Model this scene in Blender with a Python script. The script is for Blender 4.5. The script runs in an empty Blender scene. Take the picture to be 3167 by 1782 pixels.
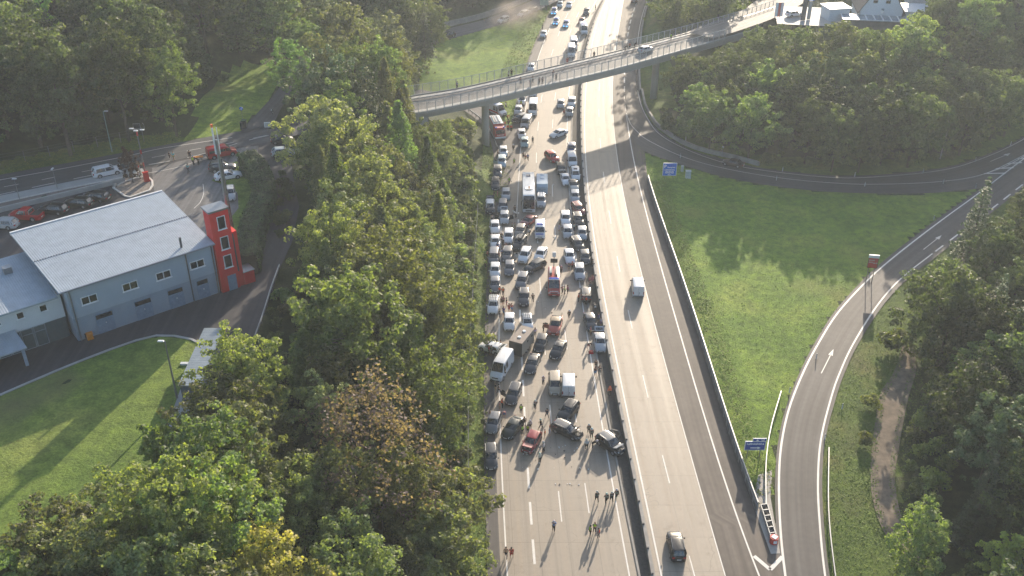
import bpy, bmesh, math, random
import numpy as np
from math import sin, cos, tan, atan, atan2, radians, pi, hypot
from mathutils import Vector, Matrix
random.seed(7); RNG = np.random.default_rng(7)
S = bpy.context.scene
COL = S.collection
# ---------------------------------------------------------------- camera, light, exposure
H0, FPX, PITCH = 90.0, 3100.0, radians(31.4)
cd = bpy.data.cameras.new('camera'); cam = bpy.data.objects.new('camera', cd); COL.objects.link(cam)
cam.location = (0, 0, H0); cam.rotation_euler = (pi/2-PITCH, 0, 0)
cd.sensor_width = 36; cd.lens = FPX/3167*36; cd.clip_start = 1; cd.clip_end = 9000
S.camera = cam
SUN_EL, SUN_AZ = radians(17.2), radians(17)
W = bpy.data.worlds.new('World'); S.world = W; W.use_nodes = True
nt = W.node_tree; bg = nt.nodes['Background']
sk = nt.nodes.new('ShaderNodeTexSky'); sk.sky_type = 'NISHITA'; sk.sun_disc = False
sk.sun_elevation = SUN_EL; sk.sun_rotation = SUN_AZ; sk.altitude = 500; sk.dust_density = 2.0; sk.air_density = 1.0
nt.links.new(sk.outputs[0], bg.inputs[0]); bg.inputs[1].default_value = 0.15
sl = bpy.data.lights.new('sun', 'SUN'); sun = bpy.data.objects.new('sun', sl); COL.objects.link(sun)
sl.energy = 5.0; sl.angle = radians(0.6); sl.color = (1.0, 0.85, 0.66)
sd = Vector((sin(SUN_AZ)*cos(SUN_EL), cos(SUN_AZ)*cos(SUN_EL), sin(SUN_EL)))
sun.rotation_euler = sd.to_track_quat('Z', 'Y').to_euler(); sun.location = sd*400
S.view_settings.view_transform = 'Standard'; S.view_settings.look = 'None'
S.view_settings.gamma = 1; S.view_settings.exposure = 0.85
S.render.engine = 'CYCLES'; cy = S.cycles
cy.max_bounces = 5; cy.diffuse_bounces = 2; cy.glossy_bounces = 2; cy.transmission_bounces = 3; cy.transparent_max_bounces = 4
cy.volume_bounces = 0; cy.caustics_reflective = False; cy.caustics_refractive = False
cy.use_denoising = True; cy.use_adaptive_sampling = True; cy.adaptive_threshold = 0.02

# ---------------------------------------------------------------- helpers
sP, cP = sin(PITCH), cos(PITCH)
def at(px, py, z=0.0):
    """ground point seen at photo pixel (3167 wide) on the level z"""
    v = (py-891)/FPX; u = (px-1583.5)/FPX
    t = (H0-z)/(sP+v*cP)
    return Vector((u*t, (cP-v*sP)*t, z))
def tag(o, label=None, cat=None, group=None, kind=None):
    if label: o['label'] = label
    if cat: o['category'] = cat
    if group: o['group'] = group
    if kind: o['kind'] = kind
    return o
def link(o, parent=None):
    COL.objects.link(o)
    if parent: o.parent = parent
    return o
def empty(name, loc=(0, 0, 0), rz=0.0):
    o = bpy.data.objects.new(name, None); COL.objects.link(o)
    o.location = loc; o.rotation_euler = (0, 0, rz); o.empty_display_size = .5
    return o
_kids = {}
def kids(o):
    return _kids.get(o.name, [])
def note(parent, child):
    _kids.setdefault(parent.name, []).append(child)
def copy_tree(o, parent=None):
    c = o.copy(); COL.objects.link(c); c.parent = parent
    for ch in kids(o):
        d = copy_tree(ch, c); note(c, d)
    return c
class MB:
    """collects faces and links them as ONE mesh object"""
    def __init__(s): s.v = []; s.f = []; s.m = []; s.uv = None
    def add(s, vs, fs, mi=0, M=None):
        b = len(s.v)
        if M is not None: vs = [tuple(M @ Vector(p)) for p in vs]
        s.v += [tuple(p) for p in vs]; s.f += [tuple(b+i for i in f) for f in fs]; s.m += [mi]*len(fs)
        return s
    def box(s, c, d, rz=0, mi=0, tz=None, M=None):
        x, y, z = d[0]/2, d[1]/2, d[2]/2
        t = tz or (1, 1)
        vs = [(-x, -y, -z), (x, -y, -z), (x, y, -z), (-x, y, -z), (-x*t[0], -y*t[1], z), (x*t[0], -y*t[1], z), (x*t[0], y*t[1], z), (-x*t[0], y*t[1], z)]
        T = Matrix.Translation(c) @ Matrix.Rotation(rz, 4, 'Z')
        if M is not None: T = M @ T
        return s.add(vs, [(0, 3, 2, 1), (4, 5, 6, 7), (0, 1, 5, 4), (1, 2, 6, 5), (2, 3, 7, 6), (3, 0, 4, 7)], mi, T)
    def tube(s, pts, rs, n=8, mi=0, cap=True):
        pts = [Vector(p) for p in pts]
        if not hasattr(rs, '__len__'): rs = [rs]*len(pts)
        rings = []
        for i, p in enumerate(pts):
            d = (pts[min(i+1, len(pts)-1)]-pts[max(i-1, 0)]).normalized()
            a = d.orthogonal().normalized() if i == 0 else (a-d*a.dot(d)).normalized()
            b = d.cross(a)
            rings.append([tuple(p+(a*cos(2*pi*k/n)+b*sin(2*pi*k/n))*rs[i]) for k in range(n)])
        return s.loft(rings, True, cap, mi)
    def loft(s, rings, closed=True, cap=True, mi=0):
        n = len(rings[0]); vs = [p for r in rings for p in r]; fs = []
        for i in range(len(rings)-1):
            for k in range(n if closed else n-1):
                a = i*n+k; b = i*n+(k+1) % n
                fs.append((a, b, b+n, a+n))
        if cap:
            fs.append(tuple(range(n))[::-1]); fs.append(tuple((len(rings)-1)*n+k for k in range(n)))
        return s.add(vs, fs, mi)
    def prism(s, poly, z0, z1, mi=0):
        n = len(poly)
        vs = [(p[0], p[1], z0) for p in poly]+[(p[0], p[1], z1) for p in poly]
        fs = [tuple(range(n))[::-1], tuple(range(n, 2*n))]+[(k, (k+1) % n, n+(k+1) % n, n+k) for k in range(n)]
        return s.add(vs, fs, mi)
    def build(s, name, mats, parent=None, smooth=False, loc=None, fix=True):
        me = bpy.data.meshes.new(name); me.from_pydata(s.v, [], s.f)
        for m in (mats if isinstance(mats, (list, tuple)) else [mats]): me.materials.append(m)
        if len(me.materials) > 1: me.polygons.foreach_set('material_index', s.m)
        if fix:
            bm = bmesh.new(); bm.from_mesh(me); bmesh.ops.recalc_face_normals(bm, faces=bm.faces); bm.to_mesh(me); bm.free()
        if smooth: me.polygons.foreach_set('use_smooth', [True]*len(me.polygons))
        me.update()
        o = bpy.data.objects.new(name, me); link(o, parent)
        if parent: note(parent, o)
        if loc is not None: o.location = loc
        return o
# ---------------------------------------------------------------- materials
def _nodes(name):
    m = bpy.data.materials.new(name); m.use_nodes = True
    t = m.node_tree; return m, t, t.nodes['Principled BSDF']
def nz(t, scale, detail=4, vec=None, rough=.55):
    n = t.nodes.new('ShaderNodeTexNoise'); n.inputs['Scale'].default_value = scale
    n.inputs['Detail'].default_value = detail; n.inputs['Roughness'].default_value = rough
    if vec: t.links.new(vec, n.inputs['Vector'])
    return n.outputs['Fac']
def ramp(t, fac, stops):
    r = t.nodes.new('ShaderNodeValToRGB'); e = r.color_ramp.elements
    while len(e) < len(stops): e.new(.5)
    for el, (p, c) in zip(e, stops):
        el.position = p; el.color = (*c, 1) if len(c) == 3 else c
    t.links.new(fac, r.inputs[0]); return r.outputs[0]
def mixc(t, f, a, b, mode='MIX'):
    n = t.nodes.new('ShaderNodeMix'); n.data_type = 'RGBA'; n.blend_type = mode
    for s_, v in ((n.inputs[0], f), (n.inputs[6], a), (n.inputs[7], b)):
        if isinstance(v, bpy.types.NodeSocket): t.links.new(v, s_)
        elif isinstance(v, (int, float)): s_.default_value = v
        else: s_.default_value = (*v, 1)
    return n.outputs[2]
def math_(t, op, a, b=0.0, c=None, clamp=False):
    n = t.nodes.new('ShaderNodeMath'); n.operation = op; n.use_clamp = clamp
    for i, v in enumerate((a, b) if c is None else (a, b, c)):
        if isinstance(v, bpy.types.NodeSocket): t.links.new(v, n.inputs[i])
        else: n.inputs[i].default_value = v
    return n.outputs[0]
def coords(t, kind='Object', scale=None):
    c = t.nodes.new('ShaderNodeTexCoord').outputs[kind]
    if scale:
        mp = t.nodes.new('ShaderNodeMapping'); mp.inputs['Scale'].default_value = scale; t.links.new(c, mp.inputs[0]); c = mp.outputs[0]
    return c
def gpos(t): return t.nodes.new('ShaderNodeNewGeometry').outputs['Position']
def bump(t, b, h, strength=.3, dist=.05):
    n = t.nodes.new('ShaderNodeBump'); n.inputs['Strength'].default_value = strength; n.inputs['Distance'].default_value = dist
    t.links.new(h, n.inputs['Height']); t.links.new(n.outputs[0], b.inputs['Normal'])
def plain(name, col, rough=.6, metal=0.0, var=.15, sc=3.0, spec=.5, coat=0):
    m, t, b = _nodes(name)
    f = nz(t, sc, 5, coords(t))
    lo = [max(0, c*(1-var)) for c in col]; hi = [min(1, c*(1+var)) for c in col]
    t.links.new(ramp(t, f, [(.3, lo), (.7, hi)]), b.inputs['Base Color'])
    b.inputs['Roughness'].default_value = rough; b.inputs['Metallic'].default_value = metal
    b.inputs['Specular IOR Level'].default_value = spec; b.inputs['Coat Weight'].default_value = coat
    return m
def tinted(name, rough=.35, coat=0.0, var=.1, sc=6., spec=.5):
    """colour taken from the object, with a little dirt"""
    m, t, b = _nodes(name)
    oi = t.nodes.new('ShaderNodeObjectInfo')
    f = nz(t, sc, 4, coords(t))
    d = ramp(t, f, [(.35, (1-var,)*3), (.65, (1, 1, 1))])
    t.links.new(mixc(t, 1.0, oi.outputs['Color'], d, 'MULTIPLY'), b.inputs['Base Color'])
    b.inputs['Roughness'].default_value = rough; b.inputs['Coat Weight'].default_value = coat; b.inputs['Coat Roughness'].default_value = .06
    b.inputs['Specular IOR Level'].default_value = spec
    return m
def asphalt(name, col, warm=1.0):
    m, t, b = _nodes(name); g = gpos(t)
    f1 = nz(t, .12, 3, g); f2 = nz(t, 1.3, 5, g); f3 = nz(t, 30, 3, g)
    c = ramp(t, f1, [(.3, [x*.85 for x in col]), (.7, [x*1.15 for x in col])])
    c = mixc(t, 1, c, ramp(t, f2, [(.3, (.86,)*3), (.7, (1.1,)*3)]), 'MULTIPLY')
    c = mixc(t, 1, c, ramp(t, f3, [(.3, (.85,)*3), (.7, (1.12,)*3)]), 'MULTIPLY')
    # wheel tracks along the road from the UV
    uv = t.nodes.new('ShaderNodeUVMap'); sp = t.nodes.new('ShaderNodeSeparateXYZ'); t.links.new(uv.outputs[0], sp.inputs[0])
    w = math_(t, 'SINE', math_(t, 'MULTIPLY', sp.outputs[0], 2*pi/1.8))
    w = math_(t, 'MULTIPLY_ADD', w, .06, .97)
    mp = t.nodes.new('ShaderNodeMapping'); mp.inputs['Scale'].default_value = (1.6, .02, 1); t.links.new(uv.outputs[0], mp.inputs[0])
    st = nz(t, 1.0, 4, mp.outputs[0])
    c = mixc(t, 1, c, ramp(t, st, [(.3, (.7,)*3), (.7, (1.25,)*3)]), 'MULTIPLY')
    cc = t.nodes.new('ShaderNodeCombineXYZ')
    for i in range(3): t.links.new(w, cc.inputs[i])
    c = mixc(t, 1, c, cc.outputs[0], 'MULTIPLY')
    t.links.new(c, b.inputs['Base Color']); b.inputs['Roughness'].default_value = .72; b.inputs['Specular IOR Level'].default_value = .4
    bump(t, b, f3, .25, .01)
    return m
def concrete_road(name, col, lanes):
    m, t, b = _nodes(name); g = gpos(t)
    uv = t.nodes.new('ShaderNodeUVMap'); sp = t.nodes.new('ShaderNodeSeparateXYZ'); t.links.new(uv.outputs[0], sp.inputs[0])
    u, v = sp.outputs[0], sp.outputs[1]
    f1 = nz(t, .15, 4, g); f2 = nz(t, 2.0, 5, g); f3 = nz(t, 26, 3, g)
    c = ramp(t, f1, [(.3, [x*.93 for x in col]), (.7, [x*1.07 for x in col])])
    c = mixc(t, 1, c, ramp(t, f2, [(.3, (.93,)*3), (.7, (1.05,)*3)]), 'MULTIPLY')
    c = mixc(t, 1, c, ramp(t, f3, [(.3, (.92,)*3), (.7, (1.06,)*3)]), 'MULTIPLY')
    mp = t.nodes.new('ShaderNodeMapping'); mp.inputs['Scale'].default_value = (1.1, .012, 1); t.links.new(uv.outputs[0], mp.inputs[0])
    st = nz(t, 1.0, 5, mp.outputs[0])
    c = mixc(t, 1, c, ramp(t, st, [(.28, (.66, .65, .64)), (.5, (1, 1, 1)), (.75, (1.2, 1.16, 1.1))]), 'MULTIPLY')
    # slab tone changes
    sl_ = math_(t, 'FLOOR', math_(t, 'DIVIDE', v, 5.5))
    ln_ = math_(t, 'FLOOR', math_(t, 'DIVIDE', math_(t, 'ADD', u, 100.0), 3.6))
    wn = t.nodes.new('ShaderNodeTexWhiteNoise'); wn.noise_dimensions = '2D'
    cx = t.nodes.new('ShaderNodeCombineXYZ'); t.links.new(sl_, cx.inputs[0]); t.links.new(ln_, cx.inputs[1]); t.links.new(cx.outputs[0], wn.inputs['Vector'])
    c = mixc(t, 1, c, ramp(t, wn.outputs['Value'], [(0, (.965,)*3), (1, (1.03,)*3)]), 'MULTIPLY')
    # oil stains and sealed cracks
    f5 = nz(t, .55, 5, g, .6); c = mixc(t, 1, c, ramp(t, f5, [(.60, (1, 1, 1)), (.74, (.72, .70, .68))]), 'MULTIPLY')
    vo_ = t.nodes.new('ShaderNodeTexVoronoi'); vo_.feature = 'DISTANCE_TO_EDGE'; vo_.inputs['Scale'].default_value = .11
    wv = t.nodes.new('ShaderNodeVectorMath'); wv.operation = 'ADD'; nn_ = t.nodes.new('ShaderNodeTexNoise'); nn_.inputs['Scale'].default_value = .5
    t.links.new(g, nn_.inputs['Vector']); sc_ = t.nodes.new('ShaderNodeVectorMath'); sc_.operation = 'SCALE'; sc_.inputs['Scale'].default_value = 3.0
    t.links.new(nn_.outputs['Color'], sc_.inputs[0]); t.links.new(g, wv.inputs[0]); t.links.new(sc_.outputs[0], wv.inputs[1]); t.links.new(wv.outputs[0], vo_.inputs['Vector'])
    ck = math_(t, 'MULTIPLY', math_(t, 'LESS_THAN', vo_.outputs['Distance'], .004), math_(t, 'GREATER_THAN', f1, .53)); c = mixc(t, math_(t, 'MULTIPLY', ck, .45), c, (.09, .08, .07))
    # joints
    d = math_(t, 'ABSOLUTE', math_(t, 'SUBTRACT', math_(t, 'FRACT', math_(t, 'DIVIDE', v, 5.5)), .5))
    j = math_(t, 'GREATER_THAN', d, .5-.028/5.5)
    for lu in lanes:
        e = math_(t, 'LESS_THAN', math_(t, 'ABSOLUTE', math_(t, 'SUBTRACT', u, lu)), .024)
        j = math_(t, 'MAXIMUM', j, e)
    c = mixc(t, math_(t, 'MULTIPLY', j, .62), c, (.08, .07, .06))
    t.links.new(c, b.inputs['Base Color'])
    t.links.new(ramp(t, st, [(.3, (.5,)*3), (.7, (.68,)*3)]), b.inputs['Roughness'])
    bump(t, b, f3, .15, .01)
    return m
def grassy(name, a, b_, c_, sc=1.0, patch=None):
    m, t, b = _nodes(name); g = gpos(t)
    f1 = nz(t, .09*sc, 4, g); f2 = nz(t, .8*sc, 6, g, .7); f3 = nz(t, 5*sc, 5, g, .7)
    c = ramp(t, f1, [(.32, a), (.55, b_), (.72, c_)])
    c = mixc(t, 1, c, ramp(t, f2, [(.25, (.45, .48, .42)), (.5, (1, 1, 1)), (.75, (1.6, 1.5, 1.25))]), 'MULTIPLY')
    c = mixc(t, 1, c, ramp(t, f3, [(.28, (.6,)*3), (.72, (1.4,)*3)]), 'MULTIPLY')
    if patch:
        f4 = nz(t, .05, 3, g)
        c = mixc(t, ramp(t, f4, [(.56, (0, 0, 0)), (.72, (.8, .8, .8))]), c, patch)
    t.links.new(c, b.inputs['Base Color']); b.inputs['Roughness'].default_value = .85; b.inputs['Specular IOR Level'].default_value = .2
    bump(t, b, f3, .9, .25)
    return m
def leafy(name, rough=.55, trans=.46):
    """leaf colour from the object colour, broken into clump tones"""
    m, t, b = _nodes(name)
    oi = t.nodes.new('ShaderNodeObjectInfo'); oc = coords(t)
    f = nz(t, .7, 3, oc); f2 = nz(t, 6.0, 2, oc)
    c = mixc(t, 1, oi.outputs['Color'], ramp(t, f, [(.3, (.55, .62, .6)), (.5, (1, 1, 1)), (.72, (1.55, 1.4, 1.0))]), 'MULTIPLY')
    c = mixc(t, 1, c, ramp(t, f2, [(.3, (.7,)*3), (.7, (1.35,)*3)]), 'MULTIPLY')
    hs = t.nodes.new('ShaderNodeHueSaturation'); t.links.new(c, hs.inputs['Color'])
    t.links.new(math_(t, 'MULTIPLY_ADD', oi.outputs['Random'], .04, .485), hs.inputs['Hue'])
    t.links.new(math_(t, 'MULTIPLY_ADD', oi.outputs['Random'], .8, .62), hs.inputs['Value'])
    hs.inputs['Saturation'].default_value = .74; t.links.new(hs.outputs[0], b.inputs['Base Color']); b.inputs['Roughness'].default_value = rough; b.inputs['Specular IOR Level'].default_value = .3
    tr = t.nodes.new('ShaderNodeBsdfTranslucent'); br = mixc(t, 1, hs.outputs[0], (1.85, 2.0, .6), 'MULTIPLY'); t.links.new(br, tr.inputs[0])
    ms = t.nodes.new('ShaderNodeMixShader'); ms.inputs[0].default_value = trans
    t.links.new(b.outputs[0], ms.inputs[1]); t.links.new(tr.outputs[0], ms.inputs[2]); t.links.new(ms.outputs[0], t.nodes['Material Output'].inputs[0])
    return m
def ribbed(name, col, period, vec_rot=0., rough=.4, metal=.3, axis='U'):
    m, t, b = _nodes(name)
    uv = t.nodes.new('ShaderNodeUVMap'); sp = t.nodes.new('ShaderNodeSeparateXYZ'); t.links.new(uv.outputs[0], sp.inputs[0])
    w = math_(t, 'SINE', math_(t, 'MULTIPLY', sp.outputs[0 if axis == 'U' else 1], 2*pi/period))
    f = nz(t, .8, 5, coords(t)); f2 = nz(t, 5, 3, coords(t))
    c = ramp(t, f, [(.3, [x*.88 for x in col]), (.7, [x*1.08 for x in col])])
    c = mixc(t, 1, c, ramp(t, f2, [(.3, (.93,)*3), (.7, (1.04,)*3)]), 'MULTIPLY')
    t.links.new(c, b.inputs['Base Color'])
    b.inputs['Roughness'].default_value = rough; b.inputs['Metallic'].default_value = metal
    bump(t, b, w, .7, .013)
    return m
M_CONC_L = concrete_road('concrete_slabs_left', (.285, .238, .186), (-3.5, -7.1, -10.6, -13.9))
M_CONC_R = concrete_road('concrete_slabs_right', (.295, .246, .192), (-3.6, -7.2))
M_ASPH = asphalt('asphalt_motorway', (.11, .09, .076))
M_ASPH2 = asphalt('asphalt_ramp', (.092, .084, .080))
M_ASPH3 = asphalt('asphalt_local', (.085, .085, .09))
M_YARD = asphalt('asphalt_yard', (.052, .05, .056))
M_BRDECK = asphalt('asphalt_bridge', (.135, .13, .125))
M_PAVE = plain('light_paving', (.36, .36, .35), .7, var=.12, sc=.6)
M_WALLC = plain('weathered_concrete', (.30, .285, .26), .8, var=.22, sc=.7)
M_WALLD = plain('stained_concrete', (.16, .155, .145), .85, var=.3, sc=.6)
M_WHITE = plain('road_paint', (.70, .67, .62), .6, var=.1, sc=.8)
M_CONCB = plain('bridge_concrete', (.36, .35, .32), .8, var=.15, sc=.3)
M_GRAVEL = plain('gravel', (.22, .19, .165), .95, var=.4, sc=2.2)
M_DIRT = plain('dirt_track_soil', (.19, .15, .11), .95, var=.35, sc=.9)
M_MEADOW = grassy('meadow_grass', (.115, .205, .026), (.175, .27, .036), (.26, .32, .06), 1.0, (.23, .24, .06))
M_LAWN = grassy('lawn_grass', (.12, .19, .034), (.165, .23, .044), (.21, .25, .06), .6, (.16, .15, .07))
M_FLOOR = grassy('forest_floor', (.03, .045, .016), (.045, .065, .02), (.075, .085, .03), 1.2)
M_VERGE = grassy('verge_grass', (.07, .12, .02), (.11, .17, .028), (.18, .19, .05), 1.5, (.19, .16, .08))
M_STEEL = plain('galvanised_steel', (.27, .28, .29), .38, .7, .1)
M_DSTEEL = plain('dark_steel', (.09, .10, .11), .5, .4, .15)
M_LEAF = leafy('leaves'); M_NEEDLE = leafy('needles', .6, .18)
M_TUFT = tinted('grass_blades', .8, 0, .3, 1.5, .2)
M_BARK = plain('bark', (.09, .07, .05), .9, var=.35, sc=4)
# ---------------------------------------------------------------- curves measured on the ground
def pts(px, z): return [at(x, y, z) for x, y in px]
class XofY:
    """smooth X(Y) through measured points, straight beyond them"""
    def __init__(s, px, z, deg=4):
        P = pts(px, z); X = np.array([p.x for p in P]); Y = np.array([p.y for p in P])
        s.y0, s.y1 = Y.min(), Y.max(); s.m = (s.y0+s.y1)/2; s.h = (s.y1-s.y0)/2
        s.c = np.polyfit((Y-s.m)/s.h, X, min(deg, len(px)-1))
    def __call__(s, y):
        t = (np.clip(y, s.y0, s.y1)-s.m)/s.h; d = np.polyval(np.polyder(s.c), t)/s.h
        return float(np.polyval(s.c, t)+d*(y-np.clip(y, s.y0, s.y1)))
L1 = XofY([(1569, 1782), (1561, 1630), (1554, 1463), (1548.5, 1380), (1547, 1358), (1544, 1078), (1544, 995), (1549, 708), (1548, 620)], 0)
LA = XofY([(1654, 1746), (1642, 1600), (1632, 1460), (1623, 1265), (1621, 1223), (1611, 1109), (1605, 819), (1604, 662), (1604, 585), (1609, 515)], 0)
ML = XofY([(1609, 480), (1618, 380), (1625, 334), (1632, 303.5), (1660, 199), (1681, 127), (1703, 84), (1728, 28)], .0, 3)
MR = XofY([(1946.7, 1782), (1880, 1410.5), (1866, 1339), (1856, 1277), (1839, 1182), (1833, 1150), (1818.5, 1047), (1804, 949), (1781, 786), (1761.6, 600), (1753, 444), (1754, 378.5), (1762.5, 280), (1785, 131), (1799, 101), (1820, 47), (1841, 7)], 0, 6)
KB = XofY([(1977, 1782), (1949.5, 1635), (1938, 1588), (1905, 1421), (1889, 1323), (1872, 1244), (1856, 1172), (1820.6, 953), (1798, 800), (1776, 600), (1767, 444), (1768, 378), (1778, 280), (1802, 131), (1836, 47), (1857, 7)], 0, 6)
ZR = 0.9
WT = XofY([(2016, 1782), (1994, 1660), (1980, 1588), (1963, 1505), (1941, 1388), (1924, 1302), (1905.5, 1213), (1887, 1120), (1872, 1036), (1853.7, 933), (1839, 871), (1833, 786), (1820.6, 703.5), (1809.5, 620), (1803.6, 538), (1796, 421), (1796, 280), (1813, 159.6), (1822, 105.6), (1846, 47), (1867, 0)], ZR, 6)
R1 = XofY([(2046, 1782), (1960, 1380), (1947, 1296), (1909.6, 1130), (1864, 900), (1821, 600), (1813, 491), (1808, 397), (1807, 350), (1829, 152.5), (1850.5, 61), (1876, 0)], ZR, 6)
R2 = XofY([(2094, 1582), (2025, 1311), (1974, 1105), (1928, 890), (1903, 761), (1878.6, 625), (1867, 545), (1853, 378.5), (1855, 250), (1890, 47)], ZR, 5)
R3 = XofY([(2244, 1782), (2180, 1567), (2136, 1395), (2062, 1149), (2018, 966.5), (1969, 794), (1924.6, 573), (1900, 397), (1892.7, 280), (1905, 150), (1918, 62)], ZR, 5)
R4 = XofY([(2348, 1782), (2274, 1582), (2195, 1336), (2121, 1100), (2072, 927), (2023, 735), (1981, 597.6), (1951.6, 450), (1937, 350), (1932.6, 280), (1931, 235), (1940, 117), (1968, 12)], ZR, 6)
W2 = XofY([(2350, 1572), (2274, 1346), (2224.6, 1213), (2195, 1129), (2131, 902.5), (2067, 740), (2010, 560), (1988.5, 469.7)], 2.2, 4)
def strip(name, fl, fr, y0, y1, z, mat, step=2.0, nx=1, u0=0.0, parent=None):
    """ground strip between two X(Y) edges; UV = metres from the right edge, metres along"""
    vs, fs, uv = [], [], []
    ys = list(np.arange(y0, y1, step))+[y1]
    for y in ys:
        a, b = fl(y), fr(y)
        for k in range(nx+1):
            x = a+(b-a)*k/nx; vs.append((x, y, z)); uv.append((x-b+u0, y))
    n = nx+1
    for i in range(len(ys)-1):
        for k in range(nx):
            a = i*n+k; fs.append((a, a+1, a+1+n, a+n))
    return flat(name, vs, fs, uv, mat, parent)
def flat(name, vs, fs, uv, mat, parent=None):
    me = bpy.data.meshes.new(name); me.from_pydata([tuple(v) for v in vs], [], fs); me.materials.append(mat)
    L = me.uv_layers.new(name='UVMap')
    idx = np.zeros(len(me.loops), int); me.loops.foreach_get('vertex_index', idx)
    L.data.foreach_set('uv', np.array(uv, float)[idx].ravel())
    o = bpy.data.objects.new(name, me); link(o, parent)
    if parent: note(parent, o)
    return o
def smooth_line(P, step=1.5):
    """centripetal-ish Catmull-Rom through 3D points, resampled"""
    P = [Vector(p) for p in P]; out = []
    Q = [P[0]*2-P[1]]+P+[P[-1]*2-P[-2]]
    for i in range(1, len(Q)-2):
        n = max(2, int((Q[i+1]-Q[i]).length/step))
        for k in range(n):
            t = k/n; a, b, c, d = Q[i-1:i+3]
            out.append(.5*((2*b)+(c-a)*t+(2*a-5*b+4*c-d)*t*t+(3*b-a-3*c+d)*t**3))
    out.append(P[-1]); return out
def resample(P, n):
    d = [0]
    for a, b in zip(P, P[1:]): d.append(d[-1]+(b-a).length)
    out = []
    for k in range(n):
        s = d[-1]*k/(n-1); i = min(len(d)-2, max(0, np.searchsorted(d, s)-1))
        t = (s-d[i])/max(1e-6, d[i+1]-d[i]); out.append(P[i].lerp(P[i+1], t))
    return out
def ribbon2(name, A, B, mat, n=60, z=None, parent=None):
    A = resample(smooth_line(A), n); B = resample(smooth_line(B), n); vs, uv, fs = [], [], []; L = 0
    for i in range(n):
        if i: L += (A[i]-A[i-1]).length
        w = (A[i]-B[i]).length
        for p, u in ((A[i], 0), (B[i], w)):
            vs.append((p.x, p.y, p.z if z is None else z)); uv.append((u, L))
    fs = [(2*i, 2*i+1, 2*i+3, 2*i+2) for i in range(n-1)]
    return flat(name, vs, fs, uv, mat, parent)
def polysheet(name, poly, z, mat, parent=None, step=None):
    bm = bmesh.new(); vs = [bm.verts.new((p[0], p[1], z)) for p in poly]; f = bm.faces.new(vs)
    bmesh.ops.triangulate(bm, faces=[f]); bmesh.ops.recalc_face_normals(bm, faces=bm.faces)
    if bm.faces[:][0].normal.z < 0: bmesh.ops.reverse_faces(bm, faces=bm.faces)
    me = bpy.data.meshes.new(name); uvl = bm.loops.layers.uv.new('UVMap')
    for fc in bm.faces:
        for l in fc.loops: l[uvl].uv = (l.vert.co.x, l.vert.co.y)
    bm.to_mesh(me); bm.free(); me.materials.append(mat)
    o = bpy.data.objects.new(name, me); link(o, parent); return o
def stripe(mb, P, w, z, on=None, off=0, phase=0.0):
    """painted line along P (list of Vectors), optionally dashed"""
    L = 0; seg = []; cur = []
    P = [Vector(p) for p in P]
    fine = []
    for a, b in zip(P, P[1:]):
        n = max(1, int((b-a).length/.5))
        for k in range(n): fine.append(a.lerp(b, k/n))
    fine.append(P[-1])
    for i, p in enumerate(fine):
        if i: L += (p-fine[i-1]).length
        if on is None or (L+phase) % (on+off) < on: cur.append(p)
        else:
            if len(cur) > 1: seg.append(cur)
            cur = []
    if len(cur) > 1: seg.append(cur)
    for s_ in seg:
        if on is None: s_ = s_[::3]+([s_[-1]] if (len(s_)-1) % 3 else [])
        rings = []
        for i, p in enumerate(s_):
            d = s_[min(i+1, len(s_)-1)]-s_[max(i-1, 0)]; n = Vector((-d.y, d.x, 0)).normalized()*w/2
            rings.append([(p.x+n.x, p.y+n.y, z), (p.x-n.x, p.y-n.y, z)])
        mb.loft(rings, False, False)
def fline(f, y0, y1, dx=0, z=0, step=2.): return [Vector((f(y)+dx, y, z)) for y in list(np.arange(y0, y1, step))+[y1]]
YN, YF = 40, 470
# polygons and lines of the right-hand side
LOOP_U = pts([(1979, 215), (1980, 285), (1990, 335), (2010, 372), (2036, 403), (2113, 453), (2181, 478), (2263, 498), (2349, 519), (2543, 541), (2680, 543), (2906, 521), (3042, 482), (3167, 423), (3270, 350), (3360, 260)], ZR)
LOOP_L = pts([(1934, 215), (1932, 285), (1936, 340), (1944, 390), (1964, 440), (2000, 471), (2068, 497), (2136, 519), (2240, 548), (2408, 578), (2588, 595), (2834, 599), (3024, 584), (3120, 560), (3240, 500), (3380, 380)], ZR)
EN_L = pts([(3420, 300), (3300, 390), (3167, 481), (3020, 592), (2926, 658), (2827, 732), (2728, 811), (2659, 876), (2580, 965), (2520, 1060), (2474, 1150), (2430, 1262), (2405, 1375), (2397, 1493), (2401, 1641), (2416, 1782), (2440, 1950), (2480, 2200)], ZR)
EN_R = pts([(3560, 340), (3370, 420), (3190, 562), (3090, 640), (2990, 720), (2894, 795), (2795, 874), (2722, 957), (2650, 1072), (2612, 1155), (2588, 1222), (2553, 1358), (2543, 1493), (2550, 1641), (2566, 1782), (2590, 1950), (2630, 2200)], ZR)
ENL_LINE = pts([(3300, 398), (3167, 491), (3024, 600), (2933, 666), (2834.6, 740), (2736, 819), (2667, 883), (2588.6, 971), (2529.6, 1065), (2485, 1150), (2441, 1262), (2416.5, 1375), (2409, 1493), (2414, 1641), (2429, 1782), (2455, 1950)], ZR)
ENR_LINE = pts([(3300, 468), (3167, 568), (3080, 636), (2982, 710.7), (2884, 784.5), (2785, 863), (2711.6, 947), (2638, 1065), (2598.5, 1150), (2574, 1218), (2539.5, 1356), (2529.6, 1493.5), (2537, 1641), (2552, 1782), (2578, 1950)], ZR)
RAMP_L = pts([(1527, 520), (1526, 475), (1508, 412), (1482, 378), (1437, 343), (1385, 318), (1330, 302), (1260, 290)], 0)
RAMP_R = pts([(1612, 500), (1604, 450), (1580, 402), (1542, 362), (1508, 338), (1460, 316), (1400, 298), (1300, 276)], 0)
ZS = 18.6
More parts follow.
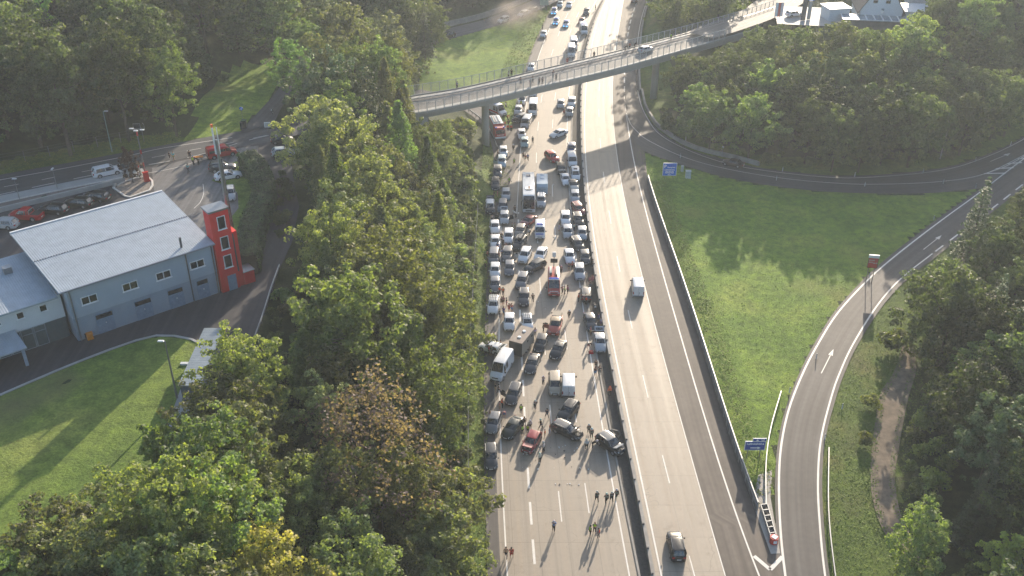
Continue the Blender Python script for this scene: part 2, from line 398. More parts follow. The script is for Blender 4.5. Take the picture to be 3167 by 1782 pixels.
ROADF = pts([(-260, 596), (0, 541), (215, 503), (445, 460), (574, 437), (682, 416), (771.5, 401), (897, 373), (1000, 345), (1090, 322)], ZS)
ROADN = pts([(-260, 680), (0, 607), (149, 577), (261, 554.5), (386, 530), (560, 492), (700, 462), (800, 445), (900, 424), (1010, 390), (1100, 362)], ZS)
PATHL = pts([(742, 408), (800, 345), (850, 290), (880, 240), (893, 196)], ZS+.2)
PATHR = pts([(845, 388), (872, 330), (905, 285), (925, 240), (930, 196)], ZS+.2)
YARD = pts([(-300, 1330), (0, 1223), (179, 1146), (338, 1083), (454, 1044.4), (507, 1038.6), (570, 1044), (610, 1058), (638, 1076), (770, 1100), (783, 1071), (865, 832), (905, 745), (925, 640), (905, 540), (900, 425), (700, 463), (386, 531), (0, 608), (-300, 690)], ZS)
LAWN = pts([(-300, 1335), (0, 1226), (179, 1149), (338, 1086), (454, 1047.4), (507, 1041.6), (570, 1047), (610, 1061), (638, 1080), (585, 1200), (520, 1330), (520, 1450), (560, 1750), (300, 2100), (-500, 2100)], ZS)
TLR_A = pts([(1320, 105), (1400, 85), (1500, 60), (1600, 22), (1680, -15), (1760, -60)], 1.0)
TLR_B = pts([(1330, 137), (1420, 113), (1520, 85), (1620, 50), (1700, 15), (1790, -35)], 1.0)
DTRK_L = pts([(2800, 1040), (2765, 1150), (2722, 1220), (2703, 1330), (2693, 1430), (2697, 1540), (2730, 1640), (2790, 1720), (2850, 1810), (2910, 1920)], .9)
DTRK_R = pts([(2830, 1085), (2833, 1150), (2812, 1220), (2795, 1300), (2778, 1400), (2768, 1480), (2785, 1590), (2830, 1680), (2890, 1770), (2960, 1890)], .9)
BN = pts([(1265, 352), (1314, 345), (1400, 328), (1501, 307), (1611, 281.6), (1735.5, 253), (1869, 221.7), (2000, 187), (2204, 129), (2330, 95)], 13)
BF = pts([(1230, 306), (1290, 295), (1400, 278), (1501, 257), (1644, 224), (1808, 185.4), (2000, 139), (2180, 92), (2312.6, 54), (2400, 25)], 13)
# ---------------------------------------------------------------- terrain heights
ANC = []
def anc(P, z=None, step=5):
    P = [Vector(p) if len(p) == 3 else Vector((p[0], p[1], z)) for p in P]
    for a, b in zip(P, P[1:]):
        n = max(1, int((b-a).to_2d().length/step))
        for k in range(n):
            q = a.lerp(b, k/n); ANC.append((q.x, q.y, q.z if z is None else z))
    ANC.append((P[-1].x, P[-1].y, P[-1].z if z is None else z))
LE = lambda y: L1(y)-2.3 if y < 180 else ML(y)-2.6
anc(fline(LE, 30, 178), 0); anc([(LE(y)-3.5, y) for y in np.arange(30, 176, 6)], 1.2); anc([(LE(y)-11, y) for y in np.arange(30, 150, 6)], 6.0); anc([(LE(y)-19, y) for y in np.arange(30, 140, 6)], 12.5)
anc(fline(MR, 30, 470, -6), 0); anc(fline(ML, 185, 470, -3), 0)
anc(fline(R3, 30, 470, 0), ZR)
anc([(W2(y)+1.2, y) for y in np.arange(108, 190, 5)], 1.7); anc([(W2(y)+1.2, y) for y in np.arange(93, 104, 3)], .95)
anc(LOOP_U, ZR); anc(LOOP_L, ZR); anc(EN_L, ZR); anc(EN_R, ZR)
anc(pts([(2300, 700), (2300, 850), (2330, 1000), (2350, 1150)], .8)); anc(pts([(2500, 660), (2600, 750), (2500, 850)], .8)); anc(pts([(2250, 600), (2700, 640), (2830, 640)], .8))
anc(RAMP_L, 0); anc(RAMP_R, 0); anc(TLR_A, 1.0); anc(TLR_B, 1.0); anc(DTRK_L, .9); anc(DTRK_R, .9)
anc(pts([(1450, 230), (1500, 160), (1560, 120), (1600, 190), (1560, 250)], .3)); anc(pts([(1590, 420), (1570, 360), (1590, 320), (1600, 290)], .1))
anc([(80, 130), (90, 110), (82, 90), (75, 70), (72, 45)], 1.6); anc([(120, 160), (125, 120), (115, 80), (110, 50)], 4)
anc([(60, 215), (85, 208), (115, 218), (140, 228)], 4.0); anc([(52, 232), (75, 222), (100, 224), (125, 234)], 7.5)
anc([(62, 250), (75, 240), (95, 238), (120, 248), (150, 255), (190, 265)], 12.5)
anc([(60, 262), (75, 275), (95, 290), (120, 300)], 13.5); anc([(80, 252), (110, 262), (140, 275)], 13.7); anc([(80, 330), (140, 330), (200, 300)], 16)
anc([(43, 250), (46, 275), (50, 310), (56, 350)], 3.5)
anc([(37, 234), (36, 226), (38, 218)], 1.3)
for P_ in (ROADF, ROADN, PATHL, PATHR, YARD, LAWN): anc([(p.x, p.y) for p in P_], ZS)
anc([(-70, 95), (-60, 130), (-50, 140), (-45, 120)], ZS); anc([(-80, 80), (-60, 70), (-50, 60)], ZS); anc([(-34, 60), (-34, 80), (-34, 98)], 18); anc([(-30, 104), (-31, 120), (-33, 140), (-34, 155)], 17.6)
anc([(-110, 165), (-90, 172), (-70, 180), (-55, 188)], 19.5); anc([(-120, 200), (-90, 205), (-65, 212)], 24); anc([(-150, 240), (-110, 245), (-75, 245)], 31); anc([(-150, 300), (-90, 290), (-60, 275)], 36)
anc([(-34, 175), (-33, 190), (-30, 202)], 15.5); anc([(-22, 200), (-24, 206)], 12.6); anc([(-50, 200), (-48, 215)], 19)
anc([(-40, 245), (-34, 262), (-30, 275)], 6); anc([(-42, 300), (-20, 325), (0, 350)], 8); anc([(-60, 330), (-20, 370), (10, 420)], 20)
anc([(-16, 192), (-13, 186)], 7.5); anc([(-9, 190), (-8, 180)], 2.5); anc([(-9, 207), (-12, 212)], 1.5)
for x, y in ((-400, 100), (-400, 400), (-300, 900), (0, 1200), (300, 900), (400, 400), (400, 100), (-200, -100), (0, -100), (200, -100)): ANC.append((x, y, 12))
ANC = np.array(ANC)
def hgt_arr(X, Y):
    X = np.atleast_1d(X).astype(float); Y = np.atleast_1d(Y).astype(float); out = np.zeros(X.size); Xf = X.ravel(); Yf = Y.ravel()
    for i in range(0, X.size, 4000):
        d2 = (Xf[i:i+4000, None]-ANC[None, :, 0])**2+(Yf[i:i+4000, None]-ANC[None, :, 1])**2+.3
        w = d2**-1.75; out[i:i+4000] = (w*ANC[None, :, 2]).sum(1)/w.sum(1)
    return out.reshape(X.shape)
def hgt(x, y): return float(hgt_arr(x, y)[0])
def pip(P, X, Y):
    ins = np.zeros(X.shape, bool); n = len(P)
    for i in range(n):
        x1, y1 = P[i][0], P[i][1]; x2, y2 = P[(i+1) % n][0], P[(i+1) % n][1]
        if y1 == y2: continue
        c = ((y1 > Y) != (y2 > Y)) & (X < (x2-x1)*(Y-y1)/(y2-y1)+x1)
        ins ^= c
    return ins
gx = np.concatenate([-160-np.geomspace(4, 3500, 22)[::-1], np.arange(-160, 200, 1.6), 200+np.geomspace(4, 3500, 22)])
gy = np.concatenate([30-np.geomspace(4, 400, 8)[::-1], np.arange(30, 380, 1.6), 380+np.geomspace(4, 5500, 26)])
GX, GY = np.meshgrid(gx, gy); GZ = hgt_arr(GX, GY)
def low(P, z):
    P = [(p[0], p[1]) for p in P]; ins = np.zeros(GX.shape, bool)
    for dx, dy in ((0, 0), (1.3, 0), (-1.3, 0), (0, 1.3), (0, -1.3)): ins |= pip(P, GX+dx, GY+dy)
    return np.where(ins, np.minimum(GZ, z), GZ)
for A_, B_, z in ((LOOP_U, LOOP_L, ZR-.12), (EN_L, EN_R, ZR-.12), (RAMP_L, RAMP_R, -.12), (TLR_A, TLR_B, .88), (ROADF, ROADN, ZS-.1), (PATHL, PATHR, ZS+.05), (DTRK_L, DTRK_R, .8)):
    GZ = low(list(A_)+list(B_)[::-1], z)
for P_ in (YARD, LAWN): GZ = low(P_, ZS-.1)
ys_ = np.arange(30, 472, 4)
GZ = low([(LE(y), y) for y in ys_]+[(WT(y)+2.2, y) for y in ys_[::-1]], -.2)
GZ = low([(WT(y)+.2, y) for y in ys_]+[((W2(y)+1.3 if 88 < y < 192 else R4(y)+4), y) for y in ys_[::-1]], ZR-.15)
nzv = RNG.normal(0, .05, GZ.shape); GZ = GZ+np.where(GZ > 1.3, nzv, nzv*.2)
vs = np.stack([GX.ravel(), GY.ravel(), GZ.ravel()], 1); ny, nx = GX.shape
ii = np.arange(ny*nx).reshape(ny, nx); fs = np.stack([ii[:-1, :-1].ravel(), ii[:-1, 1:].ravel(), ii[1:, 1:].ravel(), ii[1:, :-1].ravel()], 1)
me = bpy.data.meshes.new('terrain'); me.from_pydata(vs.tolist(), [], fs.tolist())
for m_ in (M_FLOOR, M_MEADOW, M_VERGE): me.materials.append(m_)
cx_ = (GX[:-1, :-1]+GX[1:, 1:]).ravel()/2; cy_ = (GY[:-1, :-1]+GY[1:, 1:]).ravel()/2
mi = np.zeros(cx_.size, int)
MEAD = [pts([(1975, 440), (1988, 465), (2136, 519), (2240, 548), (2408, 578), (2588, 595), (2834, 599), (3024, 584), (2926, 658), (2728, 811), (2580, 965), (2474, 1150), (2405, 1375), (2397, 1520), (2360, 1560)], ZR)+[Vector((W2(y)-3, y, 0)) for y in np.arange(85, 192, 4)],
        pts([(1290, 190), (1340, 140), (1420, 116), (1520, 88), (1620, 52), (1700, 16), (1740, -5), (1700, 60), (1640, 195), (1600, 240), (1300, 290)], .6),
        pts([(1612, 300), (1606, 440), (1580, 402), (1542, 362), (1508, 338), (1500, 300)], 0),
        pts([(560, 440), (640, 300), (700, 230), (770, 200), (880, 200), (850, 290), (800, 345), (742, 408)], ZS)]
for P_ in MEAD: mi[pip([(p[0], p[1]) for p in P_], cx_, cy_)] = 1
VER = [[(LE(y)-6, y) for y in ys_]+[(LE(y)+.5, y) for y in ys_[::-1]],
       [(p.x-3, p.y) for p in EN_R]+[(p.x+9, p.y-2) for p in EN_R[::-1]],
       pts([(-260, 600), (-260, 540), (0, 500), (300, 440), (560, 400), (560, 445), (215, 506)], ZS),
       [(p.x, p.y) for p in LOOP_U]+[(p.x+2, p.y+6) for p in LOOP_U[::-1]],
       [(R4(y)+3, y) for y in np.arange(228, 420, 5)]+[(R4(y)+12, y) for y in np.arange(228, 420, 5)[::-1]]]
for P_ in VER: mi[pip([(p[0], p[1]) for p in P_], cx_, cy_) & (mi == 0)] = 2
me.polygons.foreach_set('material_index', mi); me.polygons.foreach_set('use_smooth', np.ones(len(mi), bool)); me.update()
TER = bpy.data.objects.new('ground', me); link(TER); TER['kind'] = 'structure'
def ground(px, py, dz=0.0):
    """point on the terrain (raised by dz) seen at a photo pixel"""
    lo, hi = at(px, py, 45), at(px, py, -3)
    zs = np.linspace(45, -3, 97)
    P = [at(px, py, z) for z in zs]; h = hgt_arr(np.array([p.x for p in P]), np.array([p.y for p in P]))+dz
    for k in range(len(zs)):
        if zs[k] <= h[k]:
            q = P[k]; return Vector((q.x, q.y, h[k]-dz))
    return P[-1]
# ---------------------------------------------------------------- roads
def st(o): o['kind'] = 'structure'; return o
CL = lambda y: (L1(y)-.75 if y < 176 else ML(y)-.1 if y > 200 else L1(176)-.75+(ML(200)-.1-L1(176)+.75)*(y-176)/24)
CLw = lambda y: min(CL(y), LE(y)+1.4) if y > 205 else CL(y)
st(strip('carriageway', CL, KB, YN, YF, 0.0, M_CONC_L, nx=4, u0=.7))
st(strip('hard_shoulder', lambda y: LE(y) if y < 170 else ML(y)-2.6 if y > 205 else LE(170)+(ML(205)-2.6-LE(170))*(y-170)/35, lambda y: CL(y)+.02, YN, YF, -.004, M_ASPH2, u0=0))
st(strip('carriageway', lambda y: WT(y), R3, YN, YF, ZR, M_CONC_R, nx=3, u0=.35))
def RB(y):
    if y < 92: return W2(92)+(92-y)*.02+2.2
    if y < 190: return W2(y)+.1
    return max(R4(y)+3.6, R4(y)+1.6) if y > 225 else W2(190)+.1+(R4(225)+3.6-W2(190)-.1)*(y-190)/35
st(strip('hard_shoulder', R3, RB, YN, YF, ZR-.004, M_ASPH, nx=3))
st(strip('median_drain', KB, lambda y: WT(y)-.02, YN, YF, -.05, plain('drain_asphalt', (.07, .065, .06), .9, var=.3), nx=1))
st(ribbon2('road', EN_L, EN_R, M_ASPH2, 120, ZR+.004)); st(ribbon2('road', LOOP_U, LOOP_L, M_ASPH2, 120, ZR+.008))
st(ribbon2('road', RAMP_L, RAMP_R, M_ASPH2, 60, -.008)); st(ribbon2('road', TLR_A, TLR_B, M_BRDECK, 30, 1.02))
st(ribbon2('path', DTRK_L, DTRK_R, M_DIRT, 40, .96))
st(ribbon2('road', ROADF, ROADN, M_ASPH3, 80, ZS+.008)); st(ribbon2('path', PATHL, PATHR, M_ASPH3, 20, ZS+.2))
st(polysheet('yard', YARD, ZS, M_YARD)); st(polysheet('lawn', LAWN, ZS+.004, M_LAWN))
st(polysheet('pavement', pts([(-260, 680), (0, 607), (149, 577), (261, 554.5), (386, 530), (440, 522), (456, 545), (400, 547), (182, 590), (0, 629), (-260, 705)], ZS), ZS+.1, M_PAVE))
st(polysheet('pavement', pts([(-260, 705), (0, 629), (182, 590), (400, 547), (456, 545), (388, 562), (223, 603), (0, 657), (-260, 735)], ZS), ZS+.03, plain('brown_paving', (.17, .14, .125), .9, var=.15, sc=.7)))
st(polysheet('forecourt', pts([(470, 520), (700, 464), (800, 450), (790, 520), (740, 640), (650, 760), (500, 700), (474, 575)], ZS), ZS+.012, asphalt('asphalt_forecourt', (.17, .165, .165))))
st(polysheet('pavement', pts([(2327.5, 1557), (2345, 1470), (2388, 1455), (2383, 1540), (2412.6, 1712), (2384, 1713.6)], ZR), ZR+.03, plain('pale_concrete', (.42, .39, .35), .8, var=.12)))
st(polysheet('pavement', pts([(585, 1195), (560, 1200), (515, 1325), (560, 1328), (600, 1240)], ZS), ZS+.05, M_PAVE))
# painted markings, one object per road
def paint(name, fn):
    mb = MB(); fn(mb); o = mb.build(name, M_WHITE, fix=False); st(o); return o
def p1(mb):
    stripe(mb, fline(L1, YN, 178), .18, .008); stripe(mb, fline(MR, YN, YF), .18, .008); stripe(mb, fline(ML, 176, YF), .16, .008)
    stripe(mb, fline(LA, YN, 176), .30, .008, 4.4, 2.1, 1.2)
    for k, f in enumerate((.345, .67)):
        stripe(mb, fline(lambda y, f=f: (LA(y) if y < 178 else ML(y))+(MR(y)-(LA(y) if y < 178 else ML(y)))*f, YN, YF), .15, .008, 6, 12, (2.5, 1.3)[k])
paint('road_marking', p1)
def p2(mb):
    z = ZR+.008
    stripe(mb, fline(R1, YN, YF), .2, z); stripe(mb, fline(R2, YN, YF), .15, z, 6, 12, 14.5); stripe(mb, fline(R3, YN, YF, -.02), .13, z)
    stripe(mb, fline(R4, YN, 221), .2, z); stripe(mb, fline(R4, 221, YF), .3, z, 4.4, 2.1)
    stripe(mb, fline(lambda y: R4(y)+3.1, 238, YF), .15, z)
    for a, b in (((2332, 1720), (2382, 1762)), ((2382, 1762), (2420, 1722))):
        stripe(mb, [at(*a, ZR), at(*b, ZR)], .5, ZR+.014)
paint('road_marking', p2)
def p3(mb):
    z = ZR+.012
    stripe(mb, smooth_line(ENL_LINE), .28, z); stripe(mb, smooth_line(ENR_LINE[4:]), .25, z); stripe(mb, smooth_line(ENR_LINE[:5]), .3, z, 4, 2)
    stripe(mb, smooth_line(pts([(1972, 280), (1982, 322), (2000, 362), (2036, 412), (2113, 458), (2226, 500), (2349, 525.5), (2543, 547), (2680, 549), (2906, 528), (3042, 489), (3167, 430), (3260, 362)], ZR)), .15, ZR+.016)
    stripe(mb, smooth_line(pts([(1937, 350), (1951, 385), (1975, 411), (2000, 432), (2104, 482), (2226, 518), (2408, 550), (2589, 567), (2725, 570), (2906, 562), (3042, 539), (3167, 480), (3200, 462)], ZR)), .15, ZR+.016)
    for a, b in (((3045, 537), (3110, 536)), ((3080, 522), (3135, 519)), ((3115, 507), (3160, 503)), ((3148, 492), (3180, 488))):
        stripe(mb, [at(*a, ZR), at(*b, ZR)], .45, ZR+.02)
    stripe(mb, smooth_line(pts([(3042, 539), (3110, 515), (3167, 484)], ZR)), .2, ZR+.02)
    # direction arrows
    for (a, b, hw) in (((2856, 772), (2912, 728), .4), ((2540, 1155), (2578, 1080), .35), ((3062, 500), (3125, 474), .5)):
        A, B = at(*a, ZR), at(*b, ZR); d = (B-A).normalized(); n = Vector((-d.y, d.x, 0))
        stripe(mb, [A, B-d*1.6], .14, ZR+.016)
        q = B-d*1.9; mb.add([tuple(Vector((p.x, p.y, ZR+.016))) for p in (q+n*hw, q-n*hw, B)], [(0, 1, 2)])
paint('road_marking', p3)
def p4(mb):
    z = ZS+.014
    stripe(mb, smooth_line(pts([(-100, 579), (0, 557), (168, 526.6), (391, 483.7), (500, 459), (718, 426)], ZS)), .18, z)
    stripe(mb, smooth_line(pts([(-100, 603), (0, 580.5), (68, 568), (129, 556.5), (184, 545), (242, 534), (284, 526), (330, 517), (420, 498), (500, 482), (600, 463), (700, 445), (800, 424), (900, 404)], ZS)), .14, z, 3.0, 3.0, 1)
    stripe(mb, smooth_line(pts([(-100, 622), (10, 600), (78, 585), (139, 572), (197, 560), (255, 548), (290, 541), (400, 520), (480, 506), (580, 488), (650, 470), (760, 436), (850, 415)], ZS)), .16, z, 4.2, 2.0, 3)
    stripe(mb, smooth_line(pts([(455, 536), (540, 520), (620, 497), (700, 478)], ZS)), .12, ZS+.018)
    stripe(mb, smooth_line(pts([(628, 570), (630, 600), (618, 628), (600, 645)], ZS)), .1, ZS+.018)
paint('road_marking', p4)
# edging kerbs
def kerb(name, P, w, h, z, mat, label, cat='kerb', group=None):
    mb = MB(); Q = smooth_line(P)[::2]+[P[-1]]; rings = []
    for i, p in enumerate(Q):
        d = Q[min(i+1, len(Q)-1)]-Q[max(i-1, 0)]; n = Vector((-d.y, d.x, 0)).normalized()*w/2
        rings.append([(p.x+n.x, p.y+n.y, z), (p.x-n.x, p.y-n.y, z), (p.x-n.x, p.y-n.y, z+h), (p.x+n.x, p.y+n.y, z+h)])
    mb.loft(rings, True, True); return tag(mb.build(name, mat), label, cat, group)
kerb('kerb', YARD[1:9], .35, .10, ZS+.0, M_PAVE, 'pale stone edging between dark yard and mown lawn')
isl = pts([(350, 582), (388, 608), (403, 611), (462, 590), (472, 575), (471, 560), (456, 547), (420, 552), (388, 562), (350, 582)], ZS)
st(polysheet('planting_bed', isl[:-1], ZS+.05, M_GRAVEL)); kerb('kerb', isl, .3, .16, ZS, plain('white_kerb', (.6, .58, .54), .7), 'white curved kerb around gravel planting bed with red-leaved tree')
kerb('retaining_wall', pts([(-200, 706), (0, 657), (223.6, 603), (387.6, 562)], ZS), .3, .8, ZS, M_PAVE, 'low pale retaining wall between parked cars and brown footpath', 'wall')
kerb('kerb', pts([(-200, 670), (0, 629), (182.6, 590), (400.6, 547), (440, 539)], ZS), .25, .14, ZS+.03, plain('white_kerb_edge', (.6, .58, .54), .7), 'white kerb line along the pale bus-stop pavement')
# ---------------------------------------------------------------- trees
def quads(c, nrm, size, up=None):
    """leaf-sized quads: centres (N,3), normals (N,3), sizes (N,2)"""
    N = len(c); r = RNG.normal(size=(N, 3)) if up is None else up+RNG.normal(0, .25, (N, 3))
    nrm = nrm/np.linalg.norm(nrm, axis=1, keepdims=True)
    a = np.cross(nrm, r); a /= np.linalg.norm(a, axis=1, keepdims=True)+1e-9; b = np.cross(nrm, a)
    a = a*size[:, :1]/2; b = b*size[:, 1:]/2
    v = np.stack([c-a-b*.55, c+a*.35-b, c+a+b*.5, c-a*.3+b], 1).reshape(-1, 3)
    return v
def mesh_q(name, v, mat):
    n = len(v)//4; me = bpy.data.meshes.new(name)
    me.vertices.add(len(v)); me.vertices.foreach_set('co', v.astype(np.float32).ravel())
    me.loops.add(4*n); me.loops.foreach_set('vertex_index', np.arange(4*n, dtype=np.int32))
    me.polygons.add(n); me.polygons.foreach_set('loop_start', np.arange(0, 4*n, 4, dtype=np.int32))
    me.materials.append(mat); me.update(calc_edges=True); return me
def clumpcloud(cen, rad, per, ls, flat_=.75, outward=.8, cc=None):
    cen = np.array(cen); rad = np.array(rad); K = len(cen)
    n = np.maximum(8, (per*(rad/rad.mean())**2).astype(int)); idx = np.repeat(np.arange(K), n); N = len(idx)
    d = RNG.normal(size=(N, 3)); d[:, 2] += .35; d /= np.linalg.norm(d, axis=1, keepdims=True)
    rr = rad[idx]*RNG.uniform(.55, 1.12, N)**.7
    p = cen[idx]+d*rr[:, None]*np.array([1, 1, flat_])
    nr = d*outward+RNG.normal(0, .5, (N, 3)); nr[:, 2] += .25
    s = ls*RNG.uniform(.6, 1.35, (N, 2)); return quads(p, nr, s)
def limbs(mb, base_r, H, crown_z, R, n, lean=.3):
    pts_ = [(0, 0, -.6), (0, 0, H*.25), (random.uniform(-lean, lean), random.uniform(-lean, lean), H*.55), (random.uniform(-lean, lean)*1.5, random.uniform(-lean, lean)*1.5, H*.86)]
    mb.tube(pts_, [base_r*1.25, base_r, base_r*.65, base_r*.15], 7)
    for k in range(n):
        a = k*2.4+random.uniform(-.4, .4); z = H*random.uniform(.28, .6)
        e = (cos(a)*R*.75, sin(a)*R*.75, z+R*random.uniform(.4, .9)); m_ = (cos(a)*R*.35, sin(a)*R*.35, z+R*.25)
        mb.tube([(0, 0, z), m_, e], [base_r*.42, base_r*.28, base_r*.07], 5)
def broad(H, R, nc, per, ls, top=.5, z0=.28, lob=.25, sub=5):
    """crown: clumps over the surface of a lobed envelope, built in branch groups"""
    cen, rad = [], []; ph = [random.uniform(0, 6.3) for _ in range(4)]
    zc = H*(z0+1)/2; hz = H*(1-z0)/2
    for k in range(nc):
        t = (k+.5)/nc; u = 1-2*t*.92; a = k*2.39996+random.uniform(-.3, .3)
        w = math.sqrt(max(0, 1-u*u))**(.8 if u < 0 else 1.0+top*.5)
        lobe = 1+lob*sin(2*a+ph[0]+u*2)+lob*.7*sin(3*a+ph[1]-u*3)+random.uniform(-.14, .14)
        r = R*w*lobe; g = Vector((cos(a)*r, sin(a)*r, zc+u*hz*(1+.12*sin(3*a+ph[2]))))
        br = R*random.uniform(.2, .34)
        for s_ in range(sub):
            o = Vector((random.gauss(0, 1), random.gauss(0, 1), random.gauss(0, .8)))*br*.62
            cen.append(tuple(g*1.0+o*random.uniform(.6, 1.1))); rad.append(br*random.uniform(.35, .62))
    for k in range(nc//3):
        a = random.uniform(0, 6.3); r = R*random.uniform(0, .5); cen.append((cos(a)*r, sin(a)*r, zc+random.uniform(-.6, .6)*hz)); rad.append(R*.3)
    return clumpcloud(cen, rad, per, ls)
def conifer(H, R, layers, per, ls, droop=.25, z0=.1, dens=1.):
    V = []
    for L in range(layers):
        t = (L+random.uniform(-.2, .2))/layers; z = H*(z0+(1-z0)*t); r = R*(1-t)**.85*random.uniform(.82, 1.12)+.12
        nb = max(4, int((6+8*(1-t))*dens)); off = random.uniform(0, 6.3)
        for b in range(nb):
            a = off+2*pi*b/nb+random.uniform(-.25, .25); rb = r*random.uniform(.7, 1.12); n = max(4, int(per*rb/R))
            s = np.sqrt(RNG.uniform(.02, 1, n)); w = .34*rb*(1-s*.65)
            lat = RNG.uniform(-1, 1, n)*w
            x = s*rb; zz = z-droop*rb*s**1.6-np.abs(lat)*.35+RNG.normal(0, .07, n)+.1
            P = np.stack([cos(a)*x-sin(a)*lat, sin(a)*x+cos(a)*lat, zz], 1)
            nr = RNG.normal(0, .45, (n, 3)); nr[:, 2] += 1
            V.append(quads(P, nr, ls*RNG.uniform(.6, 1.3, (n, 2))*np.array([1.5, .8]), np.array([[cos(a), sin(a), -.3]])))
    return np.concatenate(V)
def drooper(H, R, nst, per, ls, z0=.2):
    """birch or larch: upright crown of hanging sprays"""
    V = []
    for k in range(nst):
        t = random.uniform(0, 1)**.9; z = H*(z0+(1-z0)*t); r = R*(math.sin(pi*min(1, .12+t*.88))**.7)*(1.15-t*.75)*random.uniform(.35, 1.1)
        a = random.uniform(0, 6.3); n = per; L = random.uniform(.6, 1.5)
        h = RNG.uniform(0, 1, n); P = np.stack([cos(a)*r*(1+.12*h)+RNG.normal(0, .2, n), sin(a)*r*(1+.12*h)+RNG.normal(0, .2, n), z-h*L], 1)
        nr = RNG.normal(0, .7, (n, 3)); nr[:, 0] += cos(a)*.6; nr[:, 1] += sin(a)*.6; nr[:, 2] += .4
        V.append(quads(P, nr, ls*RNG.uniform(.55, 1.25, (n, 2))))
    return np.concatenate(V)
PROTO = {}
def proto(key, name, cat, crown_v, H, R, tr, nl, mat=M_LEAF, bark=M_BARK):
    cm = mesh_q('crown', crown_v, mat); mb = MB(); limbs(mb, tr, H, 0, R, nl); to = mb.build('trunk', bark); COL.objects.unlink(to)
    PROTO[key] = (name, cat, cm, to.data, H); bpy.data.objects.remove(to)
for k, (H, R, nc, per, ls, top, z0, lob) in {'bl_broad': (16, 5.4, 52, 40, .34, .3, .22, .24), 'bl_round': (15, 4.8, 48, 40, .33, .6, .2, .32), 'bl_tall': (18, 4.3, 50, 38, .33, .9, .24, .26), 'bl_upright': (17, 4.1, 48, 36, .32, .7, .18, .2), 'bl_spread': (13, 4.4, 44, 38, .32, .2, .2, .34)}.items():
    proto(k, {'bl_broad': 'oak_tree', 'bl_round': 'round_tree', 'bl_tall': 'ash_tree', 'bl_upright': 'lime_tree', 'bl_spread': 'maple_tree'}[k], 'tree', broad(H, R, nc, per, ls, top, z0, lob), H, R, .24, 7)  # broadleaf trees of unidentified species, told apart by crown shape only
proto('young', 'young_tree', 'tree', broad(9, 2.2, 30, 22, .30, .9, .12, .2), 9, 2.2, .1, 4)
proto('spruce', 'spruce_tree', 'tree', conifer(20, 4.0, 26, 46, .34), 20, 1.2, .25, 0, M_NEEDLE)
proto('spruce2', 'spruce_tree', 'tree', conifer(18, 3.4, 24, 44, .34, .35), 18, 1.2, .22, 0, M_NEEDLE)
proto('larch', 'larch_tree', 'tree', drooper(18, 3.0, 330, 26, .28), 18, 1.4, .2, 3, M_LEAF)
proto('birch', 'birch_tree', 'tree', drooper(15, 3.4, 330, 26, .30, .22), 15, 2.2, .14, 5, M_LEAF, plain('birch_bark', (.5, .48, .42), .8, var=.4, sc=5))
proto('pine', 'pine_tree', 'tree', broad(16, 3.6, 34, 30, .32, .2, .34, .3), 16, 3, .22, 6, M_NEEDLE)
proto('bare', 'dying_tree', 'tree', broad(16, 5.0, 46, 13, .26, .4, .15, .25, 7), 16, 4.6, .22, 16, M_LEAF)
def shrubv(R, H, n, per, ls):
    cen = [(random.gauss(0, R*.45), random.gauss(0, R*.45), random.uniform(.25, .8)*H) for _ in range(n)]
    return clumpcloud(cen, [R*random.uniform(.3, .5) for _ in range(n)], per, ls)
def proto_s(key, name, cat, v, H):
    PROTO[key] = (name, cat, mesh_q('foliage', v, M_LEAF), None, H)
proto_s('shrub', 'shrub', 'shrub', shrubv(1.5, 2.4, 16, 60, .26), 2.4)
proto_s('shrub2', 'shrub', 'shrub', shrubv(1.2, 3.4, 18, 52, .26), 3.4)
proto_s('climber', 'climbing_shrub', 'shrub', shrubv(.85, 4.2, 18, 56, .24), 4.2)
def tree(key, p, s=1., col=(.07, .1, .03), label='', group=None, sz=None, rz=None, name=None):
    nm, cat, cm, tm, H = PROTO[key]
    if tm is None:
        o = bpy.data.objects.new(name or nm, cm); link(o); o.location = p
    else:
        o = empty(name or nm, p)
        c = bpy.data.objects.new('crown', cm); link(c, o); t_ = bpy.data.objects.new('trunk', tm); link(t_, o); c.color = (*col, 1)
    o.color = (*col, 1); o.rotation_euler[2] = random.uniform(0, 6.28) if rz is None else rz
    o.scale = (s, s, sz or s*random.uniform(.9, 1.12)); tag(o, label, cat, group); return o
def crown_at(px, py, key, h, **kw):
    """tree of height h whose top shows at a photo pixel"""
    p = ground(px, py, h*.97); return tree(key, p, s=h/PROTO[key][4], sz=h/PROTO[key][4], **kw)
AVOID = [list(EN_L)+list(EN_R)[::-1], list(LOOP_U)+list(LOOP_L)[::-1], list(RAMP_L)+list(RAMP_R)[::-1], list(ROADF)+list(ROADN)[::-1], list(PATHL)+list(PATHR)[::-1], list(TLR_A)+list(TLR_B)[::-1], list(BN)+list(BF)[::-1], YARD, LAWN[:10]+[Vector((-50, 80, 0)), Vector((-80, 74, 0))], list(DTRK_L)+list(DTRK_R)[::-1]]
AVOID = [[(p[0], p[1]) for p in A_] for A_ in AVOID]
PLACED = []
def proj(p):
    y, z = p[1], p[2]-H0; d = y*cP-z*sP
    return 1583.5+FPX*p[0]/d, 891-FPX*(y*sP+z*cP)/d
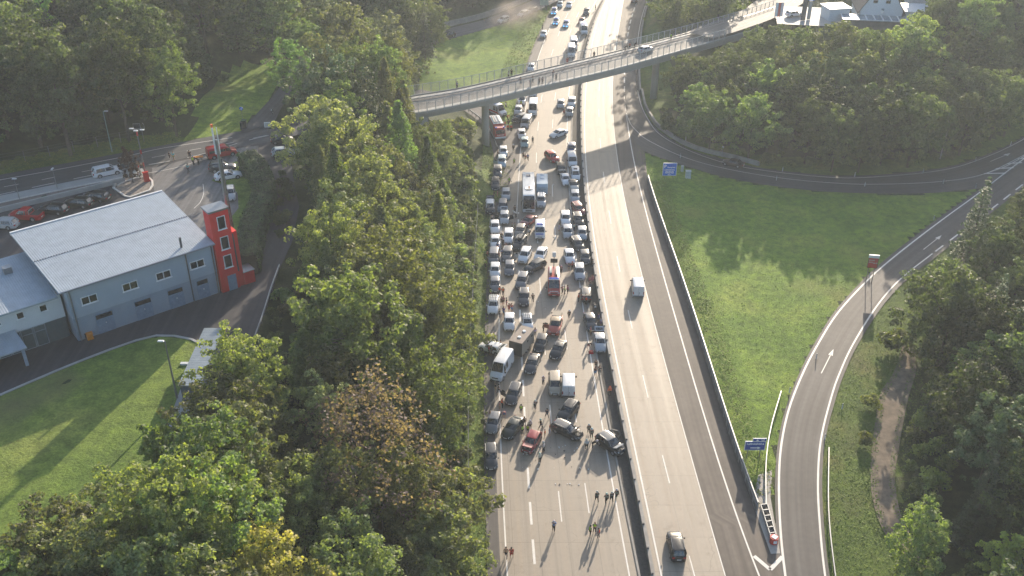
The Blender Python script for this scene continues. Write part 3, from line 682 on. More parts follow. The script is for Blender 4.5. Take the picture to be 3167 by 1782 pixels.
ZONES = [[(1290, 222), (1308, 376), (1500, 350), (2000, 222), (2250, 150), (2330, 75), (2310, 25), (2000, 100), (1500, 205)], [(2310, 0), (2330, 75), (2560, 85), (2850, 95), (2870, 0)],
 [(2800, 1120), (2715, 1230), (2690, 1330), (2685, 1550), (2750, 1670), (2840, 1670), (2800, 1560), (2790, 1400), (2850, 1250), (2870, 1130)],
 [(0, 1370), (0, 600), (700, 470), (890, 470), (855, 560), (850, 640), (855, 760), (862, 850), (792, 1080), (650, 1100), (600, 1200), (520, 1250), (380, 1330), (200, 1400)],
 [(1500, 480), (1492, 1782), (2000, 1782), (1800, 480)], [(2000, 440), (2110, 468), (2350, 530), (2550, 552), (2700, 552), (2920, 530), (3167, 440), (3167, 560), (2700, 640), (2100, 640)],
 [(600, 420), (650, 330), (700, 262), (760, 220), (860, 215), (880, 380), (740, 420)], [(1340, 100), (1640, 10), (1750, 0), (1640, 190), (1400, 232), (1400, 150)], [(0, 600), (0, 510), (440, 425), (700, 385), (860, 385), (880, 440)],
 [(2560, 900), (2640, 1060), (2620, 1150), (2560, 1350), (2620, 1350), (2700, 1100), (2760, 960), (2900, 830), (3080, 690), (3167, 600), (3000, 620)], [(1900, 0), (1975, 330), (2040, 330), (2010, 200), (2030, 0)], [(1450, 340), (1512, 405), (1536, 475), (1575, 470), (1560, 360), (1500, 335)]]
ZONES = [np.array(z_, float) for z_ in ZONES]
def clear(x, y, z, h, r):
    """does a crown of height h at this spot stay out of the places the photo shows open?"""
    P = [proj((x+a*r*.8, y, z+h*b)) for a, b in ((0, .95), (-1, .6), (1, .6), (0, .7), (0, .4), (-.7, .85), (.7, .85))]
    X = np.array([p[0] for p in P]); Y = np.array([p[1] for p in P])
    return not any(pip(z_, X, Y).any() for z_ in ZONES)
def fill(poly, gap, kinds, hr, cols, label, group, n=4000, avoid=True, r0=.45, pad=1.0, under=False, hmin=.4):
    """scatter single trees over a world polygon"""
    poly = [(p[0], p[1]) for p in poly]; xs = [p[0] for p in poly]; ys = [p[1] for p in poly]
    X = RNG.uniform(min(xs), max(xs), n); Y = RNG.uniform(min(ys), max(ys), n); ok = pip(poly, X, Y)
    if avoid:
        for A_ in AVOID:
            for dx, dy in ((0, 0), (pad, 0), (-pad, 0), (0, pad), (0, -pad)): ok &= ~pip(A_, X+dx, Y+dy)
    X, Y = X[ok], Y[ok]; Z = hgt_arr(X, Y); cnt = 0
    for x, y, z in zip(X, Y, Z):
        if any((x-a)**2+(y-b)**2 < ((gap+g)*.5)**2 for a, b, g in PLACED if not (under and g > 3.3)): continue
        k = random.choices([q[0] for q in kinds], [q[1] for q in kinds])[0]; h = random.uniform(*hr); ok_ = False
        for _ in range(8):
            if clear(x, y, z, h, min(4.5, h*.28)): ok_ = True; break
            h *= .82
        if not ok_ or h < hr[0]*hmin: continue
        PLACED.append((x, y, gap if h > hr[0]*.8 else gap*.7)); s = h/PROTO[k][4]; c = random.choice(cols); v = random.uniform(.8, 1.2)
        lb = label.get(PROTO[k][0]) or label['broadleaf_tree'].replace('deciduous tree', PROTO[k][0].split('_')[0]).replace('leafy tree', PROTO[k][0].split('_')[0]).replace('green tree', 'green '+PROTO[k][0].split('_')[0]).replace('dark tree', 'dark '+PROTO[k][0].split('_')[0])
        tree(k, (x, y, z), s*random.uniform(.92, 1.1), [q*v for q in c], lb, group+' ('+PROTO[k][0].replace('_', ' ')+'s)', sz=s); cnt += 1
    return cnt
GR1, GR2, GR3, GR4, DK1, DK2, YL, OLV = (.135, .18, .04), (.11, .155, .038), (.185, .22, .045), (.09, .128, .042), (.06, .09, .036), (.072, .105, .042), (.25, .22, .03), (.15, .165, .065)
# ---------------------------------------------------------------- single trees that can be told apart
for a in [
 (1140, 1230, 'bare', 20, (.15, .095, .10), 'purple-brown dying tree with thin bare twigs beside the big green beech'),
 (1180, 745, 'bl_broad', 20, GR3, 'large round sunlit beech at the middle of the tree belt'),
 (1085, 905, 'bl_round', 19, GR1, 'broad green beech just left of and below the largest beech'),
 (1330, 900, 'bl_round', 17, GR3, 'bright green beech nearest the jammed cars below the bus'),
 (735, 1085, 'bl_round', 13, GR3, 'round yellowish-green tree leaning over the long container roof'),
 (500, 165, 'bl_upright', 16, (.15, .24, .05), 'bright light-green tree standing alone at the forest edge above the local road'),
 (110, 20, 'young', 15, (0.297, 0.390, 0.062), 'yellow-lit slim tree in the dark forest at upper left'),
 (890, 135, 'bl_upright', 13, (0.108, 0.210, 0.050), 'fresh green rounded tree at the top of the lane beside the grass slope'),
 (985, 335, 'bl_spread', 15, (0.230, 0.255, 0.112), 'silvery pale willow-like tree right of the lane junction'),
 (1030, 455, 'larch', 19, (0.135, 0.210, 0.044), 'pointed light-green larch in the middle of the tree belt'),
 (1100, 250, 'pine', 17, (0.081, 0.128, 0.044), 'dark pine with upright shoots left of the bridge end'),
 (960, 200, 'pine', 16, (0.081, 0.120, 0.050), 'leftmost grey-green pine above the pale willow-like tree'),
 (1040, 185, 'pine', 16, (0.081, 0.128, 0.050), 'middle one of the grey-green pines above the pale willow-like tree'),
 (1230, 330, 'larch', 21, (0.108, 0.165, 0.044), 'tall narrow larch directly in front of the left bridge end'),
 (1320, 430, 'larch', 17, (0.101, 0.150, 0.044), 'slender larch below the bridge deck, left of the concrete pier'),
 (620, 1500, 'bl_round', 14, GR1, 'sunlit broad tree at the bottom left of the picture'),
 (500, 1480, 'bl_broad', 14, GR3, 'pale green rounded tree left of the sunlit broad tree at the bottom'),
 (800, 1690, 'bl_spread', 11, (.34, .30, .06), 'yellow autumn-coloured tree at the bottom edge'),
 (500, 1720, 'bl_spread', 13, (0.216, 0.285, 0.100), 'pale grey-green tree at the bottom edge left of the yellow one'),
 (1080, 1690, 'bl_broad', 14, (0.162, 0.210, 0.075), 'olive tree at the bottom edge right of the yellow one'),
 (1385, 1500, 'bl_spread', 12, OLV, 'bright green leafy tree at the lower end of the tree belt'),
 (1340, 1600, 'bl_spread', 12, OLV, 'light-green roadside tree at the very bottom beside the motorway'),
 (1300, 1130, 'bl_broad', 16, GR1, 'wide beech with sunny right side beside the parked white van'),
 (1230, 1420, 'bl_tall', 14, (0.162, 0.180, 0.044), 'yellow-green tree in the lower belt right of the dying tree'),
 (560, 1330, 'young', 9, (0.189, 0.285, 0.044), 'small bright tree on the edge of the lawn above the bushes'),
 (480, 1340, 'young', 8, (0.162, 0.255, 0.044), 'smaller bright sapling left of the small bright lawn-edge tree'),
 (3060, 555, 'spruce', 19, (0.074, 0.112, 0.035), 'tall pointed spruce beside the curved slip road at the right edge'),
 (2870, 1590, 'bl_tall', 12, (0.149, 0.195, 0.050), 'open-crowned yellow-green tree at the lower end of the dirt track'),
 (3135, 1670, 'young', 9, (0.351, 0.420, 0.050), 'bright yellow-green young tree in the bottom right corner'),
 (2420, 165, 'bl_broad', 10, (0.176, 0.210, 0.044), 'brownish tree in the thicket below the white house'),
 (2520, 175, 'bl_spread', 10, (0.203, 0.180, 0.037), 'orange-tinted tree on the thicket slope right of the brownish one'),
 (2840, 60, 'bl_spread', 13, (0.189, 0.225, 0.050), 'autumn-tinged tree immediately right of the white house'),
 (2105, 25, 'bl_spread', 9, (0.297, 0.390, 0.050), 'yellow-green tree above the right half of the bridge'),
]:
    px, py, k, h, c, lb = a; o = crown_at(px, py, k, h, col=c, label=lb); PLACED.append((o.location.x, o.location.y, 9. if py > 1600 else 5.5))
ti = tree('young', at(412, 567, ZS), .62, (.045, .014, .018), 'small dark red-leaved tree in the gravel planting bed', sz=.66)
# ---------------------------------------------------------------- forests, tree by tree
ZB = lambda P, z: pts(P, z)
BELT = [(-33, 150), (-27, 130), (-23, 104), (-25, 98), (-30, 70), (-30, 36), (-11, 36), (-11, 100), (-11.3, 150), (-12, 178), (-12.5, 190), (-17, 194), (-22, 197), (-25, 208), (-24, 226), (-28, 246), (-42, 246), (-46, 215), (-42, 198), (-34, 186), (-31, 168)]
fill(BELT, 4.9, [('bl_broad', 2), ('bl_round', 2.4), ('bl_tall', 3), ('bl_upright', 2), ('larch', 3.6), ('birch', 3), ('bl_spread', 1.5), ('pine', 2)], (9, 16), [GR1, GR2, GR3, OLV, OLV, (.17, .20, .05)],
     {'broadleaf_tree': 'leafy deciduous tree in the wooded bank between motorway and fire station yard', 'larch_tree': 'feathery larch in the wooded bank left of the jammed carriageway', 'birch_tree': 'slim birch in the wooded bank left of the jammed carriageway', 'pine_tree': 'grey-green pine in the wooded bank left of the jammed carriageway'}, 'trees of the wooded bank left of the motorway')
EB = ZB([(-400, 1930), (0, 1850), (250, 1770), (400, 1690), (500, 1620), (560, 1540), (640, 1450), (700, 1400)], ZS)+[Vector((-29, 92, 0)), Vector((-30, 34, 0)), Vector((-75, 26, 0))]
fill(EB, 4.8, [('bl_broad', 3), ('bl_round', 3), ('bl_tall', 2), ('bl_spread', 3), ('birch', 1)], (8, 11.5), [GR1, GR2, GR4, GR3, OLV, OLV],
     {'broadleaf_tree': 'dense green tree in the grove below the lawn at lower left', 'birch_tree': 'slim birch in the grove below the lawn at lower left'}, 'trees of the grove below the lawn', avoid=False)
FA = ZB([(-300, 545), (0, 492), (200, 460), (330, 432), (440, 408), (520, 380), (590, 320), (640, 255), (690, 205), (770, 175), (890, 180)], 20.5)+[Vector((-46, 228, 0)), Vector((-42, 250, 0)), Vector((-28, 262, 0)), Vector((-26, 285, 0)), Vector((-60, 300, 0)), Vector((-150, 290, 0)), Vector((-150, 180, 0))]
fill(FA, 6.4, [('bl_broad', 3), ('bl_round', 3), ('bl_tall', 3), ('bl_upright', 2), ('spruce', 3), ('birch', .6)], (15, 23), [GR2, GR4, DK2, GR4, DK1, OLV, DK2],
     {'broadleaf_tree': 'tall deciduous tree of the shady hillside forest above the local road', 'spruce_tree': 'dark spruce of the shady hillside forest above the local road', 'birch_tree': 'slim birch of the shady hillside forest above the local road'}, 'trees of the hillside forest at upper left')
fill([(-32, 290), (-20, 302), (-2, 322), (14, 345), (30, 385), (20, 430), (-60, 420), (-90, 300), (-60, 300)], 7.5, [('bl_broad', 3), ('bl_tall', 3), ('spruce', 3), ('spruce2', 2)], (15, 20), [GR4, DK2, DK1],
     {'broadleaf_tree': 'far deciduous tree behind the upper slip road', 'spruce_tree': 'far dark spruce behind the upper slip road'}, 'far trees behind the upper slip road')
MD = ZB([(2075, 430), (2150, 452), (2300, 492), (2500, 522), (2700, 524), (2900, 500), (3040, 458), (3200, 385)], 2)+[Vector((160, 245, 0)), Vector((185, 300, 0)), Vector((145, 300, 0)), Vector((125, 268, 0)), Vector((108, 252, 0)), Vector((96, 250, 0)), Vector((80, 249, 0)), Vector((70, 248, 0)), Vector((56, 243, 0)), Vector((44, 236, 0)), Vector((39, 222, 0))]
fill(MD, 4.7, [('bl_broad', 2), ('bl_round', 3), ('bl_spread', 4), ('bl_upright', 2), ('young', 2.5), ('birch', 1.5)], (10, 15.5), [GR2, GR4, GR2, GR4, GR1, DK2],
     {'broadleaf_tree': 'dense leafy tree of the thicket inside the loop slip road', 'young_tree': 'upright young tree of the thicket inside the loop slip road', 'birch_tree': 'feathery birch of the thicket inside the loop slip road'}, 'trees of the thicket inside the loop')
fill([(46, 255), (58, 270), (70, 295), (84, 330), (110, 380), (60, 400), (48, 330), (40, 280)], 6.5, [('bl_broad', 3), ('bl_spread', 3), ('spruce', 1)], (10, 15), [GR2, GR1, GR4],
     {'broadleaf_tree': 'leafy tree above the far right end of the bridge', 'spruce_tree': 'dark spruce above the far right end of the bridge'}, 'trees above the far right end of the bridge')
fill([(118, 278), (190, 310), (220, 420), (120, 420), (100, 330), (92, 300)], 8, [('bl_broad', 3), ('spruce', 1), ('bl_tall', 2)], (12, 17), [GR2, GR4, DK2],
     {'broadleaf_tree': 'dark tree behind the white houses', 'spruce_tree': 'dark spruce behind the white houses'}, 'trees behind the white houses')
FD = ZB([(3230, 700), (3110, 775), (2970, 880), (2870, 960), (2835, 1040), (2885, 1150), (2870, 1300), (2860, 1420), (2880, 1560), (2920, 1700), (2960, 1850), (3000, 2200)], 1.5)+[Vector((125, 60, 0)), Vector((135, 120, 0)), Vector((140, 165, 0))]
fill(FD, 5.0, [('spruce', 3), ('spruce2', 3), ('bl_broad', 2.5), ('bl_tall', 2.5), ('bl_spread', 2), ('pine', 1)], (12, 17), [DK1, DK2, GR4, GR2, DK2, GR4],
     {'broadleaf_tree': 'dark deciduous tree of the forest right of the dirt track', 'spruce_tree': 'dark spruce of the forest right of the dirt track', 'pine_tree': 'dark pine of the forest right of the dirt track'}, 'trees of the forest right of the dirt track')
# shrubs
fill([(p.x+6.5, p.y-1) for p in pts([(2880, 820), (2780, 900), (2680, 1010), (2620, 1150), (2590, 1300), (2580, 1500), (2600, 1700), (2640, 1900)], ZR)]+[(p.x-1.2, p.y) for p in list(DTRK_L)[::-1]]+[(p.x, p.y) for p in pts([(2900, 930)], 1)], 2.6, [('shrub', 3), ('shrub2', 2), ('young', .5)], (1.8, 4.5), [GR1, GR3, GR2, OLV],
     {'shrub': 'low green bush on the bank between slip road and dirt track', 'young_tree': 'young tree on the bank between slip road and dirt track'}, 'bushes on the bank by the dirt track', n=1500, under=True)
fill([(p.x+1.0, p.y) for p in DTRK_R]+[(p.x+6, p.y-1) for p in list(DTRK_R)[::-1]], 2.8, [('shrub', 3), ('shrub2', 2)], (1.5, 3.2), [GR1, GR3, GR2], {'shrub': 'green bush on the forest side of the dirt track'}, 'bushes on the forest side of the dirt track', n=800, under=True)
fill(ZB([(2040, 380), (2060, 420), (2150, 448), (2300, 492), (2500, 520), (2800, 515), (3040, 468), (3040, 452), (2800, 500), (2500, 505), (2300, 478), (2150, 430), (2075, 400), (2055, 340)], 1.5), 3.0, [('shrub', 3), ('shrub2', 2)], (1.5, 3), [GR2, GR1, GR4], {'shrub': 'bush at the foot of the thicket along the loop slip road'}, 'bushes along the inside of the loop slip road', n=6000, under=True)
fill([(-24, 193), (-9.5, 192), (-8.5, 178), (-9, 160), (-22, 155), (-26, 180)], 2.3, [('shrub', 3), ('shrub2', 3), ('young', 1)], (2.2, 5), [GR3, GR1, OLV], {'shrub': 'sunlit bush on the slope below the left bridge pier', 'young_tree': 'young tree on the slope below the left bridge pier'}, 'bushes below the left bridge pier', n=1500, under=True)
fill([(-31, 120), (-25, 125), (-23, 104), (-25, 95), (-31, 92), (-33, 100)], 2.3, [('shrub', 3), ('shrub2', 1)], (1.2, 2.6), [GR2, GR4, GR1, (.10, .08, .04)], {'shrub': 'low scrub on the slope right of the yard guardrail'}, 'scrub right of the yard guardrail', n=1500, under=True)
fill([(-90, 176), (-66, 186), (-58, 196), (-62, 200), (-95, 184)], 3, [('shrub', 2), ('shrub2', 2)], (1.5, 3.5), [GR2, GR4], {'shrub': 'bush at the forest edge above the local road'}, 'bushes at the forest edge', n=900, under=True)
for i, y in enumerate(np.arange(62, 176, 1.55)):
    x = LE(y)-random.uniform(2.0, 2.9); s = random.uniform(.6, 1.0)
    tree(random.choice(['climber', 'climber', 'shrub2']), (x, y, hgt(x, y)-.1), s, random.choice([GR1, (.13, .17, .09), (.15, .18, .10), GR2]), 'grey-green climbing shrub on the fence along the left edge of the motorway', 'climbing shrubs along the motorway fence', sz=s*random.uniform(.85, 1.15))
fill([(LE(y)-3.4, y) for y in np.arange(50, 180, 6)]+[(LE(y)-9, y) for y in np.arange(50, 180, 6)[::-1]], 2.7, [('shrub', 3), ('shrub2', 2)], (2, 4.2), [GR1, GR3, GR2, (.19, .21, .05)], {'shrub': 'leafy bush at the foot of the wooded bank beside the motorway'}, 'bushes at the foot of the wooded bank', n=2400, under=True)
fill(pts([(790, 770), (835, 700), (850, 610), (835, 540), (880, 540), (895, 620), (880, 700), (845, 790)], ZS), 2.3, [('shrub', 3), ('shrub2', 2)], (1.5, 3.4), [GR4, DK2, GR2], {'shrub': 'dark bush between the clipped hedge and the narrow lane'}, 'bushes between hedge and lane', n=900, avoid=False, under=True)
fill([(-44, 250), (-26, 250), (-22, 262), (-20, 280), (-30, 290), (-44, 270)], 5, [('bl_broad', 2), ('spruce', 2), ('bl_tall', 1)], (10, 15), [GR2, GR4, DK2], {'broadleaf_tree': 'leafy tree at the left edge of the upper meadow', 'spruce_tree': 'spruce at the left edge of the upper meadow'}, 'trees at the left edge of the upper meadow', n=900)
fill([(-17, 190), (-9.5, 176), (-9, 190), (-9.2, 205), (-10.5, 213), (-14, 216), (-16, 210)], 2.0, [('shrub', 3), ('shrub2', 3)], (1.8, 3.6), [GR3, GR1, OLV], {'shrub': 'bush under the left bridge end'}, 'bushes under the left bridge end', n=1500, avoid=False, under=True)
# clipped hedge
def hedge(P, w, h, label):
    Q = resample([Vector(p) for p in smooth_line(P)], 60); v = []
    for i in range(59):
        d = (Q[i+1]-Q[i]); L = d.length; n = int(L*230); d.normalize(); nn = Vector((-d.y, d.x, 0))
        a = RNG.uniform(0, L, n); side = RNG.choice([0, 0, 1, 2], n); u = RNG.uniform(-.5, .5, n); t = RNG.uniform(0, 1, n)
        lat = np.where(side == 1, -.5, np.where(side == 2, .5, u)); zz = np.where(side == 0, 1.0, t)
        lat = lat*(1-.12*zz)+RNG.normal(0, .02, n)
        C = np.stack([Q[i].x+d.x*a+nn.x*lat*w, Q[i].y+d.y*a+nn.y*lat*w, Q[i].z+zz*h+RNG.normal(0, .08, n)], 1)
        nr = np.stack([nn.x*lat*2, nn.y*lat*2, np.where(side == 0, 1.2, .3)], 1)+RNG.normal(0, .45, (n, 3)); v.append(quads(C, nr, .3*RNG.uniform(.6, 1.4, (n, 2))))
    o = bpy.data.objects.new('hedge', mesh_q('hedge', np.concatenate(v), M_NEEDLE)); link(o); o.color = (.045, .085, .022, 1); tag(o, label, 'hedge')
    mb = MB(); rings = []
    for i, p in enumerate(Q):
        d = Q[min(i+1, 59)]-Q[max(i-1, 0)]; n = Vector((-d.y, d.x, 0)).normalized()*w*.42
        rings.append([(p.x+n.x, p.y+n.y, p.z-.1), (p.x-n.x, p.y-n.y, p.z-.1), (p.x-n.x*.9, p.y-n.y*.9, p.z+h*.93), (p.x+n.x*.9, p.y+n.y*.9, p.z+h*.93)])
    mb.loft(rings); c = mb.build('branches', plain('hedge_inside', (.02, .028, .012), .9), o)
hedge(pts([(766, 520), (800, 555), (822, 610), (812, 670), (790, 720), (775, 790), (765, 850)], ZS), 3.6, 3.1, 'thick clipped dark green hedge curving beside the parking spaces')
st(polysheet('grass_patch', pts([(655, 560), (700, 505), (748, 498), (785, 560), (795, 640), (770, 740), (715, 720), (700, 690), (738, 645), (735, 600), (705, 575)], ZS), ZS+.03, M_LAWN))
# grass tufts over the rough ground, one mass
def tufts(name, polys, n, ls, cols, z_off=.02):
    P = []
    for q in polys:
        q = [(p[0], p[1]) for p in q]; xs = [p[0] for p in q]; ys = [p[1] for p in q]; A_ = (max(xs)-min(xs))*(max(ys)-min(ys)); m_ = int(n*A_)
        X = RNG.uniform(min(xs), max(xs), m_); Y = RNG.uniform(min(ys), max(ys), m_); ok = pip(q, X, Y)
        for A2 in AVOID[:6]+[[(p.x+.9, p.y) for p in DTRK_L]+[(p.x-.9, p.y) for p in DTRK_R[::-1]], [(20, 40)]+[(W2(y)+.4, y) for y in range(90, 200, 5)]+[(20, 200)]]: ok &= ~pip(A2, X, Y)
        P.append(np.stack([X[ok], Y[ok]], 1))
    P = np.concatenate(P); N_ = len(P); z = hgt_arr(P[:, 0], P[:, 1]); sz = ls*RNG.uniform(.5, 1.5, (N_, 2))
    C = np.stack([P[:, 0], P[:, 1], z+sz[:, 1]*.3+z_off], 1); nr = RNG.normal(0, .6, (N_, 3)); nr[:, 2] = RNG.uniform(1.0, 2.2, N_)
    o = bpy.data.objects.new(name, mesh_q(name, quads(C, nr, sz), M_TUFT)); link(o); o.color = (*cols, 1); tag(o, 'rough grass tufts of the meadow and verges', None, kind='stuff')
tufts('meadow_grass', [[(p.x-1.3, p.y) for p in DTRK_L]+[(p.x+.9, p.y) for p in DTRK_L[::-1]], [(p.x-.9, p.y) for p in DTRK_R]+[(p.x+1.5, p.y) for p in DTRK_R[::-1]], [(p.x-.5, p.y) for p in DTRK_L]+[(p.x+.6, p.y) for p in DTRK_L[::-1]], [(p.x, p.y) for p in EN_R]+[(p.x+9, p.y-2) for p in EN_R[::-1]]], 9, .17, (.145, .21, .036))
tufts('meadow_grass', [MEAD[0]], 5, .15, (.155, .245, .036))
tufts('verge_grass', [VER[0], VER[2], [(W2(y)+.3, y) for y in range(95, 190, 4)]+[(W2(y)+3.5, y) for y in range(95, 190, 4)][::-1]], 9, .22, (.22, .26, .055))
# ---------------------------------------------------------------- air
hz = MB(); hz.box((0, 1700, 45.2), (8200, 8200, 94.4))
hm = bpy.data.materials.new('haze'); hm.use_nodes = True; t_ = hm.node_tree; t_.nodes.clear()
vo = t_.nodes.new('ShaderNodeVolumePrincipled'); mo = t_.nodes.new('ShaderNodeOutputMaterial'); t_.links.new(vo.outputs[0], mo.inputs['Volume'])
vo.inputs['Density'].default_value = .00032; vo.inputs['Color'].default_value = (.85, .93, 1, 1); vo.inputs['Anisotropy'].default_value = .25
HZ = hz.build('haze', hm); HZ['kind'] = 'stuff'; HZ['label'] = 'thin evening haze over the valley'

ds = bmesh.new(); bmesh.ops.create_icosphere(ds, subdivisions=3, radius=1); dme = bpy.data.meshes.new('dust_cloud'); ds.to_mesh(dme); ds.free()
dm = bpy.data.materials.new('dust'); dm.use_nodes = True; t_ = dm.node_tree; t_.nodes.clear(); vo = t_.nodes.new('ShaderNodeVolumePrincipled'); mo = t_.nodes.new('ShaderNodeOutputMaterial'); t_.links.new(vo.outputs[0], mo.inputs['Volume'])
oc_ = coords(t_); n1 = nz(t_, 1.6, 4, oc_); ln = t_.nodes.new('ShaderNodeVectorMath'); ln.operation = 'LENGTH'; t_.links.new(oc_, ln.inputs[0])
fo_ = math_(t_, 'SUBTRACT', 1.0, ln.outputs['Value'], clamp=True); dn = math_(t_, 'MULTIPLY', math_(t_, 'MULTIPLY', fo_, math_(t_, 'SUBTRACT', n1, .36, clamp=True)), .9)
t_.links.new(dn, vo.inputs['Density']); vo.inputs['Color'].default_value = (.95, .82, .68, 1); dme.materials.append(dm)
dp = at(1590, 52, 3); do = bpy.data.objects.new('dust_cloud', dme); link(do); do.location = dp; do.scale = (11, 8, 6); do.rotation_euler = (0, 0, .9); do['kind'] = 'stuff'; do['label'] = 'pale warm dust cloud over the upper slip road'
# ---------------------------------------------------------------- long walls and rails
def wall_line(name, P, w, z0, z1, mat, label, cat='wall', side=0.0):
    mb = MB(); rings = []
    for i, p in enumerate(P):
        d = P[min(i+1, len(P)-1)]-P[max(i-1, 0)]; n = Vector((-d.y, d.x, 0)).normalized()
        a = p+n*(w/2+side); b = p-n*(w/2-side)
        rings.append([(a.x, a.y, z0), (b.x, b.y, z0), (b.x, b.y, z1), (a.x, a.y, z1)])
    mb.loft(rings, True, True); return tag(mb.build(name, mat), label, cat)
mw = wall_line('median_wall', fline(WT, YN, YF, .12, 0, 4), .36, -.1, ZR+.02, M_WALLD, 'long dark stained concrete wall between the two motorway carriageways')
mb = MB(); mb.loft([[(WT(y)-.02, y, ZR+.02), (WT(y)+.42, y, ZR+.02), (WT(y)+.42, y, ZR+.14), (WT(y)-.02, y, ZR+.14)] for y in np.arange(YN, YF, 4)], True, True); mb.build('coping', M_WALLC, mw)
post_me = None
def posts(parent, P, every, size, z, mat, name='post', mx=100, h=None):
    L = 0; nxt = 0; out = []; me = None
    for a, b in zip(P, P[1:]):
        l = (b-a).length
        while nxt <= L+l:
            out.append((a.lerp(b, (nxt-L)/l), atan2(b.y-a.y, b.x-a.x))); nxt += every
        L += l
    for q, r in out[:mx]:
        if me is None:
            m_ = MB(); m_.box((0, 0, size[2]/2), size); o = m_.build(name, mat, parent); me = o.data
        else:
            o = bpy.data.objects.new(name, me); link(o, parent); note(parent, o)
        o.location = (q.x, q.y, z if z is not None else q.z); o.rotation_euler = (0, 0, r)
    return out
posts(mw, fline(WT, 62, 300, .1), 4.0, (.16, .22, .3), ZR+.1, M_DSTEEL, 'reflector_post', 60)
st(tag(wall_line('kerb', fline(KB, 60, YF, 0, 0, 4), .26, -.1, .13, M_WALLC, 'weathered drain kerb beside the median', 'kerb')))
# noise / retaining wall of the meadow
w2 = wall_line('retaining_wall', [Vector((W2(y), y, 0)) for y in np.arange(92.6, 190, 3)], .3, ZR-.1, 1.9, M_WALLC, 'long low panelled retaining wall between motorway and meadow triangle')
mb = MB()
for y in np.arange(93, 189, 1.9): mb.box((W2(y)-.17, y, 1.4), (.05, 1.4, .75))
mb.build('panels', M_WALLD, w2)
def rail_profile(P, z, mat, name, parent, w=.06, h=.31):
    mb = MB(); rings = []
    for i, p in enumerate(P):
        d = P[min(i+1, len(P)-1)]-P[max(i-1, 0)]; n = Vector((-d.y, d.x, 0)).normalized(); zz = z if z is not None else p.z
        rings.append([tuple(p+n*x+Vector((0, 0, zz-p.z+y))) for x, y in ((-w, 0), (w, 0), (w, .1), (w*.2, .155), (w, .21), (w, h), (-w, h))])
    mb.loft(rings, True, True); return mb.build(name, mat, parent)
def guardrail(P, z, label, gap=4.0, hh=.45):
    root = empty('guardrail', P[0]*1.0); root.location = (0, 0, 0)
    rail_profile(P, z+hh, M_STEEL, 'rail', root); posts(root, P, gap, (.1, .12, hh+.1), z, M_DSTEEL)
    return tag(root, label, 'guardrail', 'steel guardrails')
w2r = [Vector((W2(y)+.05, y, 0)) for y in np.arange(92.6, 190, 3)]
rail_profile(w2r, 1.95, M_STEEL, 'rail', w2, .07, .3)
guardrail(smooth_line(pts([(2414, 1223), (2382, 1336), (2367, 1444), (2367, 1575)], ZR)), ZR, 'short steel guardrail on the left side of the slip road ending at the crash cushion', 2.0, .55)
guardrail(smooth_line(pts([(2561, 1397), (2560, 1592), (2579, 1782), (2610, 1980)], ZR)), ZR, 'steel guardrail on the grassy right side of the slip road at the bottom', 2.0, .5)
guardrail(smooth_line(pts([(866, 832), (840, 905), (815, 985), (785, 1070)], ZS)), ZS, 'steel guardrail at the right edge of the fire station yard', 2.0, .5)
guardrail(smooth_line(pts([(1538, 462), (1520, 418), (1494, 380), (1446, 343)], 0)), 0, 'steel guardrail of the slip road under the left end of the bridge', 2.0, .5)
# precast barrier along the loop
lb_ = pts([(1985, 285), (1996, 333), (2014, 366), (2040, 399), (2116, 448), (2184, 472), (2266, 491), (2347, 513)], ZR)
wb = wall_line('concrete_barrier', smooth_line(lb_, 2), .45, ZR, ZR+.95, M_WALLC, 'pale precast concrete barrier around the inside of the loop slip road', 'barrier')
wall_line('concrete_barrier', [Vector((R4(y)+3.9, y, 0)) for y in np.arange(240, 420, 4)], .4, ZR, ZR+.85, M_WALLC, 'concrete barrier on the right edge of the motorway above the bridge', 'barrier')
# top-left slip road wall
tl = smooth_line([p+Vector((-.6, 1.4, 0)) for p in TLR_A], 3)
wall_line('fence_wall', tl, .25, .8, 2.6, M_WALLC, 'pale wall along the far side of the upper slip road', 'wall')
# fence along the motorway hedge
cab = empty('wire_fence'); tag(cab, 'tall thin wire fence standing in the climbing shrubs left of the motorway', 'fence')
fp = [Vector((LE(y)-2.1, y, hgt(LE(y)-2.1, y))) for y in np.arange(58, 176, 6)]
mb = MB()
for dz in (.8, 1.8, 2.8, 3.6): mb.tube([p+Vector((0, 0, dz)) for p in fp], .012, 4)
mb.build('wires', M_STEEL, cab); posts(cab, fp, 6.0, (.07, .07, 3.8), None, M_STEEL)
# ---------------------------------------------------------------- bridge
br = empty('road_bridge', (0, 0, 0)); tag(br, 'grey concrete road bridge with mesh fences spanning the whole motorway', 'bridge')
A = resample(smooth_line(BN), 60); B = resample(smooth_line(BF), 60)
def bring(zf):
    rings = []
    for a, b in zip(A, B):
        n = (b-a).normalized(); L = (b-a).length
        rings.append([tuple(a+n*x+Vector((0, 0, z))) for x, z in zf(L)])
    return rings
mb = MB(); mb.loft(bring(lambda L: [(-.15, -.45), (.0, -.5), (.5, -.6), (.9, -1.8), (L-.9, -1.8), (L-.5, -.6), (L, -.5), (L+.15, -.45), (L+.15, .1), (L, .1), (L, -.02), (0, -.02), (0, .1), (-.15, .1)]), True, True)
mb.build('deck_beam', M_CONCB, br)
n_ = 60; vs, uv, fs = [], [], []
for k in range(n_):
    for q, u in ((A[k], 0), (B[k], 9)): vs.append((q.x, q.y, 13.0)); uv.append((u, k*1.5))
fs = [(2*i, 2*i+1, 2*i+3, 2*i+2) for i in range(n_-1)]; flat('road_surface', vs, fs, uv, M_BRDECK, br)
mb = MB(); mb.loft(bring(lambda L: [(L-1.9, .0), (L-.02, .0), (L-.02, .14), (L-1.9, .14)]), True, True); mb.build('footway', M_PAVE, br)
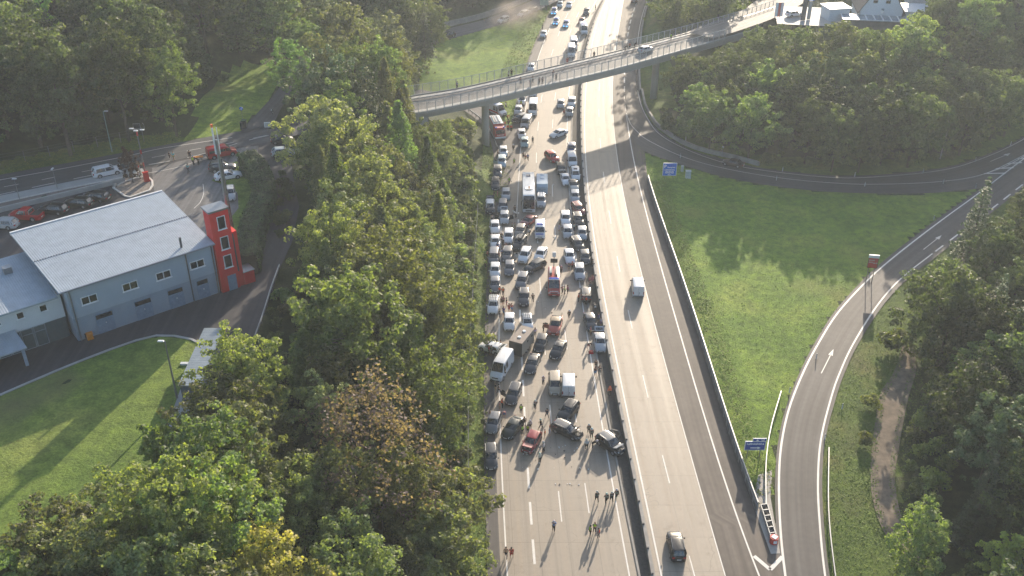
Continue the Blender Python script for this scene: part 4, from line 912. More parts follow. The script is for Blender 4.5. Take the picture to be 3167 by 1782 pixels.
mb = MB(); mb.loft(bring(lambda L: [(.02, .0), (1.0, .0), (1.0, .12), (.02, .12)]), True, True); mb.build('kerb_strip', M_PAVE, br)
mb = MB(); N1 = [a.lerp(b, 1.25/(b-a).length) for a, b in zip(A, B)]; N2 = [b.lerp(a, 2.2/(b-a).length) for a, b in zip(A, B)]
stripe(mb, N1, .12, 13.008); stripe(mb, N2, .12, 13.008); stripe(mb, [a.lerp(b, .47) for a, b in zip(A, B)], .12, 13.008, 3, 3); mb.build('lane_line', M_WHITE, br, fix=False)
rail_profile([b.lerp(a, 1.75/(b-a).length) for a, b in zip(A, B)], 13.55, M_STEEL, 'guardrail', br)
def mesh_mat():
    m, t, b = _nodes('wire_mesh'); b.inputs['Base Color'].default_value = (.42, .43, .43, 1); b.inputs['Roughness'].default_value = .5
    uv_ = t.nodes.new('ShaderNodeUVMap'); sp = t.nodes.new('ShaderNodeSeparateXYZ'); t.links.new(uv_.outputs[0], sp.inputs[0])
    g = [math_(t, 'GREATER_THAN', math_(t, 'ABSOLUTE', math_(t, 'SUBTRACT', math_(t, 'FRACT', math_(t, 'MULTIPLY', sp.outputs[i], 14)), .5)), .445) for i in (0, 1)]
    a = math_(t, 'MAXIMUM', g[0], g[1]); tr = t.nodes.new('ShaderNodeBsdfTransparent'); ms = t.nodes.new('ShaderNodeMixShader')
    t.links.new(a, ms.inputs[0]); t.links.new(tr.outputs[0], ms.inputs[1]); t.links.new(b.outputs[0], ms.inputs[2]); t.links.new(ms.outputs[0], t.nodes['Material Output'].inputs[0]); return m
M_MESH = mesh_mat()
def fence(P, z0, z1, label, every, nm='mesh_fence', parent=None, rail_mat=plain('fence_steel', (.46, .47, .47), .5)):
    root = empty(nm) if parent is None else parent
    if parent is None: tag(root, label, 'fence')
    vs, uv, L = [], [], 0
    for i, p in enumerate(P):
        if i: L += (p-P[i-1]).length
        vs += [(p.x, p.y, z0), (p.x, p.y, z1)]; uv += [(L, 0), (L, z1-z0)]
    flat('mesh_panel', vs, [(2*i, 2*i+2, 2*i+3, 2*i+1) for i in range(len(P)-1)], uv, M_MESH, root)
    mb = MB(); mb.tube([Vector((p.x, p.y, z1)) for p in P], .05, 6); mb.tube([Vector((p.x, p.y, z0+.05)) for p in P], .04, 6); mb.build('top_rail', rail_mat, root)
    posts(root, [Vector((p.x, p.y, z0-.35)) for p in P], every, (.1, .12, z1-z0+.4), z0-.4, rail_mat); return root
fa = [a.lerp(b, -.2/(b-a).length) for a, b in zip(A, B)]; fb = [b.lerp(a, -.2/(b-a).length) for a, b in zip(A, B)]
fence(fa[:54], 13.0, 15.3, 'grey wire-mesh fence on the near side of the bridge', 1.95)
fence(fb, 13.1, 15.3, 'grey wire-mesh fence on the far side of the bridge', 1.95)
def pier(x, y, label):
    mb = MB(); c, s_ = cos(radians(33)), sin(radians(33))
    for k in range(2):
        pass
    ring = lambda a, b, z: [(x+c*a*cos(t)-s_*b*sin(t), y+s_*a*cos(t)+c*b*sin(t), z) for t in np.linspace(0, 2*pi, 16, endpoint=False)]
    mb.loft([ring(.85, .95, -.5), ring(.8, .9, 5), ring(.8, .9, 10.2), ring(.9, 1.3, 11.3)], True, True)
    o = mb.build('pier', M_CONCB, br, True); o['label'] = label; return o
pc = at(1500, 281, 13); pier(pc.x, pc.y, 'left round-ended concrete pier on the slip road edge'); pc2 = at(2032, 158, 13); pier(pc2.x, pc2.y, 'right slim concrete pier beside the loop')
mb = MB(); mb.box((-21.5, 201, 10), (3, 10, 5.6), radians(33)); mb.build('abutment', M_CONCB, br)
# road beyond the right end
RE = [Vector((49.5, 242.9, 0)), Vector((58, 250, 0)), Vector((70, 262, 0)), Vector((86, 284, 0)), Vector((104, 320, 0))]
RF = [Vector((44, 248, 0)), Vector((52, 257, 0)), Vector((62, 268, 0)), Vector((75, 292, 0)), Vector((92, 328, 0))]
st(ribbon2('road', RF, RE, M_BRDECK, 40, 13.85))
# ---------------------------------------------------------------- fire station
st_ = empty('fire_station', (0, 0, 0)); tag(st_, 'long blue-grey fire station hall with pale ribbed metal roof', 'building')
WB = plain('blue_render', (.33, .39, .46), .8, var=.05, sc=.5); WB2 = plain('blue_base', (.26, .31, .375), .8, var=.05, sc=.5); WW = plain('white_render', (.62, .64, .66), .8, var=.05, sc=.4)
RED = plain('red_render', (.62, .022, .02), .7, var=.08, sc=.6); M_DGLASS = plain('dark_window', (.016, .018, .022), .12, var=.2, spec=.8)
M_FRAME = plain('white_frame', (.7, .71, .72), .5); M_SHUT = plain('blue_door', (.19, .25, .33), .55); M_ROOF = ribbed('ribbed_roof', (.33, .38, .43), .28, rough=.55, metal=.1)
FL, FR = at(244, 1057, ZS), at(683, 905, ZS); FL.z = 0; FR.z = 0; U = (FR-FL).normalized(); N = Vector((-U.y, U.x, 0)); LEN = (FR-FL).length; DEP = 16.2
def loc(u, n, z): return FL+U*u+N*n+Vector((0, 0, z))
def wbox(name, u0, u1, n0, n1, z0, z1, mat, parent):
    mb = MB(); c = loc((u0+u1)/2, (n0+n1)/2, (z0+z1)/2); mb.box(c, (abs(u1-u0), abs(n1-n0), z1-z0), atan2(U.y, U.x)); return mb.build(name, mat, parent)
mb = MB(); mb.prism([tuple(loc(*q, 0))[:2] for q in ((0, .12), (LEN, .12), (LEN, DEP), (0, DEP))], ZS-.2, ZS+3.3); mb.build('lower_wall', WB2, st_)
mb = MB(); q4 = [loc(*q, 0) for q in ((0, 0), (LEN, 0), (LEN, DEP), (0, DEP))]
mb.add([(p.x, p.y, ZS+3.3) for p in q4]+[(q4[0].x, q4[0].y, ZS+7.6), (q4[1].x, q4[1].y, ZS+7.6), (q4[2].x, q4[2].y, ZS+9.1), (q4[3].x, q4[3].y, ZS+9.1)], [(0, 3, 2, 1), (4, 5, 6, 7), (0, 1, 5, 4), (1, 2, 6, 5), (2, 3, 7, 6), (3, 0, 4, 7)]); mb.build('wall', WB, st_)
def roof(name, c, parent, thick=.22, mat=None):
    c = [Vector(p) for p in c]; mb = MB(); vs = [tuple(p) for p in c]+[tuple(p-Vector((0, 0, thick))) for p in c]
    L = (c[1]-c[0]).length
    uvs = [(0, 0), (L, 0), (L, 16), (0, 16)]*2
    o = flat(name, vs, [(0, 1, 2, 3), (7, 6, 5, 4), (0, 4, 5, 1), (1, 5, 6, 2), (2, 6, 7, 3), (3, 7, 4, 0)], uvs, mat or M_ROOF, parent); return o
rz0, rz1 = ZS+7.85, ZS+9.4
c0 = loc(-.9, -.7, 0); c1 = loc(LEN+.1, -.7, 0); c2 = at(502, 590.7, rz1); c3 = at(30.5, 721.6, rz1)
R_ = roof('roof', [(c0.x, c0.y, rz0), (c1.x, c1.y, rz0), c2, c3], st_)
mb = MB(); mb.tube([Vector((c0.x, c0.y, rz0-.12)), Vector((c1.x, c1.y, rz0-.12))], .12, 8); mb.build('gutter', M_STEEL, R_)
mb = MB(); mb.loft([[tuple(p+Vector((0, 0, z))+N*n) for n, z in ((-.1, -.3), (.18, -.3), (.18, .1), (-.1, .1))] for p in (Vector(c3), Vector(c2))]); mb.build('fascia', M_FRAME, R_)
mb = MB(); a_, b_ = Vector((c0.x, c0.y, rz0)).lerp(Vector(c3), .5), Vector((c1.x, c1.y, rz0)).lerp(Vector(c2), .5)
for k in range(60): q = a_.lerp(b_, (k+.5)/60); mb.box(q+Vector((0, 0, .05)), (.14, .14, .06), atan2(U.y, U.x))
mb.build('snow_guard', M_DSTEEL, R_)
def window(parent, u, n, z, w, h, panes=2, fm=None):
    f = wbox('window', u-w/2, u+w/2, n-.05, n+.02, z-h/2, z+h/2, fm or M_FRAME, parent); pw = (w-.12*(panes+1))/panes
    for k in range(panes):
        uu = u-w/2+.12+k*(pw+.12); wbox('pane', uu, uu+pw, n-.075, n-.03, z-h/2+.1, z+h/2-.1, M_DGLASS, f)
    s_ = wbox('sill', u-w/2-.08, u+w/2+.08, n-.16, n+.0, z-h/2-.08, z-h/2, M_FRAME, f); return f
for fx in (.145, .415, .645, .90):
    window(st_, LEN*fx-.3 if fx < .8 else LEN*.87, -.0, ZS+5.35, 2.0, 1.1)
for u0, w in ((2.6, 2.2), (7.6, 2.2), (12.0, 2.1), (16.0, 1.6)):
    d = wbox('garage_door', u0, u0+w, .06, .14, ZS, ZS+2.9 if w > 2 else ZS+2.7, M_SHUT, st_); wbox('door_window', u0+.08, u0+w-.08, .03, .08, ZS+2.15, ZS+2.75, M_DGLASS, d)
    wbox('handle', u0+w*.5, u0+w*.5+.1, .02, .07, ZS+1.3, ZS+1.45, M_FRAME, d)
for u_ in (LEN*.80, .35, LEN*.985):
    mb = MB(); mb.tube([loc(u_, -.12, ZS+7.6), loc(u_, -.12, ZS+.1)], .09, 8)
    mb.build('drainpipe', M_STEEL if u_ < 1 else plain('brown_pipe', (.13, .12, .11), .6), st_)
mb = MB(); q = loc(LEN*.80, .8, rz0+.05); mb.tube([q, q+Vector((0, 0, 1.5))], .16, 8); mb.build('flue', M_DSTEEL, st_)
# lower wing on the left
wg = empty('station_wing'); tag(wg, 'lower white wing with glazed ground floor left of the blue hall', 'building')
WL = -26; n0 = 1.9
mb = MB(); mb.prism([tuple(loc(*q, 0))[:2] for q in ((WL, n0+.25), (-.35, n0+.25), (-.35, 12.5), (WL, 12.5))], ZS-.2, ZS+3.0); mb.build('lower_wall', plain('grey_glazing_back', (.10, .12, .13), .6), wg)
mb = MB(); mb.prism([tuple(loc(*q, 0))[:2] for q in ((WL, n0), (-.35, n0), (-.35, 12.5), (WL, 12.5))], ZS+3.0, ZS+6.2); mb.build('wall', WW, wg)
roof('roof', [loc(WL, n0-.8, ZS+6.4), loc(-.75, n0-.8, ZS+6.4), loc(-.75, 13.2, ZS+7.5), loc(WL, 13.2, ZS+7.5)], wg)
wbox('roof_hood', -4.6, -3.6, 9.2, 10.2, ZS+7.1, ZS+7.95, M_STEEL, wg)
for u_ in (-2.6, -5.3, -8.0, -10.9, -13.8): window(wg, u_, n0, ZS+5.1, .95, .95, 1)
gl = plain('grey_green_glass', (.10, .125, .125), .15, var=.1, spec=.8)
for k in range(9):
    u0 = -2.9-k*1.5
    f = wbox('glazing_bay', u0-1.42, u0, n0+.14, n0+.26, ZS, ZS+2.9, plain('bay_frame', (.28, .33, .36), .5) if k == 0 else bpy.data.materials['bay_frame'], wg)
    wbox('pane', u0-1.32, u0-.1, n0+.1, n0+.16, ZS+.12, ZS+2.05, gl, f); wbox('pane', u0-1.32, u0-.1, n0+.1, n0+.16, ZS+2.2, ZS+2.8, gl, f)
wbox('glass_corner', -2.8, -.5, n0+.12, n0+.24, ZS, ZS+2.9, gl, wg)
cp = empty('canopy'); tag(cp, 'blue timber porch with ribbed pale roof in front of the glazed wing', 'canopy')
pr_ = [at(0, 1067, ZS+3.0), at(72, 1066, ZS+3.0)]
pb_ = at(85, 1130, ZS)-FL; pb_.z = 0; PU, PN = pb_.dot(U), pb_.dot(N)
roof('roof', [loc(PU-12, PN-.6, ZS+2.75), loc(PU+.45, PN-.6, ZS+2.75), loc(PU+.2, 1.85, ZS+3.5), loc(PU-12, 1.85, ZS+3.5)], cp, .14)
M_TIM = plain('blue_timber', (.30, .36, .44), .6)
for u_ in (PU, PU-3.9): wbox('post', u_-.18, u_+.18, PN-.15, PN+.2, ZS, ZS+2.65, M_TIM, cp)
wbox('beam', PU-12, PU+.2, PN-.1, PN+.15, ZS+2.3, ZS+2.6, M_TIM, cp)
# red tower
tw = empty('drill_tower'); tag(tw, 'slim red hose tower with three white-framed windows at the right end of the hall', 'tower')
T0, T1 = LEN+.15, LEN+2.75
wbox('shaft', T0, T1, -.3, 1.8, ZS-.2, ZS+12.0, RED, tw); wbox('lower_annex', T1-.02, T1+.75, -.1, 3.0, ZS-.2, ZS+8.4, RED, tw)
mb = MB(); mb.prism([tuple(loc(*q, 0))[:2] for q in ((T0-.15, -.42), (T1+.15, -.42), (T1+.15, 1.95), (T0-.15, 1.95))], ZS+12.0, ZS+12.25); mb.build('roof', M_STEEL, tw)
for z in (10.3, 7.3, 4.5): window(tw, (T0+T1)/2+.15, -.3, ZS+z, 1.15, 1.9, 1)
wbox('door', T0+1.0, T0+2.2, -.36, -.28, ZS, ZS+2.3, M_SHUT, tw)
mb = MB(); mb.tube([loc(T1+.1, -.25, ZS+8.2), loc(T1+.12, -.25, ZS+2.5)], .1, 7); mb.build('cable_duct', M_DSTEEL, tw)
wbox('side_box', T1+.8, T1+2.3, -.2, 1.6, ZS, ZS+1.9, RED, tw); wbox('box_roof', T1+.7, T1+2.4, -.3, 1.8, ZS+1.9, ZS+2.0, M_STEEL, tw)
mast = empty('antenna_mast', (0, 0, 0)); tag(mast, 'tall thin grey antenna mast rising behind the red tower', 'mast')
mp = loc(T1+.9, 2.2, 0); mb = MB(); mb.tube([(mp.x, mp.y, ZS), (mp.x, mp.y, ZS+8), (mp.x, mp.y, ZS+20.6)], [.36, .30, .16], 10); mb.build('pole', M_STEEL, mast)
mb = MB()
for z in (1, -1): mb.tube([(mp.x+.28*z, mp.y, ZS+18.6), (mp.x+.28*z, mp.y, ZS+22.3)], .11 if z < 0 else .06, 8)
mb.build('antenna', M_FRAME, mast)
mb = MB(); mb.tube([(mp.x-.28, mp.y, ZS+22.3), (mp.x-.28, mp.y, ZS+22.7)], .16, 8); mb.build('beacon', plain('orange_beacon', (.8, .16, .05), .5), mast)
mb = MB(); mb.tube([(mp.x+.42, mp.y-.1, ZS+8), (mp.x+.3, mp.y-.1, ZS+18)], .09, 6)
for z in range(9, 18, 2): mb.box((mp.x+.38, mp.y-.15, ZS+z), (.22, .2, .3))
mb.build('cable', M_DSTEEL, mast)
# container, crates, bins
ct = empty('storage_container'); tag(ct, 'long narrow metal-roofed container hut beside the lawn corner', 'container')
cx0, cx1 = -36.75-1.25, -36.75+1.25
mb = MB(); mb.prism([(cx0+.1, 91.8), (cx1-.1, 91.8), (cx1-.1, 102.8), (cx0+.1, 102.8)], ZS-.1, ZS+2.5); mb.build('wall', ribbed('ribbed_wall', (.10, .13, .17), .3), ct)
flat('roof', [(cx0, 91.5, ZS+2.55), (cx1, 91.5, ZS+2.55), (cx1, 103, ZS+2.75), (cx0, 103, ZS+2.75), (cx0, 91.5, ZS+2.45), (cx1, 91.5, ZS+2.45), (cx1, 103, ZS+2.65), (cx0, 103, ZS+2.65)], [(0, 1, 2, 3), (7, 6, 5, 4), (0, 4, 5, 1), (1, 5, 6, 2), (2, 6, 7, 3), (3, 7, 4, 0)], [(0, 0), (0, 0), (0, 11.5), (0, 11.5)]*2, ribbed('ribbed_hut_roof', (.28, .32, .34), .34, axis='V'), ct)
def simple(name, label, cat, p, dims, mat, parts=(), rz=0, group=None):
    r = empty(name, p, rz); tag(r, label, cat, group); mb = MB(); mb.box((0, 0, dims[2]/2), dims, 0, 0, (.92, .92)); mb.build('body', mat, r)
    mb = MB(); mb.box((0, 0, dims[2]+.03), (dims[0]*1.05, dims[1]*1.05, .08)); mb.build('lid', parts or mat, r); return r
simple('crate', 'orange plastic box by the left corner of the blue hall', 'crate', at(280, 1048, ZS), (.75, .6, .8), plain('orange', (.65, .22, .02), .5), rz=.6)
simple('crate', 'dark box behind the orange plastic box at the hall wall', 'crate', at(271, 1044, ZS), (.6, .6, .7), plain('dark_box', (.05, .04, .04), .6), rz=.6)
simple('waste_bin', 'black bin at the lower end of the yard guardrail', 'bin', at(768, 1094, ZS), (.8, .8, 1.2), plain('black_bin', (.015, .015, .02), .5))
simple('ibc_tank', 'white cube tank beside the black bin behind the container', 'tank', at(748, 1098, ZS), (1.2, 1.0, 1.1), M_FRAME)
simple('waste_bin', 'tall dark wheelie bin with green lid at the lane junction', 'bin', at(757, 396, ZS), (.8, .9, 1.5), plain('dark_bin', (.02, .025, .025), .5), plain('green_lid', (.03, .09, .03), .5))
simple('waste_bin', 'second dark wheelie bin just left of the green-lidded one', 'bin', at(751, 399, ZS), (.7, .8, 1.3), bpy.data.materials['dark_bin'])
simple('switch_cabinet', 'tall grey switch cabinet on the meadow near the blue parking sign', 'cabinet', at(2127, 553, ZR), (1.1, .8, 1.75), plain('cabinet_grey', (.42, .47, .48), .5))
simple('switch_cabinet', 'narrow pale cabinet left of the taller switch cabinet', 'cabinet', at(2109, 531, ZR), (.55, .5, 1.25), bpy.data.materials['cabinet_grey'])
mh = MB(); q = at(2123, 588, ZR); mh.tube([(q.x, q.y, ZR-.1), (q.x, q.y, ZR+.22)], .62, 16); tag(mh.build('manhole_cover', M_FRAME), 'white round shaft cover with posts in the meadow', 'manhole')
q = at(592*1+5, 1128, ZS); simple('sandbag', 'small white bag lying on the lawn beside the container', 'bag', at(571, 1127, ZS), (.9, .4, .15), M_FRAME)
q = at(356, 577, ZS); bm_ = MB(); bm_.tube([(q.x, q.y, ZS), (q.x, q.y, ZS+.5)], [.42, .3], 9); tag(bm_.build('boulder', M_WALLC, smooth=True), 'round pale boulder in the gravel planting bed', 'boulder')
tag(wbox('info_pillar', 0, .01, 0, .01, 0, .01, M_FRAME, None), 'x', 'x'); bpy.data.objects.remove(bpy.data.objects['info_pillar'])
simple('info_pillar', 'bright red pillar box at the tip of the gravel planting bed', 'pillar', at(455, 562, ZS), (.9, .5, 1.7), plain('red_paint', (.5, .02, .015), .4), rz=.5)
# lamps and masts
def lamp(p, h, label, arms=((.9, 0),), r=.09, mat=M_STEEL, bands=False, group=None):
    o = empty('street_lamp', p); tag(o, label, 'street lamp', group); mb = MB(); mb.tube([(0, 0, -.1), (0, 0, h)], [r*1.3, r*.7], 8); pl = mb.build('pole', mat, o)
    for dx, dy in arms:
        mb = MB(); mb.tube([(0, 0, h-.1), (dx*.6, dy*.6, h+.05)], r*.5, 6); mb.build('arm', mat, o)
        mb = MB(); mb.box((dx, dy, h+.05), (.75 if dx else .3, .3 if dx else .75, .12), 0, 0, (.8, .8)); mb.build('lamp_head', M_FRAME, o)
    return o
lamp(at(347, 471, ZS), 7.6, 'green-grey lamp post on the far side of the local road', ((.5, 0),), mat=plain('green_grey_post', (.22, .32, .28), .5))
lamp(at(548, 1232, ZS), 8.0, 'tall grey lamp post standing on the mown lawn', ((-.45, 0),), .11)
lamp(at(61, 617, ZS), 3.6, 'short white-headed lamp on the bus-stop pavement at left', ((.05, 0),), .06)
lamp(at(398, 546, ZS), 3.4, 'short white-headed lamp hidden behind the red-leaved tree', ((.05, 0),), .06)
lamp(at(178, 585, ZS), 3.6, 'thin pole with a small sign on the bus-stop pavement', ((0, 0.),), .05)
lm = lamp(at(452, 548, ZS), 8.5, 'red and white banded floodlight mast at the station entrance', ((-.9, .3), (1.0, -.2), (.1, -.6)), .11)
mb = MB()
for z in (2.0, 4.2, 7.4): mb.tube([(0, 0, z), (0, 0, z+.7)], .13, 8)
mb.build('red_band', bpy.data.materials['red_paint'], lm)
lamp(at(2195, 438, 1.6), 3.0, 'small lamp post in the thicket edge above the loop barrier', ((.3, 0),), .07, plain('pale_green_post', (.35, .45, .42), .5))
lamp(at(2233, 484, 1.3), 2.2, 'small white-topped post just behind the loop barrier', ((0, 0),), .05)
# fence left of the local road
ff = smooth_line(pts([(-80, 520), (20, 505), (120, 487), (260, 460), (440, 425)], ZS+.2), 3)
fr = empty('field_fence'); tag(fr, 'thin post-and-wire fence at the foot of the hillside forest', 'fence'); posts(fr, ff, 4, (.1, .1, 1.9), ZS, M_STEEL)
mb = MB(); [mb.tube([p+Vector((0, 0, z)) for p in ff], .012, 4) for z in (.6, 1.2, 1.7)]; mb.build('wires', M_STEEL, fr)
# delineator posts
def delin(px, py, i):
    o = empty('delineator_post', at(px, py, ZR)); tag(o, 'slim white delineator post beside the curved slip roads', 'post', 'white delineator posts along the slip roads')
    mb = MB(); mb.box((0, 0, .5), (.13, .1, 1.0), 0, 0, (.8, .8)); mb.build('body', M_FRAME, o); mb = MB(); mb.box((0, -.06, .85), (.1, .03, .12)); mb.build('reflector', M_DSTEEL, o)
for i, q in enumerate([(2104, 489), (2420, 530), (2401, 558), (2643, 547), (2674, 577), (2854, 536), (2917, 568), (3016, 500), (3017, 582), (3125, 450), (2887, 681), (2524, 1110), (2441, 1215), (2604, 1265), (2688, 860), (2550, 1360)]): delin(*q, i)
# ---------------------------------------------------------------- signs
M_BLUE = plain('sign_blue', (.012, .15, .62), .45, var=.04); M_WSIGN = plain('sign_white', (.75, .78, .8), .5, var=.03); M_DBLUE = plain('sign_dark_blue', (.012, .06, .34), .45)
def textobj(s_, size, loc_, mat, parent, name='lettering', al='CENTER', bold=True, rot=None, ext=.008, w=1.0):
    cu = bpy.data.curves.new(name, 'FONT'); cu.body = s_; cu.size = size; cu.align_x = al; cu.align_y = 'CENTER'; cu.extrude = ext; cu.materials.append(mat)
    if bold: cu.offset = size*.022
    o = bpy.data.objects.new(name, cu); link(o); dg = bpy.context.evaluated_depsgraph_get(); me_ = bpy.data.meshes.new_from_object(o.evaluated_get(dg)); bpy.data.objects.remove(o)
    o = bpy.data.objects.new(name, me_); link(o, parent); note(parent, o); o.location = loc_; o.rotation_euler = rot or (pi/2, 0, 0); o.scale[0] = w; return o
def sign(name, label, px, py, z, hb, w, h, rz, mat, border=None, legs=2, cat='road sign'):
    o = empty(name, at(px, py, z), rz); tag(o, label, cat); mb = MB(); mb.box((0, 0, hb+h/2), (w, .12, h)); mb.build('panel', border or M_WSIGN, o)
    mb = MB(); mb.box((0, -.065, hb+h/2), (w-.16, .02, h-.16)); mb.build('face', mat, o)
    for k in range(legs):
        x = (k-.5)*w*.6 if legs == 2 else 0; mb = MB(); mb.tube([(x, .12, -.2), (x, .12, hb+h*.8)], .07, 7); mb.build('leg', M_STEEL, o)
    return o
s1 = sign('parking_sign', 'square blue sign reading P Rastplatz at the tip of the meadow', 2068, 560, ZR, 1.2, 2.85, 2.85, .0, M_BLUE)
textobj('P', 1.0, (-.95, -.085, 3.3), M_WSIGN, s1); textobj('Rastplatz', .44, (.3, -.085, 3.1), M_WSIGN, s1); textobj('Laßnitzhöhe', .42, (0, -.085, 2.55), M_WSIGN, s1); textobj('1000 m', .26, (0, -.085, 1.5), M_WSIGN, s1)
for k in range(3):
    mb = MB(); mb.box(((k-1)*.6, -.08, 2.0), (.46, .02, .46)); ic = mb.build('pictogram', M_WSIGN, s1)
    mb = MB(); mb.box(((k-1)*.6-.05, -.095, 2.0), (.12, .01, .26)); mb.box(((k-1)*.6+.1, -.095, 2.04), (.1, .01, .1)); mb.build('symbol', M_BLUE, ic)
s2 = sign('exit_sign', 'blue direction sign reading Laßnitzhöhe with a right arrow', 2329, 1415, ZR, 1.3, 2.75, 1.5, .0, M_DBLUE)
textobj('Laßnitzhöhe', .47, (0, -.085, 2.4), M_WSIGN, s2)
mb = MB(); mb.box((-.1, -.08, 1.72), (1.0, .02, .13)); mb.add([(.35, -.09, 1.52), (.8, -.09, 1.72), (.35, -.09, 1.92)], [(0, 1, 2)]); mb.build('arrow', M_WSIGN, s2, fix=False)
mb = MB(); mb.box((.5, .0, 3.05), (1.8, .12, .5)); pn = mb.build('number_panel', M_WSIGN, s2); mb = MB(); mb.box((.5, -.065, 3.05), (1.68, .02, .4)); mb.build('face', M_DBLUE, pn)
textobj('169', .34, (.9, -.085, 3.04), M_WSIGN, s2); mb = MB(); mb.add([(.0, -.085, 2.9), (.2, -.085, 3.2), (.4, -.085, 2.9)], [(0, 1, 2)]); mb.build('exit_symbol', M_WSIGN, s2, fix=False)
M_SRED = plain('sign_red', (.50, .035, .03), .5, var=.1)
s3 = sign('welcome_sign', 'dark red board with white top band beside the slip road', 2686, 877, ZR, 3.1, 1.65, 2.0, -.16, M_SRED, plain('sign_brown', (.12, .05, .04), .5))
mb = MB(); mb.box((0, 0, 5.35), (1.7, .3, .55)); mb.build('top_band', M_WSIGN, s3)
M_FADE = plain('faded_letter', (.5, .34, .33), .6)
for k, (z, ws) in enumerate(((4.6, (.3, .25, .3)), (4.2, (.35, .3, .4, .3)))):
    x = -.72
    for w_ in ws:
        mb = MB(); mb.box((x+w_/2, -.08, z-(.12 if x > -.1 else 0)*k), (w_*.8, .02, .26)); mb.build('faded_word', M_FADE, s3); x += w_+.04
s4 = sign('traffic_sign', 'blank back of a square pale sign on a post near the lane junction', 831, 416, ZS, 1.4, 1.1, .95, .1, plain('sign_back', (.42, .44, .44), .5), legs=1)
s5 = empty('pedestrian_sign', at(752, 378, ZS)); tag(s5, 'small round blue sign on a post in the grass slope', 'road sign')
mb = MB(); mb.tube([(0, 0, 0), (0, 0, 2.9)], .04, 6); mb.build('post', M_STEEL, s5); mb = MB(); mb.tube([(0, -.02, 2.7), (0, -.08, 2.7)], .34, 16); mb.build('disc', M_BLUE, s5); mb = MB(); mb.box((0, -.1, 2.66), (.2, .03, .3), 0, 0, (.4, 1)); mb.build('symbol', M_WSIGN, s5)
# traffic mirrors
tm = empty('traffic_mirror', at(446, 440, ZS)); tag(tm, 'pair of framed rectangular traffic mirrors on one post', 'mirror'); mb = MB(); mb.tube([(0, 0, 0), (0, 0, 2.8)], .05, 6); mb.build('post', M_STEEL, tm)
for x, r, w in ((-.75, .1, 1.25), (.45, -1.0, .9)):
    mb = MB(); mb.box((x, 0, 3.1), (w, .08, .95), r); mf = mb.build('frame', M_STEEL, tm); mb = MB(); mb.box((x, -.06, 3.1), (w-.16, .06, .8), r); mb.build('glass', plain('mirror_glass', (.12, .13, .12), .1, .8), mf)
# ---------------------------------------------------------------- crash cushion
ca = empty('crash_cushion', (0, 0, 0)); tag(ca, 'ladder-like steel crash cushion with red and white nose at the slip road fork', 'crash cushion')
a0, a1 = at(2351, 1575, ZR), at(2384, 1682, ZR); b0, b1 = at(2371, 1573, ZR), at(2400, 1679, ZR)
for a_, b_ in ((a0, a1), (b0, b1)):
    mb = MB(); d = (b_-a_); mb.box((a_+b_)/2+Vector((0, 0, .55)), (d.length, .09, .5), atan2(d.y, d.x)); mb.build('side_rail', M_STEEL, ca)
for k in range(7):
    t = k/6; p, q = a0.lerp(a1, t), b0.lerp(b1, t); d = q-p; mb = MB(); mb.box((p+q)/2+Vector((0, 0, .45)), (d.length, .12, .75), atan2(d.y, d.x)); mb.build('frame', M_STEEL, ca)
c_ = (a1+b1)/2; mb = MB(); mb.tube([c_+Vector((.02, .1, .1)), c_+Vector((.02, .1, .95))], .52, 14); nc = mb.build('nose', bpy.data.materials['red_paint'], ca); mb = MB(); mb.box(c_+Vector((.05, -.42, .55)), (.4, .1, .4), .0); mb.box(c_+Vector((.05, .1, .98)), (.6, .6, .03), pi/4); mb.build('white_diamond', M_WSIGN, nc)
for k in (4.4, 5.4):
    p = a0.lerp(a1, k/6).lerp(b0.lerp(b1, k/6), .5); mb = MB(); mb.box(p+Vector((0, 0, .3)), (.6, .8, .5)); mb.build('crush_cartridge', plain('cartridge', (.03, .035, .06), .5), ca)
# ---------------------------------------------------------------- houses at upper right
def pbox(u, n, z): return u
hs = empty('white_house', (0, 0, 0)); tag(hs, 'white gabled house with steep dark roof at upper right', 'house')
HB = at(2720, 70, 14); ZH = 14.0; rot = radians(-9)
def hl(x, y, z): c, s_ = cos(rot), sin(rot); return (HB.x+c*x-s_*y, HB.y+s_*x+c*y, z)
mb = MB(); g0 = [(-5.4, 0), (5.4, 0)]
prof = [(-5.2, ZH-1), (5.2, ZH-1), (5.2, ZH+3.2), (0, ZH+11.5), (-5.2, ZH+3.2)]
mb.loft([[hl(x, 0, z) for x, z in prof], [hl(x, 14, z) for x, z in prof]]); mb.build('wall', plain('house_white', (.62, .66, .70), .7, var=.03), hs)
mb = MB()
for s_ in (1, -1):
    mb.add([hl(s_*5.9, -.5, ZH+2.1), hl(0, -.5, ZH+11.7), hl(0, 14.5, ZH+11.7), hl(s_*5.9, 14.5, ZH+2.1), hl(s_*5.9, -.5, ZH+2.4), hl(0, -.5, ZH+12.0), hl(0, 14.5, ZH+12.0), hl(s_*5.9, 14.5, ZH+2.4)], [(0, 1, 2, 3), (7, 6, 5, 4), (0, 4, 5, 1), (1, 5, 6, 2), (2, 6, 7, 3), (3, 7, 4, 0)])
mb.build('roof', plain('dark_tiles', (.085, .075, .075), .7, var=.2, sc=2), hs)
def hwin(parent, x, z, w, h, y=-.04):
    mb = MB(); mb.box(hl(x, y, z), (w, .1, h), rot); f = mb.build('window', plain('grey_blind', (.32, .36, .38), .5) if not bpy.data.materials.get('grey_blind') else bpy.data.materials['grey_blind'], parent)
    mb = MB(); mb.box(hl(x, y-.06, z-h*.2), (w*.8, .04, h*.45), rot); mb.build('pane', M_DGLASS, f)
hwin(hs, -1.9, ZH+5.6, 1.2, 1.4); hwin(hs, 1.2, ZH+5.6, 1.2, 1.4); hwin(hs, .2, ZH+3.3, .7, .7)
